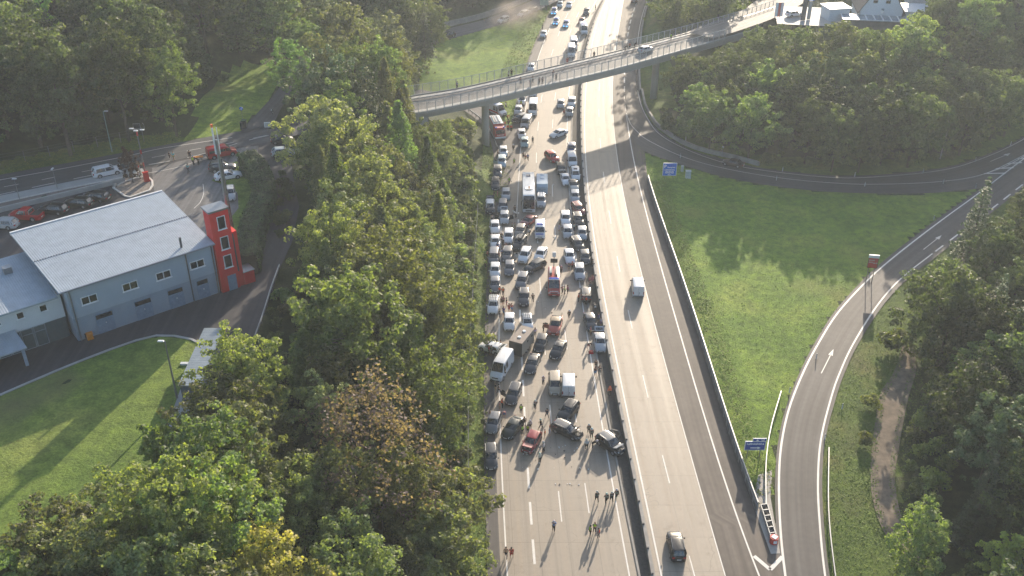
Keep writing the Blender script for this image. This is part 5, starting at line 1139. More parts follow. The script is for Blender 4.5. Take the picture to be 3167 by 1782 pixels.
mb = MB(); mb.tube([hl(.1, -.25, ZH+2.6), hl(.1, -.25, ZH+3.2)], .45, 12); mb.build('air_conditioner', M_FRAME, hs)
cs = empty('glass_conservatory'); tag(cs, 'flat glazed veranda roof in front of the gabled white house', 'veranda')
mb = MB(); mb.prism([hl(-9.5, -4.4, 0)[:2], hl(9.5, -4.4, 0)[:2], hl(9.5, -.2, 0)[:2], hl(-9.5, -.2, 0)[:2]], ZH-1, ZH+1.4); mb.build('wall', M_WALLD, cs)
mb = MB(); mb.box(hl(0, -2.4, ZH+1.7), (20, 5.0, .22), rot); mb.build('roof', plain('veranda_glass', (.25, .29, .32), .15, var=.3, sc=.4), cs)
mb = MB()
for k in range(11): mb.box(hl(-9.9+k*1.98, -2.4, ZH+1.86), (.35, 5.1, .1), rot)
mb.box(hl(0, -4.9, ZH+1.86), (20, .3, .12), rot); mb.build('rafter', M_FRAME, cs)
an = empty('white_annex'); tag(an, 'white flat-roofed annex with tilted pale canopy right of the gabled house', 'annex')
mb = MB(); mb.box(hl(8.6, 3.5, ZH+1.5), (5.6, 7, 3.2), rot); mb.build('wall', bpy.data.materials['house_white'], an); mb = MB(); mb.box(hl(8.8, 3, ZH+3.3), (6.6, 8, .22), rot); mb.build('roof', M_WSIGN, an)
h2 = empty('white_house'); tag(h2, 'second white house with small windows cut by the top edge', 'house')
mb = MB(); mb.box(hl(15, 16, ZH+4.3), (11, 9, 9.5), rot); mb.build('wall', bpy.data.materials['house_white'], h2)
for x, z in ((12, 7.5), (16.5, 5.0), (12.5, 4.2)): hwin(h2, x, ZH+z, 1.2, 1.3, 11.46)
mb = MB(); mb.add([hl(9, 11, ZH+9), hl(21, 11, ZH+9), hl(21, 21, ZH+9), hl(9, 21, ZH+9), hl(9, 16, ZH+13), hl(21, 16, ZH+13)], [(0, 1, 5, 4), (2, 3, 4, 5), (1, 2, 5), (3, 0, 4)]); mb.build('roof', bpy.data.materials['dark_tiles'], h2)
tr_ = empty('white_pavilion'); tag(tr_, 'small white terrace building left of the gabled house', 'pavilion')
mb = MB(); mb.box(hl(-11, 2.6, ZH+1.2), (5.5, 5, 3.4), rot+.35); mb.build('wall', bpy.data.materials['house_white'], tr_); mb = MB(); mb.box(hl(-11, 2.6, ZH+3.0), (6.2, 5.6, .25), rot+.35); mb.build('roof', M_WSIGN, tr_)
st(polysheet('forecourt', [hl(-26, -5, 0), hl(-9, -5, 0), hl(-9, 12, 0), hl(-26, 12, 0)], ZH-.1, M_PAVE))
for x, col, lb in ((2396, (.75, .76, .78), 'white'), (2404, (.62, .12, .10), 'red'), (2412, (.7, .6, .62), 'pinkish white')):
    o = empty('banner_flag', at(x-2, 62, ZH)); tag(o, lb+' vertical banner flag beside the road at upper right', 'flag'); mb = MB(); mb.tube([(0, 0, 0), (0, 0, 4.6)], .05, 6); mb.build('pole', M_STEEL, o)
    mb = MB(); mb.box((.35, 0, 2.7), (.7, .04, 3.6)); mb.build('cloth', plain('banner_'+lb, col, .7), o)
py_ = empty('price_pylon', at(2483, 62, ZH)); tag(py_, 'dark advertising pylon with red head beside the road at upper right', 'pylon')
mb = MB(); mb.box((0, 0, 2.7), (1.1, .5, 5.4)); mb.build('body', M_DSTEEL, py_); mb = MB(); mb.box((0, -.02, 6.1), (1.15, .55, 1.4)); mb.build('head', bpy.data.materials['red_paint'], py_)
p2_ = empty('advertising_pylon', at(2500, 60, ZH)); tag(p2_, 'pylon with bright blue square head next to the dark pylon', 'pylon'); mb = MB(); mb.box((0, 0, 2.4), (.9, .3, 4.8)); mb.build('body', M_PAVE, p2_); mb = MB(); mb.box((0, -.02, 5.8), (1.5, .4, 1.8)); mb.build('head', plain('bright_blue', (.02, .22, .6), .5), p2_)
# ---------------------------------------------------------------- vehicle kits
M_PAINT = tinted('car_paint', .3, .3, .06, 3.); M_GLASS = plain('car_glass', (.022, .027, .034), .07, var=.2, spec=.9); M_TYRE = plain('tyre_rubber', (.02, .02, .022), .8)
M_RIM = plain('alloy', (.35, .36, .38), .35, .6); M_TRIM = plain('black_trim', (.018, .018, .02), .5); M_HEAD = plain('headlight_glass', (.62, .66, .70), .12, spec=.9); M_TAIL = plain('tail_light_red', (.35, .012, .012), .25)
M_PLATE = plain('number_plate', (.62, .63, .62), .5); M_BLUEL = plain('blue_light', (.02, .08, .6), .2)
def mesh_only(mb, name, mats, smooth=False):
    o = mb.build(name, mats, None, smooth); me_ = o.data; bpy.data.objects.remove(o); return me_
def autosmooth(me_, ang=38):
    bm = bmesh.new(); bm.from_mesh(me_)
    for e in bm.edges: e.smooth = not (len(e.link_faces) == 2 and e.calc_face_angle(0) > radians(ang))
    for f in bm.faces: f.smooth = True
    bm.to_mesh(me_); bm.free(); return me_
_wheel = {}
def wheel_kit(r, w=.22):
    if (r, w) in _wheel: return _wheel[(r, w)]
    mb = MB(); R_ = lambda rr, y: [(rr*cos(a), y, rr*sin(a)) for a in np.linspace(0, 2*pi, 18, endpoint=False)]
    mb.loft([R_(r*.62, -w/2), R_(r*.95, -w/2), R_(r, -w*.35), R_(r, w*.35), R_(r*.95, w/2), R_(r*.62, w/2)], True, True); ty = mesh_only(mb, 'wheel', M_TYRE, True)
    mb = MB(); mb.loft([R_(r*.64, -w*.52), R_(r*.64, w*.52)], True, True); mb.loft([R_(r*.2, -w*.56), R_(r*.2, w*.56)], True, True); rm = mesh_only(mb, 'rim', M_RIM)
    _wheel[(r, w)] = (ty, rm); return _wheel[(r, w)]
def car_kit(L, W, H, belt=.95, nose=.68, cowl=.98, tail=.98, wf=1.0, rf=.35, rr=-1.35, wr=-2.0, wb=2.65, fo=.88, wr_=.33, rails=False, pillar=.05, tw=.78, hb=.16):
    """body, glass house, roof and small parts of a passenger car; x forward"""
    h = L/2; w = W/2; kit = []
    prof = [(-h, tail-.30, .80), (-h+.06, tail-.12, .86), (-h+.25, tail, .94), (-h+.7, tail+.0, .99), (wr if wr > -h+.8 else -h+.9, belt+.02, 1.0), (-.3, belt, 1.0), (wf-.25, belt+.02, 1.0), (wf, cowl, .995), (wf+(h-wf)*.45, (cowl+nose)/2+.06, .985), (h-.42, nose+.06, .95), (h-.14, nose-.06, .86), (h-.03, nose-.22, .74), (h, nose-.3, .66)]
    prof = sorted(prof); rings = []
    for x, zt, ws in prof:
        e = w*ws; zb = .22 if abs(x) < h-.4 else .26
        half = [(e*.80, zb), (e*.985, zb+.06), (e, min(.5, zt-.2)), (e, min(.66, zt-.12)), (e*.965, zt-.06), (e*.88, zt), (e*.4, zt+.025)]
        rings.append([(x, y, z) for y, z in half]+[(x, -y, z) for y, z in half[::-1]])
    mb = MB(); mb.loft(rings, True, True); kit.append(('body', autosmooth(mesh_only(mb, 'body', M_PAINT)), M_PAINT, (0, 0, 0), []))
    zr = H; gb = [(wf, w*.80), (wf-.3, w*.93), (wr+.3, w*.93), (wr, w*.80)]; gt = [(rf, w*tw*.86), (rf-.18, w*tw), (rr+.18, w*tw), (rr, w*tw*.86)]
    def outl(g, z, s=1.0, dz=0): return [(x, y*s, z+dz) for x, y in g]+[(x, -y*s, z+dz) for x, y in g[::-1]]
    mid = [((a[0]*.45+b[0]*.55), (a[1]*.42+b[1]*.58)) for a, b in zip(gb, gt)]
    mb = MB(); mb.loft([outl(gb, belt-.05), outl(mid, belt+(zr-belt)*.55), outl(gt, zr-.05)], True, True); kit.append(('windows', autosmooth(mesh_only(mb, 'windows', M_GLASS), 50), M_GLASS, (0, 0, 0), []))
    mb = MB(); cr = [((a[0]*.9+(rf+rr)*.05), a[1]*.55) for a in gt]
    mb.loft([outl(gt, zr-.07, 1.02), outl(gt, zr-.01, 1.03), outl([(x, y*.9) for x, y in gt], zr+.02), outl(cr, zr+.045)], True, True)
    for s_ in (1, -1):
        for a, m_, b, r in ((gb[0], mid[0], gt[0], pillar), (gb[3], mid[3], gt[3], pillar*1.9), (gb[2], mid[2], gt[2], pillar*1.9)):
            mb.tube([(a[0], a[1]*s_, belt-.03), (m_[0], m_[1]*s_, belt+(zr-belt)*.55), (b[0], b[1]*s_, zr-.05)], [r, r, r], 5)
        for xx in ((-.25,) if L > 3.2 else ()):
            mb.tube([(xx, w*.93*s_, belt-.03), (xx-.08, w*tw*1.0*s_, zr-.05)], [.045, .04], 4)
    rk = []
    if rails:
        m2 = MB()
        for s_ in (1, -1): m2.tube([(rr+.15, w*tw*.93*s_, zr+.0), (rr+.35, w*tw*.95*s_, zr+.09), (rf-.35, w*tw*.95*s_, zr+.09), (rf-.15, w*tw*.93*s_, zr+.0)], .028, 5)
        rk.append(('roof_rail', mesh_only(m2, 'roof_rail', M_STEEL), M_STEEL))
    kit.append(('roof', autosmooth(mesh_only(mb, 'roof', M_PAINT)), M_PAINT, (0, 0, 0), rk))
    for s_, nm in ((1, 'headlight'), (-1, 'headlight')):
        mb = MB(); mb.loft([[(h-.60, w*.93*s_, nose-.02), (h-.60, w*.86*s_, nose+.03), (h-.14, w*.50*s_, nose-.07), (h-.10, w*.52*s_, nose-.17), (h-.30, w*.85*s_, nose-.13)], [(h-.55, w*.99*s_, nose-.03), (h-.52, w*.90*s_, nose+.075), (h-.06, w*.50*s_, nose-.03), (h-.02, w*.54*s_, nose-.19), (h-.24, w*.92*s_, nose-.16)]]); kit.append((nm, mesh_only(mb, nm, M_HEAD), M_HEAD, (0, 0, 0), []))
        mb = MB(); mb.box((-h+.07, w*.70*s_, tail-.2), (.16, w*.34, hb)); kit.append(('tail_light', mesh_only(mb, 'tail_light', M_TAIL), M_TAIL, (0, 0, 0), []))
        mb = MB(); mb.box((wf-.28, (w+.10)*s_, belt+.04), (.14, .2, .14), 0, 0, (.8, .85)); kit.append(('wing_mirror', mesh_only(mb, 'wing_mirror', M_PAINT), M_PAINT, (0, 0, 0), []))
    mb = MB(); mb.box((h-.05, 0, nose-.22), (.12, w*.86, .15)); mb.box((h-.03, 0, .36), (.1, w*1.1, .12))
    ax = h-fo
    for x in (ax, ax-wb):
        for s_ in (1, -1): mb.loft([[(x+(wr_+.06)*cos(a), y*s_, wr_+(wr_+.06)*sin(a)) for a in np.linspace(-.35, pi+.35, 12)] for y in (w*.7, w*1.004)], True, True)
    mb.box((0, 0, .22), (L*.82, W*.9, .12)); kit.append(('black_trim', mesh_only(mb, 'black_trim', M_TRIM), M_TRIM, (0, 0, 0), []))
    for x, z in ((h+.015, .47), (-h-.015, .62)):
        mb = MB(); mb.box((x, 0, z), (.03, .52, .12)); kit.append(('number_plate', mesh_only(mb, 'number_plate', M_PLATE), M_PLATE, (0, 0, 0), []))
    ty, rm = wheel_kit(wr_)
    for x in (ax, ax-wb):
        for s_ in (1, -1): kit.append(('wheel', ty, M_TYRE, (x, s_*(w-.10), wr_), [('rim', rm, M_RIM)]))
    return kit, L, W, H
def van_kit(L, W, H, cowl=1.15, nose=.95, wf=None, rf=None, belt=1.15, panel=False, wb=3.2, fo=.95, wr_=.35, slide=True):
    """one-box body: minibus, panel van"""
    h = L/2; w = W/2; wf = wf if wf is not None else h-.95; rf = rf if rf is not None else h-1.75; kit = []
    prof = [(-h, H-.12, .95), (-h+.08, H-.03, .985), (-h+.5, H, 1), (0, H+.02, 1), (rf-.3, H, 1), (rf, H-.05, 1), ((rf+wf)/2, (H+cowl)/2+.05, .99), (wf, cowl+.03, .98), (h-.4, nose+.04, .95), (h-.12, nose-.1, .86), (h, nose-.35, .74)]
    rings = []
    for x, zt, ws in prof:
        e = w*ws; bz = min(belt, zt-.12)
        half = [(e*.85, .24), (e, .32), (e, min(.7, bz-.1)), (e*.995, bz), (e*(.90 if zt > belt+.3 else .96), zt-.08), (e*(.80 if zt > belt+.3 else .88), zt), (e*.4, zt+.02)]
        rings.append([(x, y, z) for y, z in half]+[(x, -y, z) for y, z in half[::-1]])
    mb = MB(); mb.loft(rings, True, True); kit.append(('body', autosmooth(mesh_only(mb, 'body', M_PAINT)), M_PAINT, (0, 0, 0), []))
    mb = MB(); m = ((rf+wf)/2+.02, (H+cowl)/2+.075); mb.loft([[(wf+.02, w*.86, cowl+.05), (wf+.02, -w*.86, cowl+.05)], [(m[0]+.02, w*.80, m[1]), (m[0]+.02, -w*.80, m[1])], [(rf+.05, w*.73, H-.03), (rf+.05, -w*.73, H-.03)]], False, False)
    kit.append(('windscreen', mesh_only(mb, 'windscreen', M_GLASS), M_GLASS, (0, 0, 0), []))
    for s_ in (1, -1):
        mb = MB(); zs = (belt+.04, H-.30)
        def pane(x0, x1):
            k = .985; y0, y1 = w*1.005, w*.935
            mb.add([(x0, y0*s_, zs[0]), (x1, y0*s_, zs[0]), (x1-(.0), y1*s_, zs[1]), (x0, y1*s_, zs[1])], [(0, 1, 2, 3)])
        pane(rf-.25, rf+.42) if True else 0
        if not panel: pane(rf-1.35, rf-.35); pane(-h+.25, rf-1.45)
        elif slide: pane(rf-1.3, rf-.5)
        kit.append(('side_windows', mesh_only(mb, 'side_windows', M_GLASS), M_GLASS, (0, 0, 0), []))
        mb = MB(); mb.box((h-.16, w*.70*s_, nose-.22), (.2, .34, .22), 0, 0, (.8, .9)); kit.append(('headlight', mesh_only(mb, 'headlight', M_HEAD), M_HEAD, (0, 0, 0), []))
        mb = MB(); mb.box((-h+.02, w*.86*s_, 1.0), (.1, .14, .5)); kit.append(('tail_light', mesh_only(mb, 'tail_light', M_TAIL), M_TAIL, (0, 0, 0), []))
        mb = MB(); mb.box((wf-.35, (w+.14)*s_, belt+.12), (.14, .24, .26), 0, 0, (.8, .85)); kit.append(('wing_mirror', mesh_only(mb, 'wing_mirror', M_TRIM), M_TRIM, (0, 0, 0), []))
    if not panel:
        mb = MB(); mb.add([(-h-.012, w*.74, belt+.1), (-h-.012, -w*.74, belt+.1), (-h+.03, -w*.68, H-.3), (-h+.03, w*.68, H-.3)], [(0, 1, 2, 3)]); kit.append(('rear_window', mesh_only(mb, 'rear_window', M_GLASS), M_GLASS, (0, 0, 0), []))
    else:
        mb = MB(); mb.box((-h-.01, 0, (H+.4)/2), (.03, .025, H-.6)); mb.box((-h-.02, -.12, 1.05), (.04, .06, .22)); kit.append(('door_seam', mesh_only(mb, 'door_seam', M_TRIM), M_TRIM, (0, 0, 0), []))
    mb = MB(); mb.box((h-.05, 0, nose-.26), (.12, w*.95, .14)); mb.box((h-.03, 0, .38), (.1, w*1.4, .22)); mb.box((-h+.0, 0, .42), (.12, W*.9, .16))
    ax = h-fo
    for x in (ax, ax-wb):
        for s_ in (1, -1): mb.loft([[(x+(wr_+.06)*cos(a), y*s_, wr_+(wr_+.06)*sin(a)) for a in np.linspace(-.35, pi+.35, 12)] for y in (w*.7, w*1.004)], True, True)
    kit.append(('black_trim', mesh_only(mb, 'black_trim', M_TRIM), M_TRIM, (0, 0, 0), []))
    for x, z in ((h+.02, .5), (-h-.03, .75)):
        mb = MB(); mb.box((x, 0, z), (.03, .52, .12)); kit.append(('number_plate', mesh_only(mb, 'number_plate', M_PLATE), M_PLATE, (0, 0, 0), []))
    ty, rm = wheel_kit(wr_)
    for x in (ax, ax-wb):
        for s_ in (1, -1): kit.append(('wheel', ty, M_TYRE, (x, s_*(w-.10), wr_), [('rim', rm, M_RIM)]))
    return kit, L, W, H
KIT = {
 'hatchback': ('hatchback_car', car_kit(4.05, 1.76, 1.47, rf=.25, rr=-1.35, wr=-1.85, wb=2.52, fo=.82, wf=1.0, tail=.95)),
 'hatch2': ('hatchback_car', car_kit(4.3, 1.80, 1.46, rf=.2, rr=-1.5, wr=-1.98, wb=2.64, fo=.86, wf=1.0, tail=.98)),
 'sedan': ('saloon_car', car_kit(4.75, 1.83, 1.43, rf=.25, rr=-1.0, wr=-1.72, wb=2.8, fo=.88, wf=1.05, tail=1.0)),
 'sport': ('coupe_car', car_kit(4.5, 1.84, 1.36, belt=.9, cowl=.9, rf=.1, rr=-1.0, wr=-1.8, wb=2.68, fo=.86, wf=.95, tail=.94)),
 'wagon': ('estate_car', car_kit(4.75, 1.83, 1.48, rf=.25, rr=-1.85, wr=-2.22, wb=2.78, fo=.9, wf=1.05, rails=True)),
 'suv': ('suv', car_kit(4.55, 1.88, 1.66, belt=1.08, nose=.86, cowl=1.1, tail=1.08, rf=.25, rr=-1.75, wr=-2.1, wb=2.7, fo=.88, wf=1.0, wr_=.37, rails=True, hb=.22)),
 'mpv': ('people_carrier', car_kit(4.7, 1.86, 1.68, belt=1.02, nose=.78, cowl=1.05, tail=1.02, rf=.55, rr=-1.95, wr=-2.2, wb=2.8, fo=.92, wf=1.35, wr_=.34, hb=.3)),
 'minibus': ('minibus', van_kit(5.1, 1.96, 1.96)), 'panel': ('panel_van', van_kit(5.9, 2.05, 2.55, cowl=1.3, nose=1.05, panel=True, wb=3.6)),
 'panel2': ('panel_van', van_kit(5.0, 1.98, 2.25, cowl=1.25, nose=1.0, panel=True, wb=3.2)),
 'camper': ('camper_van', van_kit(6.0, 2.1, 2.7, cowl=1.3, nose=1.05, wb=3.6)),
}
def inst(kit, paint, parent):
    parts = {}
    for nm, me_, m_, lc, sub in kit:
        o = bpy.data.objects.new(nm, me_); link(o, parent); note(parent, o); o.location = lc; o.color = (*paint, 1)
        parts.setdefault(nm, []).append(o)
        for sn, sm, _ in sub:
            q = bpy.data.objects.new(sn, sm); link(q, o); q.color = (*paint, 1); note(o, q)
    return parts
WHT, SIL, GRY, DGR, BLK, RDD, RDB, BLU, BEI, ORG = (.74, .75, .76), (.40, .42, .44), (.14, .15, .17), (.04, .044, .052), (.010, .011, .013), (.20, .012, .014), (.42, .010, .016), (.03, .07, .18), (.42, .36, .27), (.42, .03, .02)
LTB = (.38, .48, .52)
def vehicle(kind, px, py, dx, dy, paint, label, end='f', z=0.0, group=None, roofc=None, name=None):
    nm, (kit, L, W_, H) = KIT[kind]
    p = at(px, py, z); s_ = 3.0; q = at(px+dx*s_, py+dy*s_, z); d = (q-p); ang = atan2(d.y, d.x); u = Vector((cos(ang), sin(ang), 0))
    c = p-u*L/2 if end == 'f' else p+u*L/2 if end == 'b' else p
    root = empty(name or nm, (c.x, c.y, z+.015), ang); tag(root, label, {'hatchback_car': 'car', 'saloon_car': 'car', 'coupe_car': 'car', 'estate_car': 'car', 'suv': 'car', 'people_carrier': 'car'}.get(nm, nm.replace('_', ' ')), group)
    parts = inst(kit, paint, root)
    if roofc and 'roof' in parts: parts['roof'][0].color = (*roofc, 1)
    root['_k'] = 0; del root['_k']
    return root, parts, (L, W_, H)
def open_door(v, side=1, x=.75, ang=60, col=None):
    root, parts, (L, W_, H) = v; mb = MB(); mb.box((-.5, 0, .68), (1.0, .07, .68)); o = mb.build('open_door', M_PAINT, root); o.color = parts['body'][0].color if col is None else (*col, 1)
    mb = MB(); mb.box((-.48, 0, 1.18), (.8, .04, .34), 0, 0, (.7, 1)); mb.build('door_window', M_GLASS, o)
    o.location = (x, side*(W_/2+.02), 0); o.rotation_euler = (0, 0, -side*radians(ang))
def open_boot(v):
    root, parts, (L, W_, H) = v; mb = MB(); mb.box((-.45, 0, 0), (.95, W_*.78, .07)); o = mb.build('open_tailgate', M_PAINT, root); o.color = parts['body'][0].color
    mb = MB(); mb.box((-.38, 0, .04), (.5, W_*.62, .04)); mb.build('tailgate_window', M_GLASS, o); o.location = (-L/2+.45, 0, H+.02); o.rotation_euler = (0, radians(18), 0)
def open_bonnet(v, tilt=38, col=None):
    root, parts, (L, W_, H) = v; mb = MB(); mb.box((.48, 0, 0), (.95, W_*.8, .05), 0, 0, (.9, .95)); o = mb.build('open_bonnet', M_PAINT, root); o.color = parts['body'][0].color if col is None else (*col, 1)
    o.location = (L/2-1.25, 0, 1.0); o.rotation_euler = (0, -radians(tilt), 0)
    mb = MB(); mb.box((L/2-.62, 0, .80), (.9, W_*.7, .2)); e = mb.build('engine', M_TRIM, root)
    mb = MB()
    for k in range(9): mb.box((L/2-.62+random.uniform(-.4, .4), random.uniform(-.5, .5), .93), (.25, .2, .1), random.uniform(0, 3))
    mb.build('engine_parts', plain('engine_metal', (.25, .23, .2), .5, var=.4), e)
def roof_load(v, kind='box', col=None):
    root, parts, (L, W_, H) = v; mb = MB()
    if kind == 'box': mb.box((-.5, .1, H+.24), (1.9, .75, .34), 0, 0, (.85, .8)); o = mb.build('roof_box', M_PAINT, root); o.color = (*(col or BLK), 1)
    elif kind == 'rack':
        for y in (-.5, -.2, .1, .4): mb.tube([(.1, y, H+.1), (-1.7, y, H+.1)], .06, 5)
        for x in (0, -.8, -1.6): mb.tube([(x, -.62, H+.05), (x, .62, H+.05)], .03, 5)
        mb.build('roof_rack', M_STEEL, root)
    elif kind == 'sunroof': mb.box((-.35, 0, H+.05), (.75, .8, .02)); mb.build('sunroof', M_GLASS, root)
    elif kind == 'bluelight': mb.box((-.1, 0, H+.12), (.3, W_*.66, .14), 0, 0, (.8, .9)); mb.build('blue_light_bar', M_BLUEL, root)
KERB = 'vehicles jammed on the left carriageway'
V = {}
def add(key, *a, **k):
    k.setdefault('group', KERB); V[key] = vehicle(*a, **k); return V[key]
for i, r in enumerate([
 # kind, px, py, dx, dy, paint, label
 ('hatchback', 1730, 26, -.35, 1, LTB, 'light-blue car topmost in the queue, cut by the upper edge'),
 ('sedan', 1758, 28, -.3, 1, WHT, 'white car alone in the middle lane at the very top'),
 ('suv', 1812, 50, -.3, 1, DGR, 'dark car with sun-white roof near the median at the top'),
 ('sedan', 1797, 78, -.3, 1, RDD, 'dark red car partly hidden behind the white van at the top median'),
 ('hatchback', 1679, 119, -.35, 1, WHT, 'white car alone on the left shoulder above the bridge'),
 ('hatch2', 1640, 224, -.3, 1, WHT, 'white car mostly hidden behind the bridge fence at the left lane'),
 ('mpv', 1612, 328, -.25, 1, WHT, 'white people carrier just emerging below the bridge beside the green gore'),
 ('sedan', 1647.5, 304, -.35, 1, SIL, 'silver car half hidden under the bridge deck'),
 ('hatch2', 1600, 359, -.25, 1, SIL, 'silver car between white people carrier and the black crashed car'),
 ('hatchback', 1614.6, 434, .12, 1, WHT, 'white hatchback directly below the silver minibus'),
 ('hatchback', 1622, 460, 0, 1, (.30, .42, .42), 'pale teal hatchback at the lower end of the gore line'),
 ('hatchback', 1557.5, 489, .08, 1, WHT, 'white hatchback uppermost in the leftmost row'),
 ('suv', 1539, 556, 0, 1, DGR, 'dark car with white roof just below the light-blue car with open door'),
 ('wagon', 1532, 594, -.04, 1, BLK, 'black estate car beside the roadside bushes, left of the coach'),
 ('hatch2', 1564, 625, -.06, 1, SIL, 'silver hatchback with dark bumper left of the coach'),
 ('wagon', 1551, 664, -.2, 1, GRY, 'grey people carrier behind the silver car with all doors open'),
 ('sedan', 1532, 728, .1, 1, WHT, 'white saloon at the grass edge, level with the dark red coupe'),
 ('sport', 1614.7, 707, -1.3, 1, RDD, 'dark red coupe standing slantwise in front of the coach'),
 ('hatch2', 1602.6, 740, -.35, 1, (.22, .2, .17), 'beige-grey hatchback below the dark red coupe'),
 ('wagon', 1571, 759, -.08, 1, WHT, 'white estate car with roof rails right of two firefighters'),
 ('sedan', 1532, 776, .02, 1, WHT, 'white saloon with its nose to the pedestrians, left row'),
 ('suv', 1613.6, 819.5, -.5, 1, WHT, 'white SUV slanting in the third column with left door open'),
 ('sedan', 1663, 815, -.45, 1, WHT, 'white saloon slanting behind the black estate car'),
 ('wagon', 1624, 848, -1.3, .65, BLK, 'black estate car standing almost across the lanes'),
 ('mpv', 1524.5, 824.6, -.12, 1, GRY, 'grey people carrier at the grass beside people in red and green'),
 ('wagon', 1566, 817, -.15, 1, (.10, .10, .10), 'dark olive-grey estate car right of the grey people carrier'),
 ('hatch2', 1529.7, 865, -.06, 1, WHT, 'white hatchback in the left row above the grey one'),
 ('hatch2', 1574, 858, -.08, 1, GRY, 'grey hatchback in the second row with dark front'),
 ('hatch2', 1532, 910, .05, 1, GRY, 'slate-grey hatchback beside two people in orange vests'),
 ('suv', 1607, 901, -.35, 1, GRY, 'grey SUV slanting above the black SUV with silver roof'),
 ('suv', 1618.7, 953.5, -.08, 1, DGR, 'black SUV with silver roof rails left of the red fire engine'),
 ('hatch2', 1574, 1028, -.04, 1, WHT, 'large white hatchback above the black car at the left of the horse trailer'),
 ('hatch2', 1633, 1030, .12, 1, WHT, 'white car with roof bars directly behind the horse trailer'),
 ('hatch2', 1663, 1095, -.4, 1, BLK, 'shiny black hatchback right of the horse trailer'),
 ('sedan', 1712, 1117, -.55, 1, BLK, 'black saloon slanting in the middle of the road below the orange pickup'),
 ('sedan', 1636, 1162.5, -.35, 1, DGR, 'anthracite saloon between white panel van and black saloon'),
 ('hatch2', 1516, 1348, -.33, 1, GRY, 'grey car with open driver door at the grass edge'),
 ('sedan', 1562, 1364, -.75, 1, (.012, .02, .014), 'glossy black car with yellow reflections left of the wrecked red car'),
 ('wagon', 1519, 1460, .04, 1, DGR, 'dark grey estate car with silver roof rails, lowest of the left row'),
 # right row
 ('suv', 1767, 336, -.08, 1, WHT, 'white SUV at the median just below the bridge'),
 ('hatchback', 1734, 339, 0, 1, SIL, 'small silver car left of the white SUV under the bridge'),
 ('hatchback', 1761, 364, -.02, 1, SIL, 'silver car nearest the lone white saloon in the right row'),
 ('suv', 1767, 483, .0, 1, BLU, 'blue car with pale roof at the median above the white minibus'),
 ('sedan', 1753.6, 578, .33, 1, WHT, 'white saloon left of the white car with sunroof'),
 ('hatch2', 1779, 631, .1, 1, SIL, 'silver hatchback in the right row above the dark red car'),
 ('wagon', 1800, 672, .75, 1, RDD, 'dark red estate car leaning towards the median wall'),
 ('suv', 1793.7, 708, .4, 1, BLK, 'black off-roader with white roof below the dark red estate car'),
 ('suv', 1750, 703.5, .1, 1, WHT, 'white SUV with roof rails left of the black off-roader'),
 ('hatch2', 1756, 743, .1, 1, SIL, 'silver car with people bending beside it in the right row'),
 ('hatch2', 1801, 748, .08, 1, SIL, 'silver hatchback tight against the median, below the black off-roader'),
 ('wagon', 1798, 783, .68, 1, BLK, 'black estate car slanting towards the median wall'),
 ('sedan', 1764.7, 821.5, .2, 1, WHT, 'white saloon with a red-clad person at its bonnet'),
 ('hatch2', 1812, 823.6, .2, 1, DGR, 'anthracite hatchback at the median beside the white saloon'),
 ('suv', 1793.7, 873, .12, 1, SIL, 'silver SUV above the dark car with open tailgate'),
 ('sedan', 1833, 1030, .3, 1, (.02, .03, .045), 'dark blue-black saloon with its boot up beside the median'),
 ]): add(i, *r)
open_door(V[21], -1); open_door(V[36], -1, .6, 60, BLK)
k = add('lb', 'wagon', 1552, 522, 0, 1, LTB, 'light-blue estate car with wide open door at the roadside'); open_door(k, -1)
k = add('op', 'hatch2', 1559.6, 698, 0, 1, SIL, 'silver hatchback with both front doors and tailgate open'); open_door(k, -1, .5, 70, BLK); open_door(k, 1, .5, 60, BLK); open_boot(k)
k = add('pk', 'suv', 1516, 667, .0, 1, (.02, .02, .02), 'black car with white bonnet and raised tailgate at the roadside bushes', roofc=WHT); open_boot(k)
k = add('cam', 'suv', 1595, 781, -.65, 1, BLK, 'black car with white and dark roof load slanting in the jam'); roof_load(k, 'box', BLK); roof_load(k, 'rack')
k = add('rk', 'wagon', 1522.5, 977, -.13, 1, WHT, 'white estate car with ladder-like roof rack beside the hedge'); roof_load(k, 'rack')
roof_load(V[32], 'rack')
k = add('ob', 'wagon', 1588, 382, -1, .45, DGR, 'black crashed car across the slip lane with raised bonnet'); open_bonnet(k, 30, SIL)
k = add('mb', 'minibus', 1620, 401, -.55, 1, SIL, 'silver minibus slanting beside the crashed black car')
k = add('ws', 'sedan', 1727, 421, -1, .35, WHT, 'lone white saloon standing across the free lane below the bridge', end='c')
k = add('rd', 'suv', 1721.5, 507, .75, .62, RDB, 'bright red crashed car turned sideways above the caravan')
k = add('vw', 'minibus', 1772, 521, .2, 1, WHT, 'white minibus at the median left of the bridge shadow')
k = add('sr', 'mpv', 1781, 563, .12, 1, WHT, 'white car with dark open sunroof at the median'); roof_load(k, 'sunroof')
k = add('oh', 'wagon', 1739, 546, .3, 1, BLK, 'black car with bent-open silver bonnet below the bright red car'); open_bonnet(k, 15, SIL)
k = add('cv', 'sedan', 1778, 597, .3, 1, (.45, .45, .42), 'white convertible-like car with black roof in the right row', roofc=BLK)
k = add('wt', 'wagon', 1813, 939, -.05, -1, DGR, 'dark estate car with open tailgate and people in orange vests behind it', end='b'); open_boot(k)
k = add('sb', 'sedan', 1858, 1095, .12, 1, SIL, 'silver saloon with dark raised boot lid, lowest car at the median'); open_boot(k)
k = add('vp', 'camper', 1647, 362, -.08, 1, WHT, 'tall white van with long windscreen above the silver minibus')
k = add('be', 'mpv', 1716, 1229, .03, 1, BEI, 'beige people carrier side by side with the white panel van')
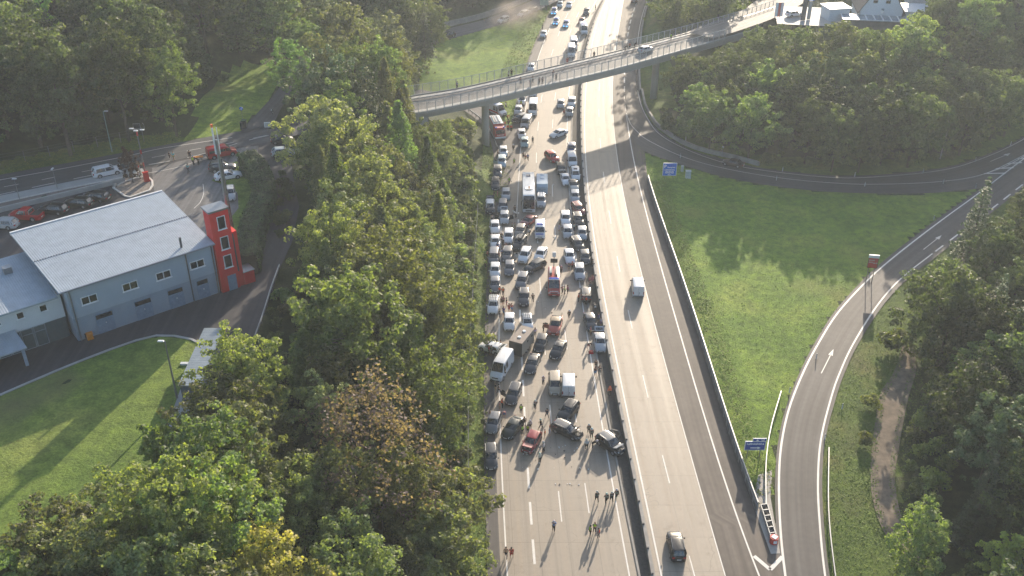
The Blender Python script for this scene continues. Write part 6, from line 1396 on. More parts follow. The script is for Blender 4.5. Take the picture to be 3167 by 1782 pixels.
k = add('wp', 'panel2', 1757.5, 1233, 0, -1, WHT, 'white panel van seen from behind, next to the beige people carrier', end='b')
k = add('pv', 'panel', 1531, 1184, -.6, 1, WHT, 'long white panel van with side window at the roadside trees')
k = add('gw', 'wagon', 1576, 1259, -.4, 1, DGR, 'dark grey estate car with silver roof rails and open door'); open_door(k, -1)
k = add('rw', 'hatch2', 1626, 1407, -.6, 1, (.26, .015, .02), 'wrecked dark red hatchback with crumpled bonnet surrounded by helpers'); open_bonnet(k, 8)
k = add('bs', 'suv', 1733.6, 1311, -.85, 1, BLK, 'black SUV slanting above the wrecked black estate car')
k = add('bw', 'wagon', 1798, 1360, 1, .42, BLK, 'wrecked black estate car with torn-off front and grey roof', roofc=(.11, .115, .12)); open_bonnet(k, 45)
k = add('br', 'suv', 1923, 1411, .95, .7, BLK, 'wrecked black SUV with raised bonnet against the median wall', roofc=(.16, .165, .17)); open_bonnet(k, 30, SIL)
k = add('pw', 'hatch2', 1520, 1085, -1, -.35, WHT, 'white car at the grass edge with tailgate up beside people in yellow vests', end='c'); open_boot(k)
k = add('c1', 'camper', 1767, 182, .05, 1, WHT, 'big white camper van seen through the bridge fence'); roof_load(k, 'sunroof')
k = add('c2', 'panel', 1775, 158, .15, 1, WHT, 'white high-roof van behind the camper van above the bridge')
# police and rescue
for i, (px, py, lb) in enumerate(((1711, 48, 'white police car with blue flashing lights in the left lane at the top'), (1717, 80, 'second white police car with blue lights on the left edge at the top'), (1748, 88, 'white police car with blue lights in the middle lane at the top'))):
    k = add('po%d' % i, 'wagon', px, py, -.35, 1, WHT, lb, group='police cars at the top'); roof_load(k, 'bluelight')
    L_, W2_ = k[2][0], k[2][1]; mb = MB(); mb.box((L_/2-.75, 0, .93), (.8, W2_*.5, .04)); mb.build('bonnet_stripe', plain('police_blue', (.03, .10, .35), .3) if i == 0 else bpy.data.materials['police_blue'], k[0])
    for s_ in (1, -1):
        mb = MB(); mb.box((L_/2+.02, s_*.45, .62), (.06, .28, .14)); e_ = mb.build('blue_flasher', M_BLUEL, k[0])
em = bpy.data.materials.new('lit_blue_flasher'); em.use_nodes = True; eb = em.node_tree.nodes['Principled BSDF']; eb.inputs['Base Color'].default_value = (.05, .4, 1, 1); eb.inputs['Emission Color'].default_value = (.08, .45, 1, 1); eb.inputs['Emission Strength'].default_value = 3
for o in S.objects:
    if o.name.startswith('blue_flasher'): o.data.materials[0] = em
k = add('pb', 'minibus', 1669.5, 744, 0, 1, WHT, 'white police van with dark blue bonnet below the coach'); roof_load(k, 'bluelight')
mb = MB(); mb.box((1.95, 0, 1.10), (.95, 1.5, .05), 0, 0, (1, .9)); mb.build('blue_bonnet', bpy.data.materials['police_blue'], k[0])
M_YG = plain('reflective_yellow', (.55, .6, .06), .5); M_VR = plain('signal_red', (.45, .02, .015), .4)
def livery(v, mat, z=.8, hh=.35):
    root, parts, (L, W_, H) = v; mb = MB()
    for s_ in (1, -1): mb.box((-.2, s_*(W_/2+.012), z), (L*.72, .02, hh))
    mb.build('side_stripe', mat, root)
k = add('am', 'panel', 1560, 362, 1, .45, WHT, 'white ambulance with red-yellow stripe under the left end of the bridge'); livery(k, M_VR); roof_load(k, 'bluelight'); KIT
k = add('a2', 'panel', 1808, 111, .42, 1, WHT, 'white ambulance van turned towards the median at the top', group=KERB); roof_load(k, 'bluelight')
# other traffic
OT = 'vehicles outside the jam'
for r in [('wagon', 1645, 39, -1, .42, DGR, 'dark SUV on the upper slip road nearest the motorway', 'c', 1.02), ('wagon', 1618, 49, -1, .42, WHT, 'white estate car on the upper slip road behind the dark SUV', 'c', 1.02), ('suv', 1556, 69, -1, .4, WHT, 'white SUV driving out of the dust cloud on the upper slip road', 'c', 1.02), ('suv', 1386, 117, -1, .3, BLK, 'black off-roader at the left end of the upper slip road', 'c', 1.02),
 ('sedan', 1960, 12, .25, -1, BLK, 'black car driving off at the very top of the right carriageway', 'b', ZR), ('hatch2', 1997, 160, 1, -.28, SIL, 'silver car driving across the bridge', 'c', 13.01), ('wagon', 2456, 50, 1, -.1, WHT, 'white police-striped car parked beside the dark pylon', 'c', 14.0),
 ('panel2', 1974, 923, -.12, -1, WHT, 'white delivery van driving away alone on the right carriageway', 'b', ZR), ('suv', 2099, 1744, -.2, -1, BLK, 'glossy black SUV driving away at the bottom of the right carriageway', 'b', ZR),
 ('sedan', 2266, 512, -1, -.2, (.05, .035, .035), 'dark car on the shaded loop slip road', 'c', ZR+.01),
 ('mpv', 333, 541, 1, -.22, WHT, 'white people carrier driving on the local road', 'c', ZS), ('minibus', 688, 483, 1, -.2, RDB, 'red fire service minibus with open side door at the station entrance', 'c', ZS), ('suv', 690, 528, 1, -.1, DGR, 'dark grey SUV parked behind the white coupe-like SUV', 'c', ZS), ('sport', 707, 552, 1, -.17, WHT, 'white coupe-like SUV parked nose to the hedge behind the mast', 'c', ZS),
 ('hatch2', 714, 627, .1, 1, SIL, 'silver hatchback parked right of the mast, facing the tower', 'f', ZS), ('hatchback', 877, 481, 1, -.08, (.45, .5, .52), 'white and grey small car at the far end of the forecourt', 'c', ZS), ('hatchback', 874, 441, 1, -.1, BLK, 'black car half hidden by the pale willow-like tree', 'c', ZS),
 ('wagon', 11, 703, -1, -.05, SIL, 'silver estate car cut by the left edge in the parking row', 'c', ZS), ('wagon', 166, 658, -1, -.06, BLK, 'black estate car parked right of the red pickup', 'c', ZS), ('wagon', 243, 638, -1, -.06, (.012, .018, .017), 'dark green-black estate car in the middle of the parking row', 'c', ZS), ('wagon', 297, 619, -1, -.08, BLK, 'black estate car at the right end of the parking row', 'c', ZS)]:
    add('o%d' % len(V), *r[:7], end=r[7], z=r[8], group=OT)
# pickups
def pickup(px, py, dx, dy, paint, label, end, z=0.0, hard=None, group=OT):
    KIT['_p'] = ('pickup_truck', car_kit(5.2, 1.92, 1.78, belt=1.12, nose=.95, cowl=1.16, tail=1.08, rf=.55, rr=-.75, wr=-.95, wf=1.2, wb=3.2, fo=.9, wr_=.39, hb=.2)) if '_p' not in KIT else KIT['_p']
    v = vehicle('_p', px, py, dx, dy, paint, label, end, z, group); root = v[0]
    mb = MB(); mb.box((-1.82, 0, 1.135), (1.42, 1.5, .03)); mb.build('load_bed', M_TRIM, root)
    mb = MB(); mb.tube([(-1.05, -.8, 1.1), (-1.0, -.72, 1.72), (-1.0, .72, 1.72), (-1.05, .8, 1.1)], .05, 6); mb.build('roll_bar', M_STEEL, root)
    if hard: mb = MB(); mb.box((-1.75, 0, 1.42), (1.6, 1.6, .64), 0, 0, (.92, .88)); o = mb.build('canopy_top', M_PAINT, root); o.color = (*hard, 1)
    return v
pickup(84, 677, -1, -.06, (.42, .010, .014), 'red double-cab pickup in the parking row behind the hall', 'c', ZS)
k = pickup(1711, 1043, -.25, 1, (.45, .075, .045), 'orange-red pickup with tan roof and open door in the middle of the road', 'f', 0, (.30, .24, .16), KERB); open_door(k, -1, .9, 65, (.25, .03, .02)); k[1]['roof'][0].color = (.40, .30, .18, 1)
# coach
def wheels(root, xs, w, r, wd=.3):
    ty, rm = wheel_kit(r, wd)
    for x in xs:
        for s_ in (1, -1):
            o = bpy.data.objects.new('wheel', ty); link(o, root); o.location = (x, s_*(w-.16), r); q = bpy.data.objects.new('rim', rm); link(q, o)
def place(name, label, cat, px, py, dx, dy, L, z=0., group=KERB, end='f'):
    p = at(px, py, z); q = at(px+dx*3, py+dy*3, z); d = q-p; a = atan2(d.y, d.x); u = Vector((cos(a), sin(a), 0)); c = p-u*L/2 if end == 'f' else p; o = empty(name, (c.x, c.y, z+.015), a); return tag(o, label, cat, group)
bus = place('coach', 'long white coach with huge dark windscreen in the middle of the jam', 'coach', 1635.6, 661, .03, 1, 12)
mb = MB(); rings = []
for x, zt, ws in ((-6, 3.2, .94), (-5.9, 3.4, .98), (-5.4, 3.5, 1), (4.6, 3.5, 1), (5.2, 3.42, 1), (5.75, 2.9, .98), (5.95, 1.4, .95), (6.0, .7, .92)):
    e = 1.27*ws; rings.append([(x, y, z) for y, z in ((e*.95, .3), (e, .4), (e, min(1.4, zt-.2)), (e*.98, zt-.2), (e*.9, zt), (0, zt+.05), (-e*.9, zt), (-e*.98, zt-.2), (-e, min(1.4, zt-.2)), (-e, .4), (-e*.95, .3))])
mb.loft(rings); b_ = mb.build('body', M_PAINT, bus); b_.color = (.62, .65, .67, 1); autosmooth(b_.data)
mb = MB(); mb.loft([[(6.03, 1.14, 1.0), (6.03, -1.14, 1.0)], [(5.99, 1.14, 1.5), (5.99, -1.14, 1.5)], [(5.80, 1.12, 2.9), (5.80, -1.12, 2.9)], [(5.22, 1.05, 3.46), (5.22, -1.05, 3.46)]], False, False); mb.build('windscreen', M_GLASS, bus)
for s_ in (1, -1):
    mb = MB(); mb.add([(-5.6, 1.285*s_, 1.6), (5.3, 1.285*s_, 1.5), (5.3, 1.265*s_, 3.1), (-5.6, 1.265*s_, 3.1)], [(0, 1, 2, 3)]); mb.build('side_windows', M_GLASS, bus)
    mb = MB(); mb.tube([(5.7, 1.2*s_, 2.8), (6.1, 1.45*s_, 2.6), (6.15, 1.5*s_, 2.0)], .07, 6); mb.build('wing_mirror', M_TRIM, bus)
    mb = MB(); mb.box((6.0, .95*s_, .75), (.12, .4, .25)); mb.build('headlight', M_HEAD, bus)
mb = MB(); mb.box((6.03, 0, .62), (.08, 1.3, .22)); mb.build('grille', M_TRIM, bus)
for x, w_, l_, m_ in ((-3.9, .8, .8, M_GLASS), (1.8, 1.5, 1.5, M_WSIGN), (2.7, .9, .35, M_TRIM)): mb = MB(); mb.box((x, 0, 3.58), (l_, w_, .12)); mb.build('roof_hatch', m_, bus)
mb = MB(); mb.box((1.8, .1, 3.66), (1.0, .3, .04)); mb.build('hatch_opening', plain('rust_brown', (.25, .12, .06), .7), bus)
mb = MB(); mb.box((6.04, 0, .45), (.04, .55, .12)); mb.build('number_plate', M_PLATE, bus); textobj('REISEN', .22, (6.06, 0, 1.12), M_PLATE, bus, rot=(pi/2, 0, pi/2), ext=.004); wheels(bus, (3.6, -2.9), 1.27, .5)
# caravan and towing car
cv = place('caravan', 'pale blue-grey caravan towed by the car with white boxes on its roof', 'caravan', 1676, 609, 0, 1, 5.6)
mb = MB(); mb.loft([[(x, y, z) for y, z in ((1.15, .5), (1.18, 2.35), (1.08, 2.6), (-1.08, 2.6), (-1.18, 2.35), (-1.15, .5))] for x in (-2.7, 2.2)]+[[(2.6, y, z) for y, z in ((1.1, .55), (1.12, 1.9), (1.04, 2.1), (-1.04, 2.1), (-1.12, 1.9), (-1.1, .55))]]); b_ = mb.build('body', M_PAINT, cv); b_.color = (.42, .52, .60, 1)
mb = MB(); mb.add([(2.45, .75, 2.12), (2.45, -.75, 2.12), (2.62, -.75, 1.55), (2.62, .75, 1.55)], [(0, 1, 2, 3)]); mb.build('front_window', M_GLASS, cv)
mb = MB(); mb.box((-.6, 0, 2.68), (.9, .8, .16), 0, 0, (.8, .8)); mb.box((-2.1, 0, 2.64), (.3, .6, .1)); mb.build('roof_hatch', M_WSIGN, cv); mb = MB(); mb.tube([(2.5, .5, .55), (3.6, 0, .5), (2.5, -.5, .55)], .06, 6); mb.build('drawbar', M_DSTEEL, cv); wheels(cv, (0,), 1.15, .33, .2)
k = add('tow', 'suv', 1673, 647, 0, 1, SIL, 'silver car with white roof boxes towing the caravan'); mb = MB()
for y in (-.55, -.1, .35): mb.box((-.7, y+.1, 1.80), (1.9, .26, .14))
mb.build('roof_luggage', M_WSIGN, k[0])
# fire engines
ft = place('fire_engine', 'big red fire engine with white equipment roof beside the left bridge pier', 'fire engine', 1548, 435, .5, 1, 7.6)
mb = MB(); mb.loft([[(x, y, z) for y, z in ((1.2, .5), (1.25, .6), (1.25, h_-.15), (1.15, h_), (-1.15, h_), (-1.25, h_-.15), (-1.25, .6), (-1.2, .5))] for x, h_ in ((-3.8, 3.1), (1.6, 3.1))]); b_ = mb.build('equipment_body', M_PAINT, ft); b_.color = (.40, .02, .016, 1)
mb = MB(); mb.loft([[(x, y, z) for y, z in ((1.18, .5), (1.22, .7), (1.22, 1.5), (1.1, h_-.1), (.95, h_), (-.95, h_), (-1.1, h_-.1), (-1.22, 1.5), (-1.22, .7), (-1.18, .5))] for x, h_ in ((1.65, 2.85), (3.35, 2.85), (3.65, 2.5), (3.8, 1.75))]); b_ = mb.build('cab', M_PAINT, ft); b_.color = (.40, .02, .016, 1); cabo = b_
mb = MB(); mb.add([(3.84, 1.02, 1.62), (3.84, -1.02, 1.62), (3.70, -1.0, 2.5), (3.70, 1.0, 2.5)], [(0, 1, 2, 3)]); mb.build('windscreen', M_GLASS, cabo)
mb = MB(); mb.box((3.82, 0, .72), (.2, 2.4, .4)); mb.build('bumper', M_WSIGN, cabo)
mb = MB(); mb.box((-1.1, 0, 3.14), (5.0, 2.3, .06)); rp = mb.build('roof_deck', M_WSIGN, ft)
for y in (-.7, -.2, .45):
    mb = MB(); mb.box((-1.2, y, 3.3), (4.2, .32, .18)); mb.build('ladder', M_STEEL if y > -.5 else M_BEIGE if 'M_BEIGE' in globals() else M_PAVE, rp)
for s_ in (1, -1):
    mb = MB(); mb.box((-1.1, 1.262*s_, 1.85), (4.8, .03, 1.7)); mb.build('roller_shutter', M_STEEL, ft); mb = MB(); mb.box((3.2, .9*s_, 2.95), (.3, .4, .18)); mb.build('blue_light', M_BLUEL, cabo); mb = MB(); mb.box((3.9, .9*s_, .75), (.06, .3, .2)); mb.build('headlight', M_HEAD, cabo)
textobj('FEUERWEHR', .3, (3.86, 0, 1.3), M_WSIGN, cabo, rot=(pi/2, 0, pi/2), ext=.004); wheels(ft, (2.6, -1.9), 1.2, .48)
fe = place('fire_engine', 'red fire van reading FEUERWEHR with raised light mast in the free lane', 'fire engine', 1713, 922, .02, 1, 6.4)
kit, L_, W_, H_ = van_kit(6.4, 2.15, 2.5, cowl=1.3, nose=1.1, wb=3.7, wr_=.38); inst(kit, (.40, .022, .02), fe)
textobj('FEUERWEHR', .26, (3.0, 0, 1.14), M_WSIGN, fe, rot=(radians(38), 0, pi/2), ext=.004)
mb = MB(); mb.box((1.1, 0, 2.6), (.35, 1.7, .18)); mb.build('blue_light_bar', M_BLUEL, fe); mb = MB(); mb.box((1.35, 0, 2.56), (.3, 1.8, .1)); mb.build('roof_front', M_WSIGN, fe)
mb = MB(); mb.box((-1.4, -.55, 2.75), (2.4, .4, .3)); mb.box((-1.2, .5, 2.72), (2.6, .35, .25)); mb.build('roof_boxes', M_STEEL, fe)
mb = MB(); mb.tube([(-2.6, 0, 2.5), (-2.6, 0, 5.4)], .07, 8); lm2 = mb.build('light_mast', M_DSTEEL, fe); mb = MB(); mb.box((-2.6, 0, 4.0), (.25, 1.2, .8)); mb.build('floodlight', M_TRIM, lm2); mb = MB(); mb.box((-2.6, 0, 5.2), (.2, .6, .9)); mb.build('warning_board', M_WSIGN, lm2)
livery_v = (fe, {}, (6.4, 2.15, 2.5)); livery(livery_v, M_WSIGN, 1.0, .25)
# horse trailer
ht = place('box_trailer', 'dark brown-roofed box trailer with beige side and black front in the jam', 'trailer', 1594, 1106, -.8, 1, 4.7)
mb = MB(); mb.box((0, 0, 1.65), (4.6, 2.2, 2.3)); b_ = mb.build('body', M_PAINT, ht); b_.color = (.36, .32, .27, 1)
mb = MB(); mb.box((0, 0, 2.84), (4.66, 2.26, .08)); rf_ = mb.build('roof', plain('brown_roof', (.15, .115, .10), .6), ht)
for x in (-.9, .9): mb = MB(); mb.tube([(x, 0, 2.86), (x, 0, 3.02)], [.32, .26], 10); mb.build('roof_vent', M_WSIGN, rf_)
mb = MB(); mb.box((2.32, 0, 1.6), (.06, 2.22, 2.42)); mb.build('front_panel', M_TRIM, ht)
for x in (-1.4, .2): mb = MB(); mb.box((x, 1.11, 2.1), (.5, .04, .3)); mb.build('side_window', M_GLASS, ht)
wheels(ht, (-.35, .45), 1.16, .32, .2)
# motorcycles
def moto(px, py, dx, dy, label, z=0., lie=False):
    o = place('motorcycle', label, 'motorcycle', px, py, dx, dy, 0, z, 'motorcycles', 'c'); ty, rm = wheel_kit(.31, .12)
    for x in (.72, -.72): w_ = bpy.data.objects.new('wheel', ty); link(w_, o); w_.location = (x, 0, .31); q = bpy.data.objects.new('rim', rm); link(q, w_)
    mb = MB(); mb.loft([[(x, y*w_, z_+h_*k) for y, k in ((1, 0), (1, .7), (0, 1), (-1, .7), (-1, 0))] for x, w_, z_, h_ in ((-.7, .1, .6, .2), (-.2, .16, .45, .35), (.2, .2, .4, .55), (.5, .14, .5, .5), (.72, .06, .6, .25))]); b_ = mb.build('body', M_PAINT, o); b_.color = (.03, .03, .035, 1)
    mb = MB(); mb.box((-.3, 0, .82), (.7, .28, .1), 0, 0, (.9, .8)); mb.build('seat', M_TRIM, o); mb = MB(); mb.tube([(.4, -.36, 1.02), (.5, 0, .98), (.4, .36, 1.02)], .025, 5); mb.build('handlebar', M_STEEL, o); mb = MB(); mb.box((.72, 0, .82), (.12, .2, .2)); mb.build('headlight', M_HEAD, o); o.rotation_euler[0] = radians(12) if not lie else radians(75)
moto(1842, 955, .2, 1, 'motorcycle parked in the dark median strip', -.03); moto(1640, 722, -.3, 1, 'dark motorcycle among camouflage-clad people near the red coupe'); moto(845, 349, -.2, 1, 'black motorcycle parked beside the lane in the upper left', ZS+.2); moto(438, 547, -.3, 1, 'bicycle-like small motorcycle beside the man in red at the station entrance', ZS)
# wreckage
db = empty('torn_bumper', at(1896, 1345, 0)); tag(db, 'torn-off curved grey car bumper lying beside the median', 'bumper'); mb = MB(); mb.tube([(-.9, -.5, .1), (-.8, .4, .2), (-.1, .8, .25), (.8, .5, .2), (1.0, -.1, .15), (.6, -.7, .1)], .11, 6); mb.build('shell', M_PAINT, db).color = (.12, .12, .11, 1)
mb = MB(); mb.box((-.1, -.1, .1), (.7, .6, .15), .5); mb.build('debris', bpy.data.materials['engine_metal'], db)
mb = MB()
for k in range(80):
    c = random.choice([(1690, 560, 30, 90), (1700, 700, 25, 60), (1700, 880, 60, 60), (1760, 1380, 70, 50), (1700, 960, 40, 60), (1650, 1420, 50, 40), (1600, 570, 60, 60), (1760, 1480, 60, 60)])
    p = at(random.gauss(c[0], c[2]*.5), random.gauss(c[1], c[3]*.5)); s_ = random.uniform(.06, .2)
    mb.box(p+Vector((0, 0, s_*.3)), (s_, s_*random.uniform(.4, 1), s_*.5), random.uniform(0, 3), random.choice([0, 0, 1]))
tag(mb.build('litter', [M_WSIGN, M_TRIM]), 'scattered bits of glass and plastic on the concrete lanes', 'debris', kind='stuff')
# board above the upper slip road
sb_ = empty('gantry_board', at(1683, 32, .5)); tag(sb_, 'pale green back of a road sign by the upper slip road', 'road sign'); mb = MB(); mb.box((0, 0, 2.6), (2.6, .12, 2.0)); mb.build('panel', plain('pale_green', (.30, .36, .30), .5), sb_)
for x in (-.8, .8): mb = MB(); mb.tube([(x, .1, -.3), (x, .1, 2.8)], .06, 6); mb.build('leg', M_STEEL, sb_)
# ---------------------------------------------------------------- people
def skin_mesh(name, V_, E_, R_, sub=1):
    me_ = bpy.data.meshes.new(name); me_.from_pydata(V_, E_, []); o = bpy.data.objects.new(name, me_); link(o)
    m = o.modifiers.new('s', 'SKIN'); m.use_smooth_shade = True
    for i, v in enumerate(me_.skin_vertices[0].data if me_.skin_vertices else []): v.radius = (R_[i], R_[i]); v.use_root = (i == 0)
    if not me_.skin_vertices: raise RuntimeError('no skin layer')
    s_ = o.modifiers.new('d', 'SUBSURF'); s_.levels = sub; s_.render_levels = sub
    dg = bpy.context.evaluated_depsgraph_get(); out = bpy.data.meshes.new_from_object(o.evaluated_get(dg)); bpy.data.objects.remove(o); out.name = name; return out
M_SKIN = plain('skin', (.45, .27, .19), .6, var=.08); M_CLOTH = tinted('cloth', .8, 0, .25, 7, .2)
def figure(pose):
    """x = facing. joints in metres for a 1.76 m person"""
    lean = {'bend': .42, 'sit': .1}.get(pose, .03)
    st_ = {'walk': .26, 'stride': -.26}.get(pose, .05); J = {}
    J['pel'] = (0, 0, .95); J['spi'] = (lean*.35, 0, 1.15); J['che'] = (lean*.9, 0, 1.36-lean*.25); J['nec'] = (lean*1.2, 0, 1.50-lean*.45); J['hea'] = (lean*1.35+.02, 0, 1.60-lean*.5); J['top'] = (lean*1.5+.02, 0, 1.72-lean*.6)
    for s_, n in ((1, 'L'), (-1, 'R')):
        J['sh'+n] = (lean*.95, .19*s_, 1.43-lean*.3)
        if pose == 'arms': J['el'+n] = (.16, .26*s_, 1.2); J['wr'+n] = (.36, .10*s_, 1.32); J['ha'+n] = (.43, .06*s_, 1.36)
        elif pose == 'bend': J['el'+n] = (.58, .22*s_, 1.08); J['wr'+n] = (.72, .16*s_, .86); J['ha'+n] = (.76, .15*s_, .78)
        else:
            sw = st_*s_*-1*.8; J['el'+n] = (sw*.4-.02, .25*s_, 1.15); J['wr'+n] = (sw*.9+.05, .27*s_, .92); J['ha'+n] = (sw+.09, .27*s_, .84)
        J['hi'+n] = (0, .09*s_, .90); J['kn'+n] = (st_*s_*.6+.03, .11*s_, .50); J['an'+n] = (st_*s_*1.15, .12*s_, .09); J['to'+n] = (st_*s_*1.15+.15, .13*s_, .035)
    if pose == 'bend': J['pel'] = (-.12, 0, .92)
    K = list(J); R0 = dict(pel=.125, spi=.12, che=.135, nec=.055, hea=.095, top=.075)
    for n in 'LR': R0.update({'sh'+n: .065, 'el'+n: .045, 'wr'+n: .032, 'ha'+n: .036, 'hi'+n: .09, 'kn'+n: .062, 'an'+n: .045, 'to'+n: .038})
    ed = [('pel', 'spi'), ('spi', 'che'), ('che', 'nec'), ('nec', 'hea'), ('hea', 'top')]
    for n in 'LR': ed += [('che', 'sh'+n), ('sh'+n, 'el'+n), ('el'+n, 'wr'+n), ('wr'+n, 'ha'+n), ('pel', 'hi'+n), ('hi'+n, 'kn'+n), ('kn'+n, 'an'+n), ('an'+n, 'to'+n)]
    def sub(keys, sc, nm):
        k_ = [k for k in K if k in keys]; e_ = [(k_.index(a), k_.index(b)) for a, b in ed if a in k_ and b in k_]
        return skin_mesh(nm, [J[k] for k in k_], e_, [R0[k]*sc for k in k_])
    body = sub(K, 1.0, 'body')
    bm = bmesh.new(); bm.from_mesh(body)     # five fingers and a nose
    mb = MB()
    for s_, n in ((1, 'L'), (-1, 'R')):
        h_ = Vector(J['ha'+n]); d = (h_-Vector(J['wr'+n])).normalized(); sd_ = Vector((d.z, 0, -d.x)).normalized() if abs(d.y) < .9 else Vector((1, 0, 0))
        for k in range(4): q = h_+d*.02+sd_*(k-1.5)*.02; mb.tube([q, q+d*(.07+.012*(1.5-abs(k-1.5))), q+d*.10+Vector((0, -s_*.015, 0))], [.009, .008, .006], 5)
        mb.tube([h_-d*.02+sd_*.03, h_+d*.02+sd_*.06, h_+d*.05+sd_*.06], [.011, .01, .007], 5)
    e = Vector(J['hea']); mb.tube([e+Vector((.08, 0, .03)), e+Vector((.115, 0, -.005))], [.01, .016], 5)
    for s_ in (1, -1): mb.box(e+Vector((.0, s_*.092, 0)), (.03, .02, .06))
    t_ = bpy.data.meshes.new('t'); t_.from_pydata(mb.v, [], mb.f); bm.from_mesh(t_); bm.to_mesh(body); bm.free(); bpy.data.meshes.remove(t_)
    body.materials.clear(); body.materials.append(M_SKIN); body.polygons.foreach_set('material_index', [0]*len(body.polygons))
    out = {'body': body}
    out['top'] = sub(['pel', 'spi', 'che', 'shL', 'shR', 'elL', 'elR'], 1.22, 'shirt'); out['jacket'] = sub(['pel', 'spi', 'che', 'shL', 'shR', 'elL', 'elR', 'wrL', 'wrR'], 1.34, 'jacket')
    out['trousers'] = sub(['pel', 'hiL', 'hiR', 'knL', 'knR', 'anL', 'anR'], 1.2, 'trousers'); out['shorts'] = sub(['pel', 'hiL', 'hiR', 'knL', 'knR'], 1.24, 'shorts')
    out['vest'] = sub(['pel', 'spi', 'che', 'shL', 'shR'], 1.42, 'vest')
    def cap(r, z0, z1, nm, back=0):
        mb = MB(); c = e+Vector((-.01-back, 0, .0)); rings = [[(c.x+r*k*cos(a)*1.08, c.y+r*k*sin(a), c.z+z) for a in np.linspace(0, 2*pi, 12, endpoint=False)] for k, z in ((.95, z0), (1.05, z0+.05), (1.0, z0+.1), (.8, z1-.04), (.4, z1))]
        mb.loft(rings); o = mb.build(nm, M_CLOTH, None, True); m_ = o.data; bpy.data.objects.remove(o); return m_
    out['hair'] = cap(.108, -.0, .165, 'hair', .015); out['helmet'] = cap(.15, .0, .2, 'helmet')
    mb = MB(); c_ = Vector(J['che'])
    mb.tube([(c_.x-.19, -.17, 1.30-lean*.2), (c_.x-.205, 0, 1.30-lean*.2), (c_.x-.19, .17, 1.30-lean*.2)], .028, 5); mb.tube([(c_.x+.17, -.16, 1.22-lean*.2), (c_.x+.19, 0, 1.22-lean*.2), (c_.x+.17, .16, 1.22-lean*.2)], .022, 5)
    for n in 'LR': a_ = Vector(J['an'+n])*.75+Vector(J['kn'+n])*.25; mb.tube([a_+Vector((0, 0, -.03)), a_+Vector((0, 0, .04))], .085, 8)
    out['stripes'] = mesh_only(mb, 'reflective_stripes', M_CLOTH)
    for k in ('top', 'jacket', 'trousers', 'shorts', 'vest'): out[k].materials.clear(); out[k].materials.append(M_CLOTH); out[k].polygons.foreach_set('material_index', [0]*len(out[k].polygons))
    return out
FIG = {p: figure(p) for p in ('stand', 'walk', 'stride', 'arms', 'bend')}
C_ = dict(k=(.012, .012, .014), w=(.62, .62, .6), r=(.45, .04, .03), o=(.85, .13, .03), y=(.50, .80, .04), g=(.14, .15, .16), b=(.10, .2, .42), t=(.10, .42, .45), p=(.60, .25, .26), n=(.16, .09, .06), m=(.45, .08, .25), l=(.42, .45, .62), d=(.03, .035, .05), c=(.16, .17, .12), s=(.5, .35, .2), v=(.12, .09, .3))
NMC = dict(k='black', w='white', r='red', o='orange', y='yellow', g='grey', b='blue', t='turquoise', p='pink', n='brown', m='magenta', l='lilac', d='dark blue', c='camouflage', s='tan', v='violet')
VIEW = {'1': (1400, 0, 4.2617), '2': (1400, 280, 4.2617), '3': (1450, 600, 4.83), '4': (1450, 850, 4.83), '5': (1450, 1120, 4.83), '6': (1450, 1380, 3.604), 'Q': (560, 420, 7.156), 'L': (0, 300, 2.7867), 'R': (2000, 0, 2.2074)}
NP = [0]
def person(v, x, y, spec, where, face=None, z=0.0, scale=1.0):
    """spec: pose letter + outfit: F firefighter, V vest, else shirt; colours of upper, lower, head"""
    ox, oy, s_ = VIEW[v]; p = at(ox+x/s_, oy+y/s_, z); NP[0] += 1
    pose = {'s': 'stand', 'w': 'walk', 'x': 'stride', 'a': 'arms', 'b': 'bend'}[spec[0]]; kind = spec[1]; up, lo, hd = spec[2], spec[3], spec[4]; F = FIG[pose]
    r = random.uniform(0, 6.28) if face is None else radians(face)
    o = empty('person', (p.x, p.y, z+.012), r); h_ = scale*random.uniform(.99, 1.07); o.scale = (h_,)*3
    what = {'F': 'firefighter in dark suit and %s helmet' % NMC[hd], 'V': 'person in %s safety vest' % NMC[up], 'S': 'person in %s top' % NMC[up], 'J': 'person in %s jacket' % NMC[up], 'H': 'helper in %s jacket with %s helmet' % (NMC[up], NMC[hd])}[kind]
    if len((what+' '+where).split()) > 16: what = what.replace(' in dark suit and', ' with').replace(' jacket with', ' with')
    if len((what+' '+where).split()) > 16: print('LONG', what+' '+where)
    tag(o, what+' '+where, 'person', 'people on and beside the roads')
    def part(nm, key, col):
        q = bpy.data.objects.new(nm, F[key]); link(q, o); q.color = (*[c*random.uniform(.85, 1.1) for c in col], 1)
    part('body', 'body', (1, 1, 1))
    if kind == 'F': part('jacket', 'jacket', C_['k']); part('trousers', 'trousers', C_['k']); part('helmet', 'helmet', C_[hd]); part('reflective_stripes', 'stripes', (.6, .65, .5))
    else:
        part('jacket' if kind in 'JH' else 'shirt', 'jacket' if kind in 'JH' else 'top', C_[up] if kind != 'V' else C_['g'])
        if kind == 'V': part('vest', 'vest', C_[up])
        part('trousers' if lo in 'kgdc' else 'shorts', 'trousers' if lo in 'kgdc' else 'shorts', C_[lo]); part('helmet' if kind == 'H' else 'hair', 'helmet' if kind == 'H' else 'hair', C_[hd])
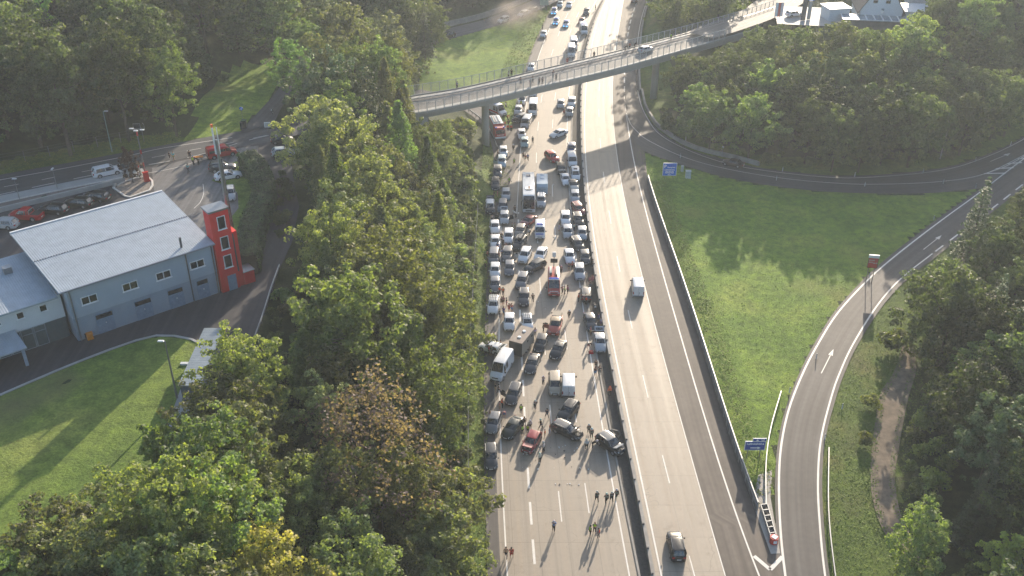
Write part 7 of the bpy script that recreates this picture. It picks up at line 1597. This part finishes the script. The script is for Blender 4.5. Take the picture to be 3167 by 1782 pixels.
for r_ in [
 ('6', 1425, 625, 'wFkkw', 'leftmost of four walking away', 100), ('6', 1530, 642, 'xFkkw', 'second from left of four walking away', 95), ('6', 1590, 625, 'wFkkw', 'third from left of four walking away', 95), ('6', 1641, 600, 'xFkkw', 'rightmost of four walking away', 95),
 ('6', 945, 955, 'aHbkw', 'standing alone on the free lanes at the bottom', 70), ('6', 1350, 1000, 'sVykk', 'left of the group of three at the bottom', 20), ('6', 1400, 965, 'aVykn', 'with long hair in the bottom group of three', -90), ('6', 1445, 1030, 'sVogn', 'on the right of the group of three at the bottom', 150),
 ('6', 415, 1250, 'wSskn', 'left of two walking at the bottom left edge line', 80), ('6', 475, 1250, 'xSrrk', 'right of two walking at the bottom left edge line', 80), ('6', 790, 190, 'sHwkw', 'lowest one beside the wrecked red car', 120), ('6', 835, 70, 'sHwkw', 'right behind the wrecked red car', 160),
 ('5', 1110, 352, 'aSlkw', 'standing above the beige people carrier gap, shadow on the lane', 80), ('5', 990, 717, 'aFkkw', 'with raised arms above the red wreck', 60), ('5', 780, 777, 'sVykk', 'alone above the glossy black car', -90), ('5', 1165, 838, 'wSdgk', 'walking left of the black SUV', -60), ('5', 1075, 1002, 'wFkkw', 'striding right behind the wrecked red car', 180),
 ('5', 830, 962, 'sSkkk', 'between the glossy black car and the wrecked red car', -90), ('5', 915, 1010, 'sHwkw', 'right of the black-dressed one behind the red wreck', -80), ('5', 795, 1090, 'sVykk', 'left of two at the rear of the wrecked red car', -45), ('5', 880, 1075, 'sVykk', 'right of two behind the red wreck', -100), ('5', 1205, 1110, 'sSlln', 'next to the tail of the wrecked black estate car', 0),
 ('5', 1790, 1070, 'sFkkw', 'upper one between the two black wrecks', -90), ('5', 1830, 1140, 'sFkkw', 'lower one between the two black wrecks', -80), ('5', 1755, 1312, 'sHwkw', 'in light shirt below the wrecked estate car front', 80), ('5', 1845, 1300, 'bFkkw', 'leaning over the rear of the wrecked black SUV', 0), ('5', 2100, 512, 'sJoko', 'in the dark median strip', 90),
 ('5', 1885, 212, 'sSnbn', 'in front of the trio at the median edge line', -70), ('5', 1950, 195, 'sSdgn', 'right of the trio at the median edge line', -120), ('5', 1895, 100, 'sSnkn', 'at the back of the trio at the median edge line', -90), ('5', 445, 470, 'wSkdk', 'below the long white panel van', 0), ('5', 398, 455, 'sSksk', 'left of the pair below the long white panel van', 10),
 ('5', 500, 690, 'sVokn', 'at the open door of the dark grey estate car', 30), ('5', 462, 730, 'sSpsn', 'beside the orange vest at the open car door', -10), ('5', 530, 830, 'bSpbs', 'bending below the dark grey estate car', -90), ('5', 318, 880, 'sSrks', 'behind the open door of the grey car at the grass', 0), ('5', 1137, 1120, 'sSosn', 'small, at the right flank of the wrecked red car', 180, .0, .75), ('5', 1115, 1345, 'sHgkw', 'close to the wrecked red car rear corner', 150),
 ('4', 460, 300, 'sVokk', 'left of two at the slate-grey hatchback', -90), ('4', 512, 318, 'sVokk', 'right of two at the slate-grey hatchback', -90), ('4', 322, 330, 'sVykk', 'in the bushes beside the slate-grey hatchback', 0), ('4', 490, 457, 'sSnnn', 'left of the trio beside the car with roof rack', -60), ('4', 520, 445, 'sSpnn', 'middle of the trio beside the car with roof rack', -120), ('4', 565, 472, 'sSkpk', 'in black, right of the trio beside the car with roof rack', 180),
 ('4', 520, 612, 'sSvbn', 'at the left front of the large white hatchback', 45), ('4', 460, 645, 'sSggs', 'right of the car with roof rack', 0), ('4', 600, 560, 'sSrrn', 'left of two in red behind the large white hatchback', -60), ('4', 640, 560, 'sSrbn', 'right of two in red behind the large white hatchback', -120), ('4', 955, 412, 'sSkkk', 'standing alone right of the black SUV', -90),
 ('4', 1395, 290, 'sSpkw', 'left of the trio beside the red fire van', -30), ('4', 1432, 305, 'sVykk', 'in the middle of the trio beside the red fire van', 170), ('4', 1475, 292, 'sSmkn', 'right of the trio beside the red fire van', 200), ('4', 1497, 662, 'sFkkw', 'walking alone right of the orange-red pickup', -90), ('4', 1638, 412, 'aVokn', 'left of the dark car with open tailgate', 0), ('4', 1752, 452, 'sVokn', 'directly behind the open tailgate', 90), ('4', 1705, 420, 'bSpkn', 'bending at the open tailgate', 40),
 ('4', 1812, 205, 'sSngn', 'between silver SUV and median wall', -90), ('4', 1112, 858, 'sSnkn', 'left of the open door of the orange-red pickup', 0), ('4', 990, 932, 'wSlgk', 'walking between white car and orange pickup', -95), ('4', 1935, 705, 'sSvbn', 'leaning at the median beside the dark blue saloon', 180), ('4', 1968, 770, 'sSlvn', 'next to the violet one at the median', 180), ('4', 1815, 905, 'sSpsn', 'left of the silver saloon with raised boot', 0),
 ('4', 1787, 1115, 'bSdpk', 'bending over a red bag at the median edge line', -60), ('4', 418, 1115, 'sVykk', 'right of the two near the white car with tailgate up', 180), ('4', 356, 1095, 'sVygk', 'left of the two near the white car with tailgate up', 90), ('4', 302, 1195, 'sSrkn', 'in the shade below the white car at the grass', 0), ('4', 342, 1200, 'sSgkk', 'next to the red one in the shade at the grass', 180), ('4', 475, 1110, 'sSksn', 'at the edge line beside the white car with tailgate up', 180),
 ('3', 487, 700, 'sFkkw', 'upper of two between the white cars of the left rows', -90), ('3', 508, 790, 'sFkkw', 'lower of two between the white cars of the left rows', 60), ('3', 550, 850, 'sSrkn', 'below the white estate car with roof rails', -90), ('3', 490, 945, 'aSbkk', 'between grey people carrier and olive estate car', 0), ('3', 690, 555, 'sSckn', 'right of two in camouflage beside the motorcycle', 180), ('3', 645, 550, 'sSccn', 'left of two in camouflage beside the motorcycle', 0),
 ('3', 688, 292, 'sSkkk', 'alone left of the coach front', -90), ('3', 705, 360, 'bSwkw', 'bending at the open door of the silver hatchback', 180), ('3', 1348, 562, 'sSlln', 'left of two beside the silver car in the right row', 0), ('3', 1392, 560, 'bSldn', 'bending towards the silver car in the right row', 30), ('3', 1570, 560, 'sSwdk', 'between silver car and black off-roader', -90), ('3', 1380, 1195, 'sSgkw', 'at the rear right corner of the red fire van', -120),
 ('3', 1543, 1140, 'sJrkr', 'in front of the white saloon bonnet', -90), ('3', 1492, 1165, 'sSgsn', 'left of the one in red jacket', -60), ('3', 275, 975, 'sVokk', 'half in the bushes left of the grey people carrier', 0), ('3', 248, 1105, 'sVykk', 'in the grass beside the upper left row', 0), ('3', 446, 985, 'sSpsn', 'right behind the grey people carrier', 90), ('3', 1852, 1100, 'sSgkn', 'close to the median wall below the anthracite hatchback', 180),
 ('3', 1810, 1350, 'sSprn', 'left of two between silver SUV and median wall', -90), ('3', 1845, 1340, 'sSppn', 'right of two between silver SUV and median wall', -100), ('3', 348, 420, 'sSwdk', 'at the grass above the white saloon', -90), ('3', 430, 850, 'sSbpn', 'at the bonnet of the white saloon in the left row', 60),
 ('2', 722, 395, 'bJoko', 'bending in front of the white ambulance', -60), ('2', 725, 545, 'sJokw', 'left of the pair in orange jackets beside the big fire engine', 90), ('2', 770, 545, 'sJokw', 'right of the pair in orange jackets beside the big fire engine', 90), ('2', 690, 490, 'sJodk', 'left behind the orange pair at the fire engine', 0), ('2', 735, 475, 'sFkkk', 'with black helmet behind the orange pair', -90), ('2', 1055, 705, 'sSgkn', 'standing in the open right of the pale teal hatchback', 120),
 ('2', 800, 805, 'sFkkw', 'with wide silhouette alone on the slip lane', -90), ('2', 810, 988, 'wVysn', 'walking alone in the slip lane, upper one', -80), ('2', 745, 1245, 'xVykk', 'walking alone in the slip lane, lower one', -80), ('2', 930, 908, 'wSnkk', 'left of the walking trio', 90), ('2', 957, 940, 'xSrsn', 'middle of the walking trio', 90), ('2', 992, 930, 'wSbkn', 'right of the walking trio', 90),
 ('2', 592, 885, 'sSnkn', 'between the white hatchback and the light-blue estate', 0), ('2', 1466, 345, 'wSrkn', 'left of the silver car nearest the lone white saloon', -70), ('2', 1520, 205, 'sSkkk', 'at the door of the white SUV under the bridge', 0), ('2', 978, 345, 'sSrkn', 'right of the crashed black car', 180), ('2', 930, 335, 'bVysn', 'bending over the crashed black car', -90), ('2', 700, 245, 'wSwkn', 'in the gore grass beside the ambulance', 0), ('2', 902, 218, 'sVysn', 'in front of the white people carrier below the bridge', -90),
 ('2', 590, 1420, 'sSpsn', 'in light clothes below the black estate car', 0), ('2', 545, 1425, 'sSknk', 'in dark clothes below the black estate car', 0),
 ('1', 1230, 535, 'sVokn', 'beside the white car on the upper left shoulder', 180), ('1', 1185, 395, 'sSgkn', 'behind the white car on the upper left shoulder', 0), ('1', 1880, 135, 'sSwkw', 'at the median at the very top', 180), ('1', 420, 318, 'sSkkk', 'left of two beside the dust cloud', 0), ('1', 455, 300, 'sSkkk', 'right of two beside the dust cloud', 0)]:
    person(*r_[:5], face=r_[5], z=(r_[6] if len(r_) > 6 else (-.03 if r_[1] > 5000 else 0.0)), scale=r_[7] if len(r_) > 7 else 1.0)
for x, y, sp, wh, f_ in [(735, 1045, 'wSwkn', 'with a light shirt at the far bridge fence', 0), (775, 1012, 'sSkkk', 'in black at the far bridge fence', 90), (60, 1180, 'wSbkn', 'walking at the left end of the bridge', 30), (895, 1122, 'sSggn', 'alone near the middle of the left bridge half', -60), (1025, 1145, 'sSgsn', 'first of the small crowd on the near side of the bridge', -60),
 (1055, 1100, 'sSgkk', 'second of the small crowd on the bridge', -60), (1140, 1120, 'sSnkn', 'third of the small crowd on the bridge', -60), (1182, 1115, 'sSdkk', 'fourth of the small crowd on the bridge', -60), (1322, 1030, 'sSggn', 'left of two at the middle of the bridge', -60), (1362, 1065, 'sSgdk', 'right of two at the middle of the bridge', -60),
 (1510, 852, 'sSrrn', 'in red at the far bridge fence above the carriageway', 100), (1862, 772, 'sSkkk', 'at the far bridge fence above the right carriageway', 100), (2330, 655, 'wSrkk', 'walking with bicycles on the right bridge half', 30), (2270, 685, 'bSkkk', 'bending left of the red one on the bridge', 30), (2395, 642, 'bSkkk', 'bending right of the red one on the bridge', 30)]:
    person('1', x, y, sp, wh, f_, 13.02)
person('R', 165, 278, 'wVykk', 'cycling towards the right bridge end', 30, 13.02)
for v, x, y, sp, wh, f_, sc in [('Q', 205, 525, 'sSkdk', 'left behind the stretcher at the station entrance', -60, 1), ('Q', 285, 665, 'sVykb', 'with big reflective back in front of the stretcher', 60, 1), ('Q', 395, 655, 'bSkkk', 'right of the stretcher', 180, 1), ('Q', 168, 835, 'wStdk', 'walking across the forecourt', 60, 1),
 ('L', 1462, 532, 'sSddn', 'small, next to the turquoise one on the local road', 60, .75), ('L', 1500, 550, 'wStsn', 'walking on the local road beside a child', 60, 1), ('L', 1206, 658, 'sSrwk', 'with red shirt beside the mast at the station entrance', 200, 1)]:
    person(v, x, y, sp, wh, f_, ZS+.01, sc)
sr = empty('stretcher', at(613, 500, ZS)); tag(sr, 'orange-topped stretcher with wheels between the helpers at the station entrance', 'stretcher'); mb = MB(); mb.box((0, 0, .85), (1.9, .6, .12)); mb.build('mattress', bpy.data.materials['orange'], sr); mb = MB()
for x in (-.7, .7):
    for y in (-.25, .25): mb.tube([(x, y, .05), (x*.7, y, .8)], .03, 5)
mb.build('frame', M_DSTEEL, sr); sr.rotation_euler[2] = .3
bg_ = empty('bag', at(1450+1828/4.83, 850+1168/4.83, 0)); tag(bg_, 'red and dark round bag on the edge line beside the bending person', 'bag'); mb = MB(); mb.box((0, 0, .22), (.75, .6, .4), 0, 0, (.7, .7)); mb.build('bag_body', bpy.data.materials['red_paint'], bg_)
for x, y in ((1933, 165), (1962, 160)):
    o = empty('bicycle', at(x, y, 13.02), .6); tag(o, 'bicycle %s of the red walker on the bridge' % ('left' if x < 1940 else 'right'), 'bicycle'); mb = MB()
    for wx in (-.5, .5): mb.tube([(wx+.33*cos(a), 0, .34+.33*sin(a)) for a in np.linspace(0, 2*pi, 17)], .02, 5)
    mb.build('wheels', M_TYRE, o); mb = MB(); mb.tube([(-.5, 0, .34), (-.1, 0, .8), (.35, 0, .85), (.5, 0, .34)], .022, 5); mb.tube([(-.1, 0, .8), (0, 0, .34), (.35, 0, .85)], .022, 5); mb.tube([(.35, -.25, .98), (.35, .25, .98)], .02, 5); mb.build('frame', M_DSTEEL, o)

# ---------------------------------------------------------------- each tree and bush gets its own place in words
LM = [('the floodlight mast', 425, 420), ('the tall road lamp', 330, 400), ('the bright light-green tree', 500, 260), ('the red tower', 655, 700), ('the red minibus', 690, 470), ('the lane junction', 830, 390), ('the container hut', 650, 1110), ('the lawn lamp', 530, 1130),
 ('the left bridge end', 1300, 310), ('the left bridge pier', 1500, 400), ('the lone top-left off-roader', 1386, 110), ('the brown dying tree', 1130, 1350), ('the yellow tree', 790, 1700), ('the pale willow-like tree', 1000, 380), ('the coach', 1630, 580), ('the long white panel van', 1560, 1130),
 ('the wrecked red car', 1640, 1370), ('the white camper van', 1770, 165), ('the right bridge pier', 2030, 260), ('the blue parking sign', 2065, 505), ('the loop barrier end', 2347, 510), ('the gabled white house', 2700, 50), ('the banner flags', 2400, 40), ('the hatched road marking', 3110, 510),
 ('the red board', 2690, 800), ('the pointed spruce', 3060, 640), ('the top of the dirt track', 2800, 1120), ('the bottom of the dirt track', 2790, 1650), ('the blue exit sign', 2330, 1340), ('the right picture corner', 3140, 1750), ('the left picture corner', 30, 1750), ('the orange box', 280, 1040), ('the two walkers at the bottom', 1570, 1700), ('the top left picture corner', 20, 20), ('the right picture edge', 3150, 1150), ('the thicket middle', 2700, 300)]
ORD = 'nearest second third fourth fifth sixth seventh eighth ninth tenth eleventh twelfth thirteenth fourteenth fifteenth sixteenth seventeenth eighteenth nineteenth twentieth'.split()
ORD += [a+'-'+b for a in ('twenty', 'thirty', 'forty', 'fifty') for b in 'first second third fourth fifth sixth seventh eighth ninth'.split()]
bk = {}
for o in list(S.objects):
    g_ = o.get('group', '')
    if o.parent is None and o.get('category') in ('tree', 'shrub', 'post') and g_:
        nm = o.name.split('.')[0]; h_ = {'tree': .6*PROTO['bl_broad'][4]*.8, 'shrub': 1.0, 'post': .5}[o['category']]
        x, y = proj((o.location.x, o.location.y, o.location.z+h_)); m_ = min(LM, key=lambda q: (q[1]-x)**2+(q[2]-y)**2); dx, dy = x-m_[1], y-m_[2]
        di = ('right of' if dx > 0 else 'left of') if abs(dx) > abs(dy) else ('below' if dy > 0 else 'above'); bk.setdefault((nm, m_[0], di), []).append((dx*dx+dy*dy, o))
LOOK = {'oak_tree': 'broad green oak', 'round_tree': 'rounded green tree', 'ash_tree': 'tall green tree', 'lime_tree': 'upright green tree', 'maple_tree': 'spreading green tree', 'young_tree': 'slim young green tree', 'spruce_tree': 'dark conical spruce', 'larch_tree': 'feathery larch', 'birch_tree': 'airy birch', 'pine_tree': 'grey-green pine', 'shrub': 'leafy green bush', 'climbing_shrub': 'grey-green climbing bush', 'delineator_post': 'white delineator post'}
for (nm, lm_, di), L_ in bk.items():
    L_.sort(key=lambda q: q[0])
    for i, (_, o) in enumerate(L_):
        if len(L_) == 1: t_ = '%s %s %s' % (LOOK[nm], di, lm_)
        else: t_ = '%s, %s%s of its kind %s %s' % (LOOK[nm], ORD[i] if i < 56 else 'one of the farthest', '' if i == 0 or i >= 56 else ' nearest', di, lm_)
        o['label'] = t_
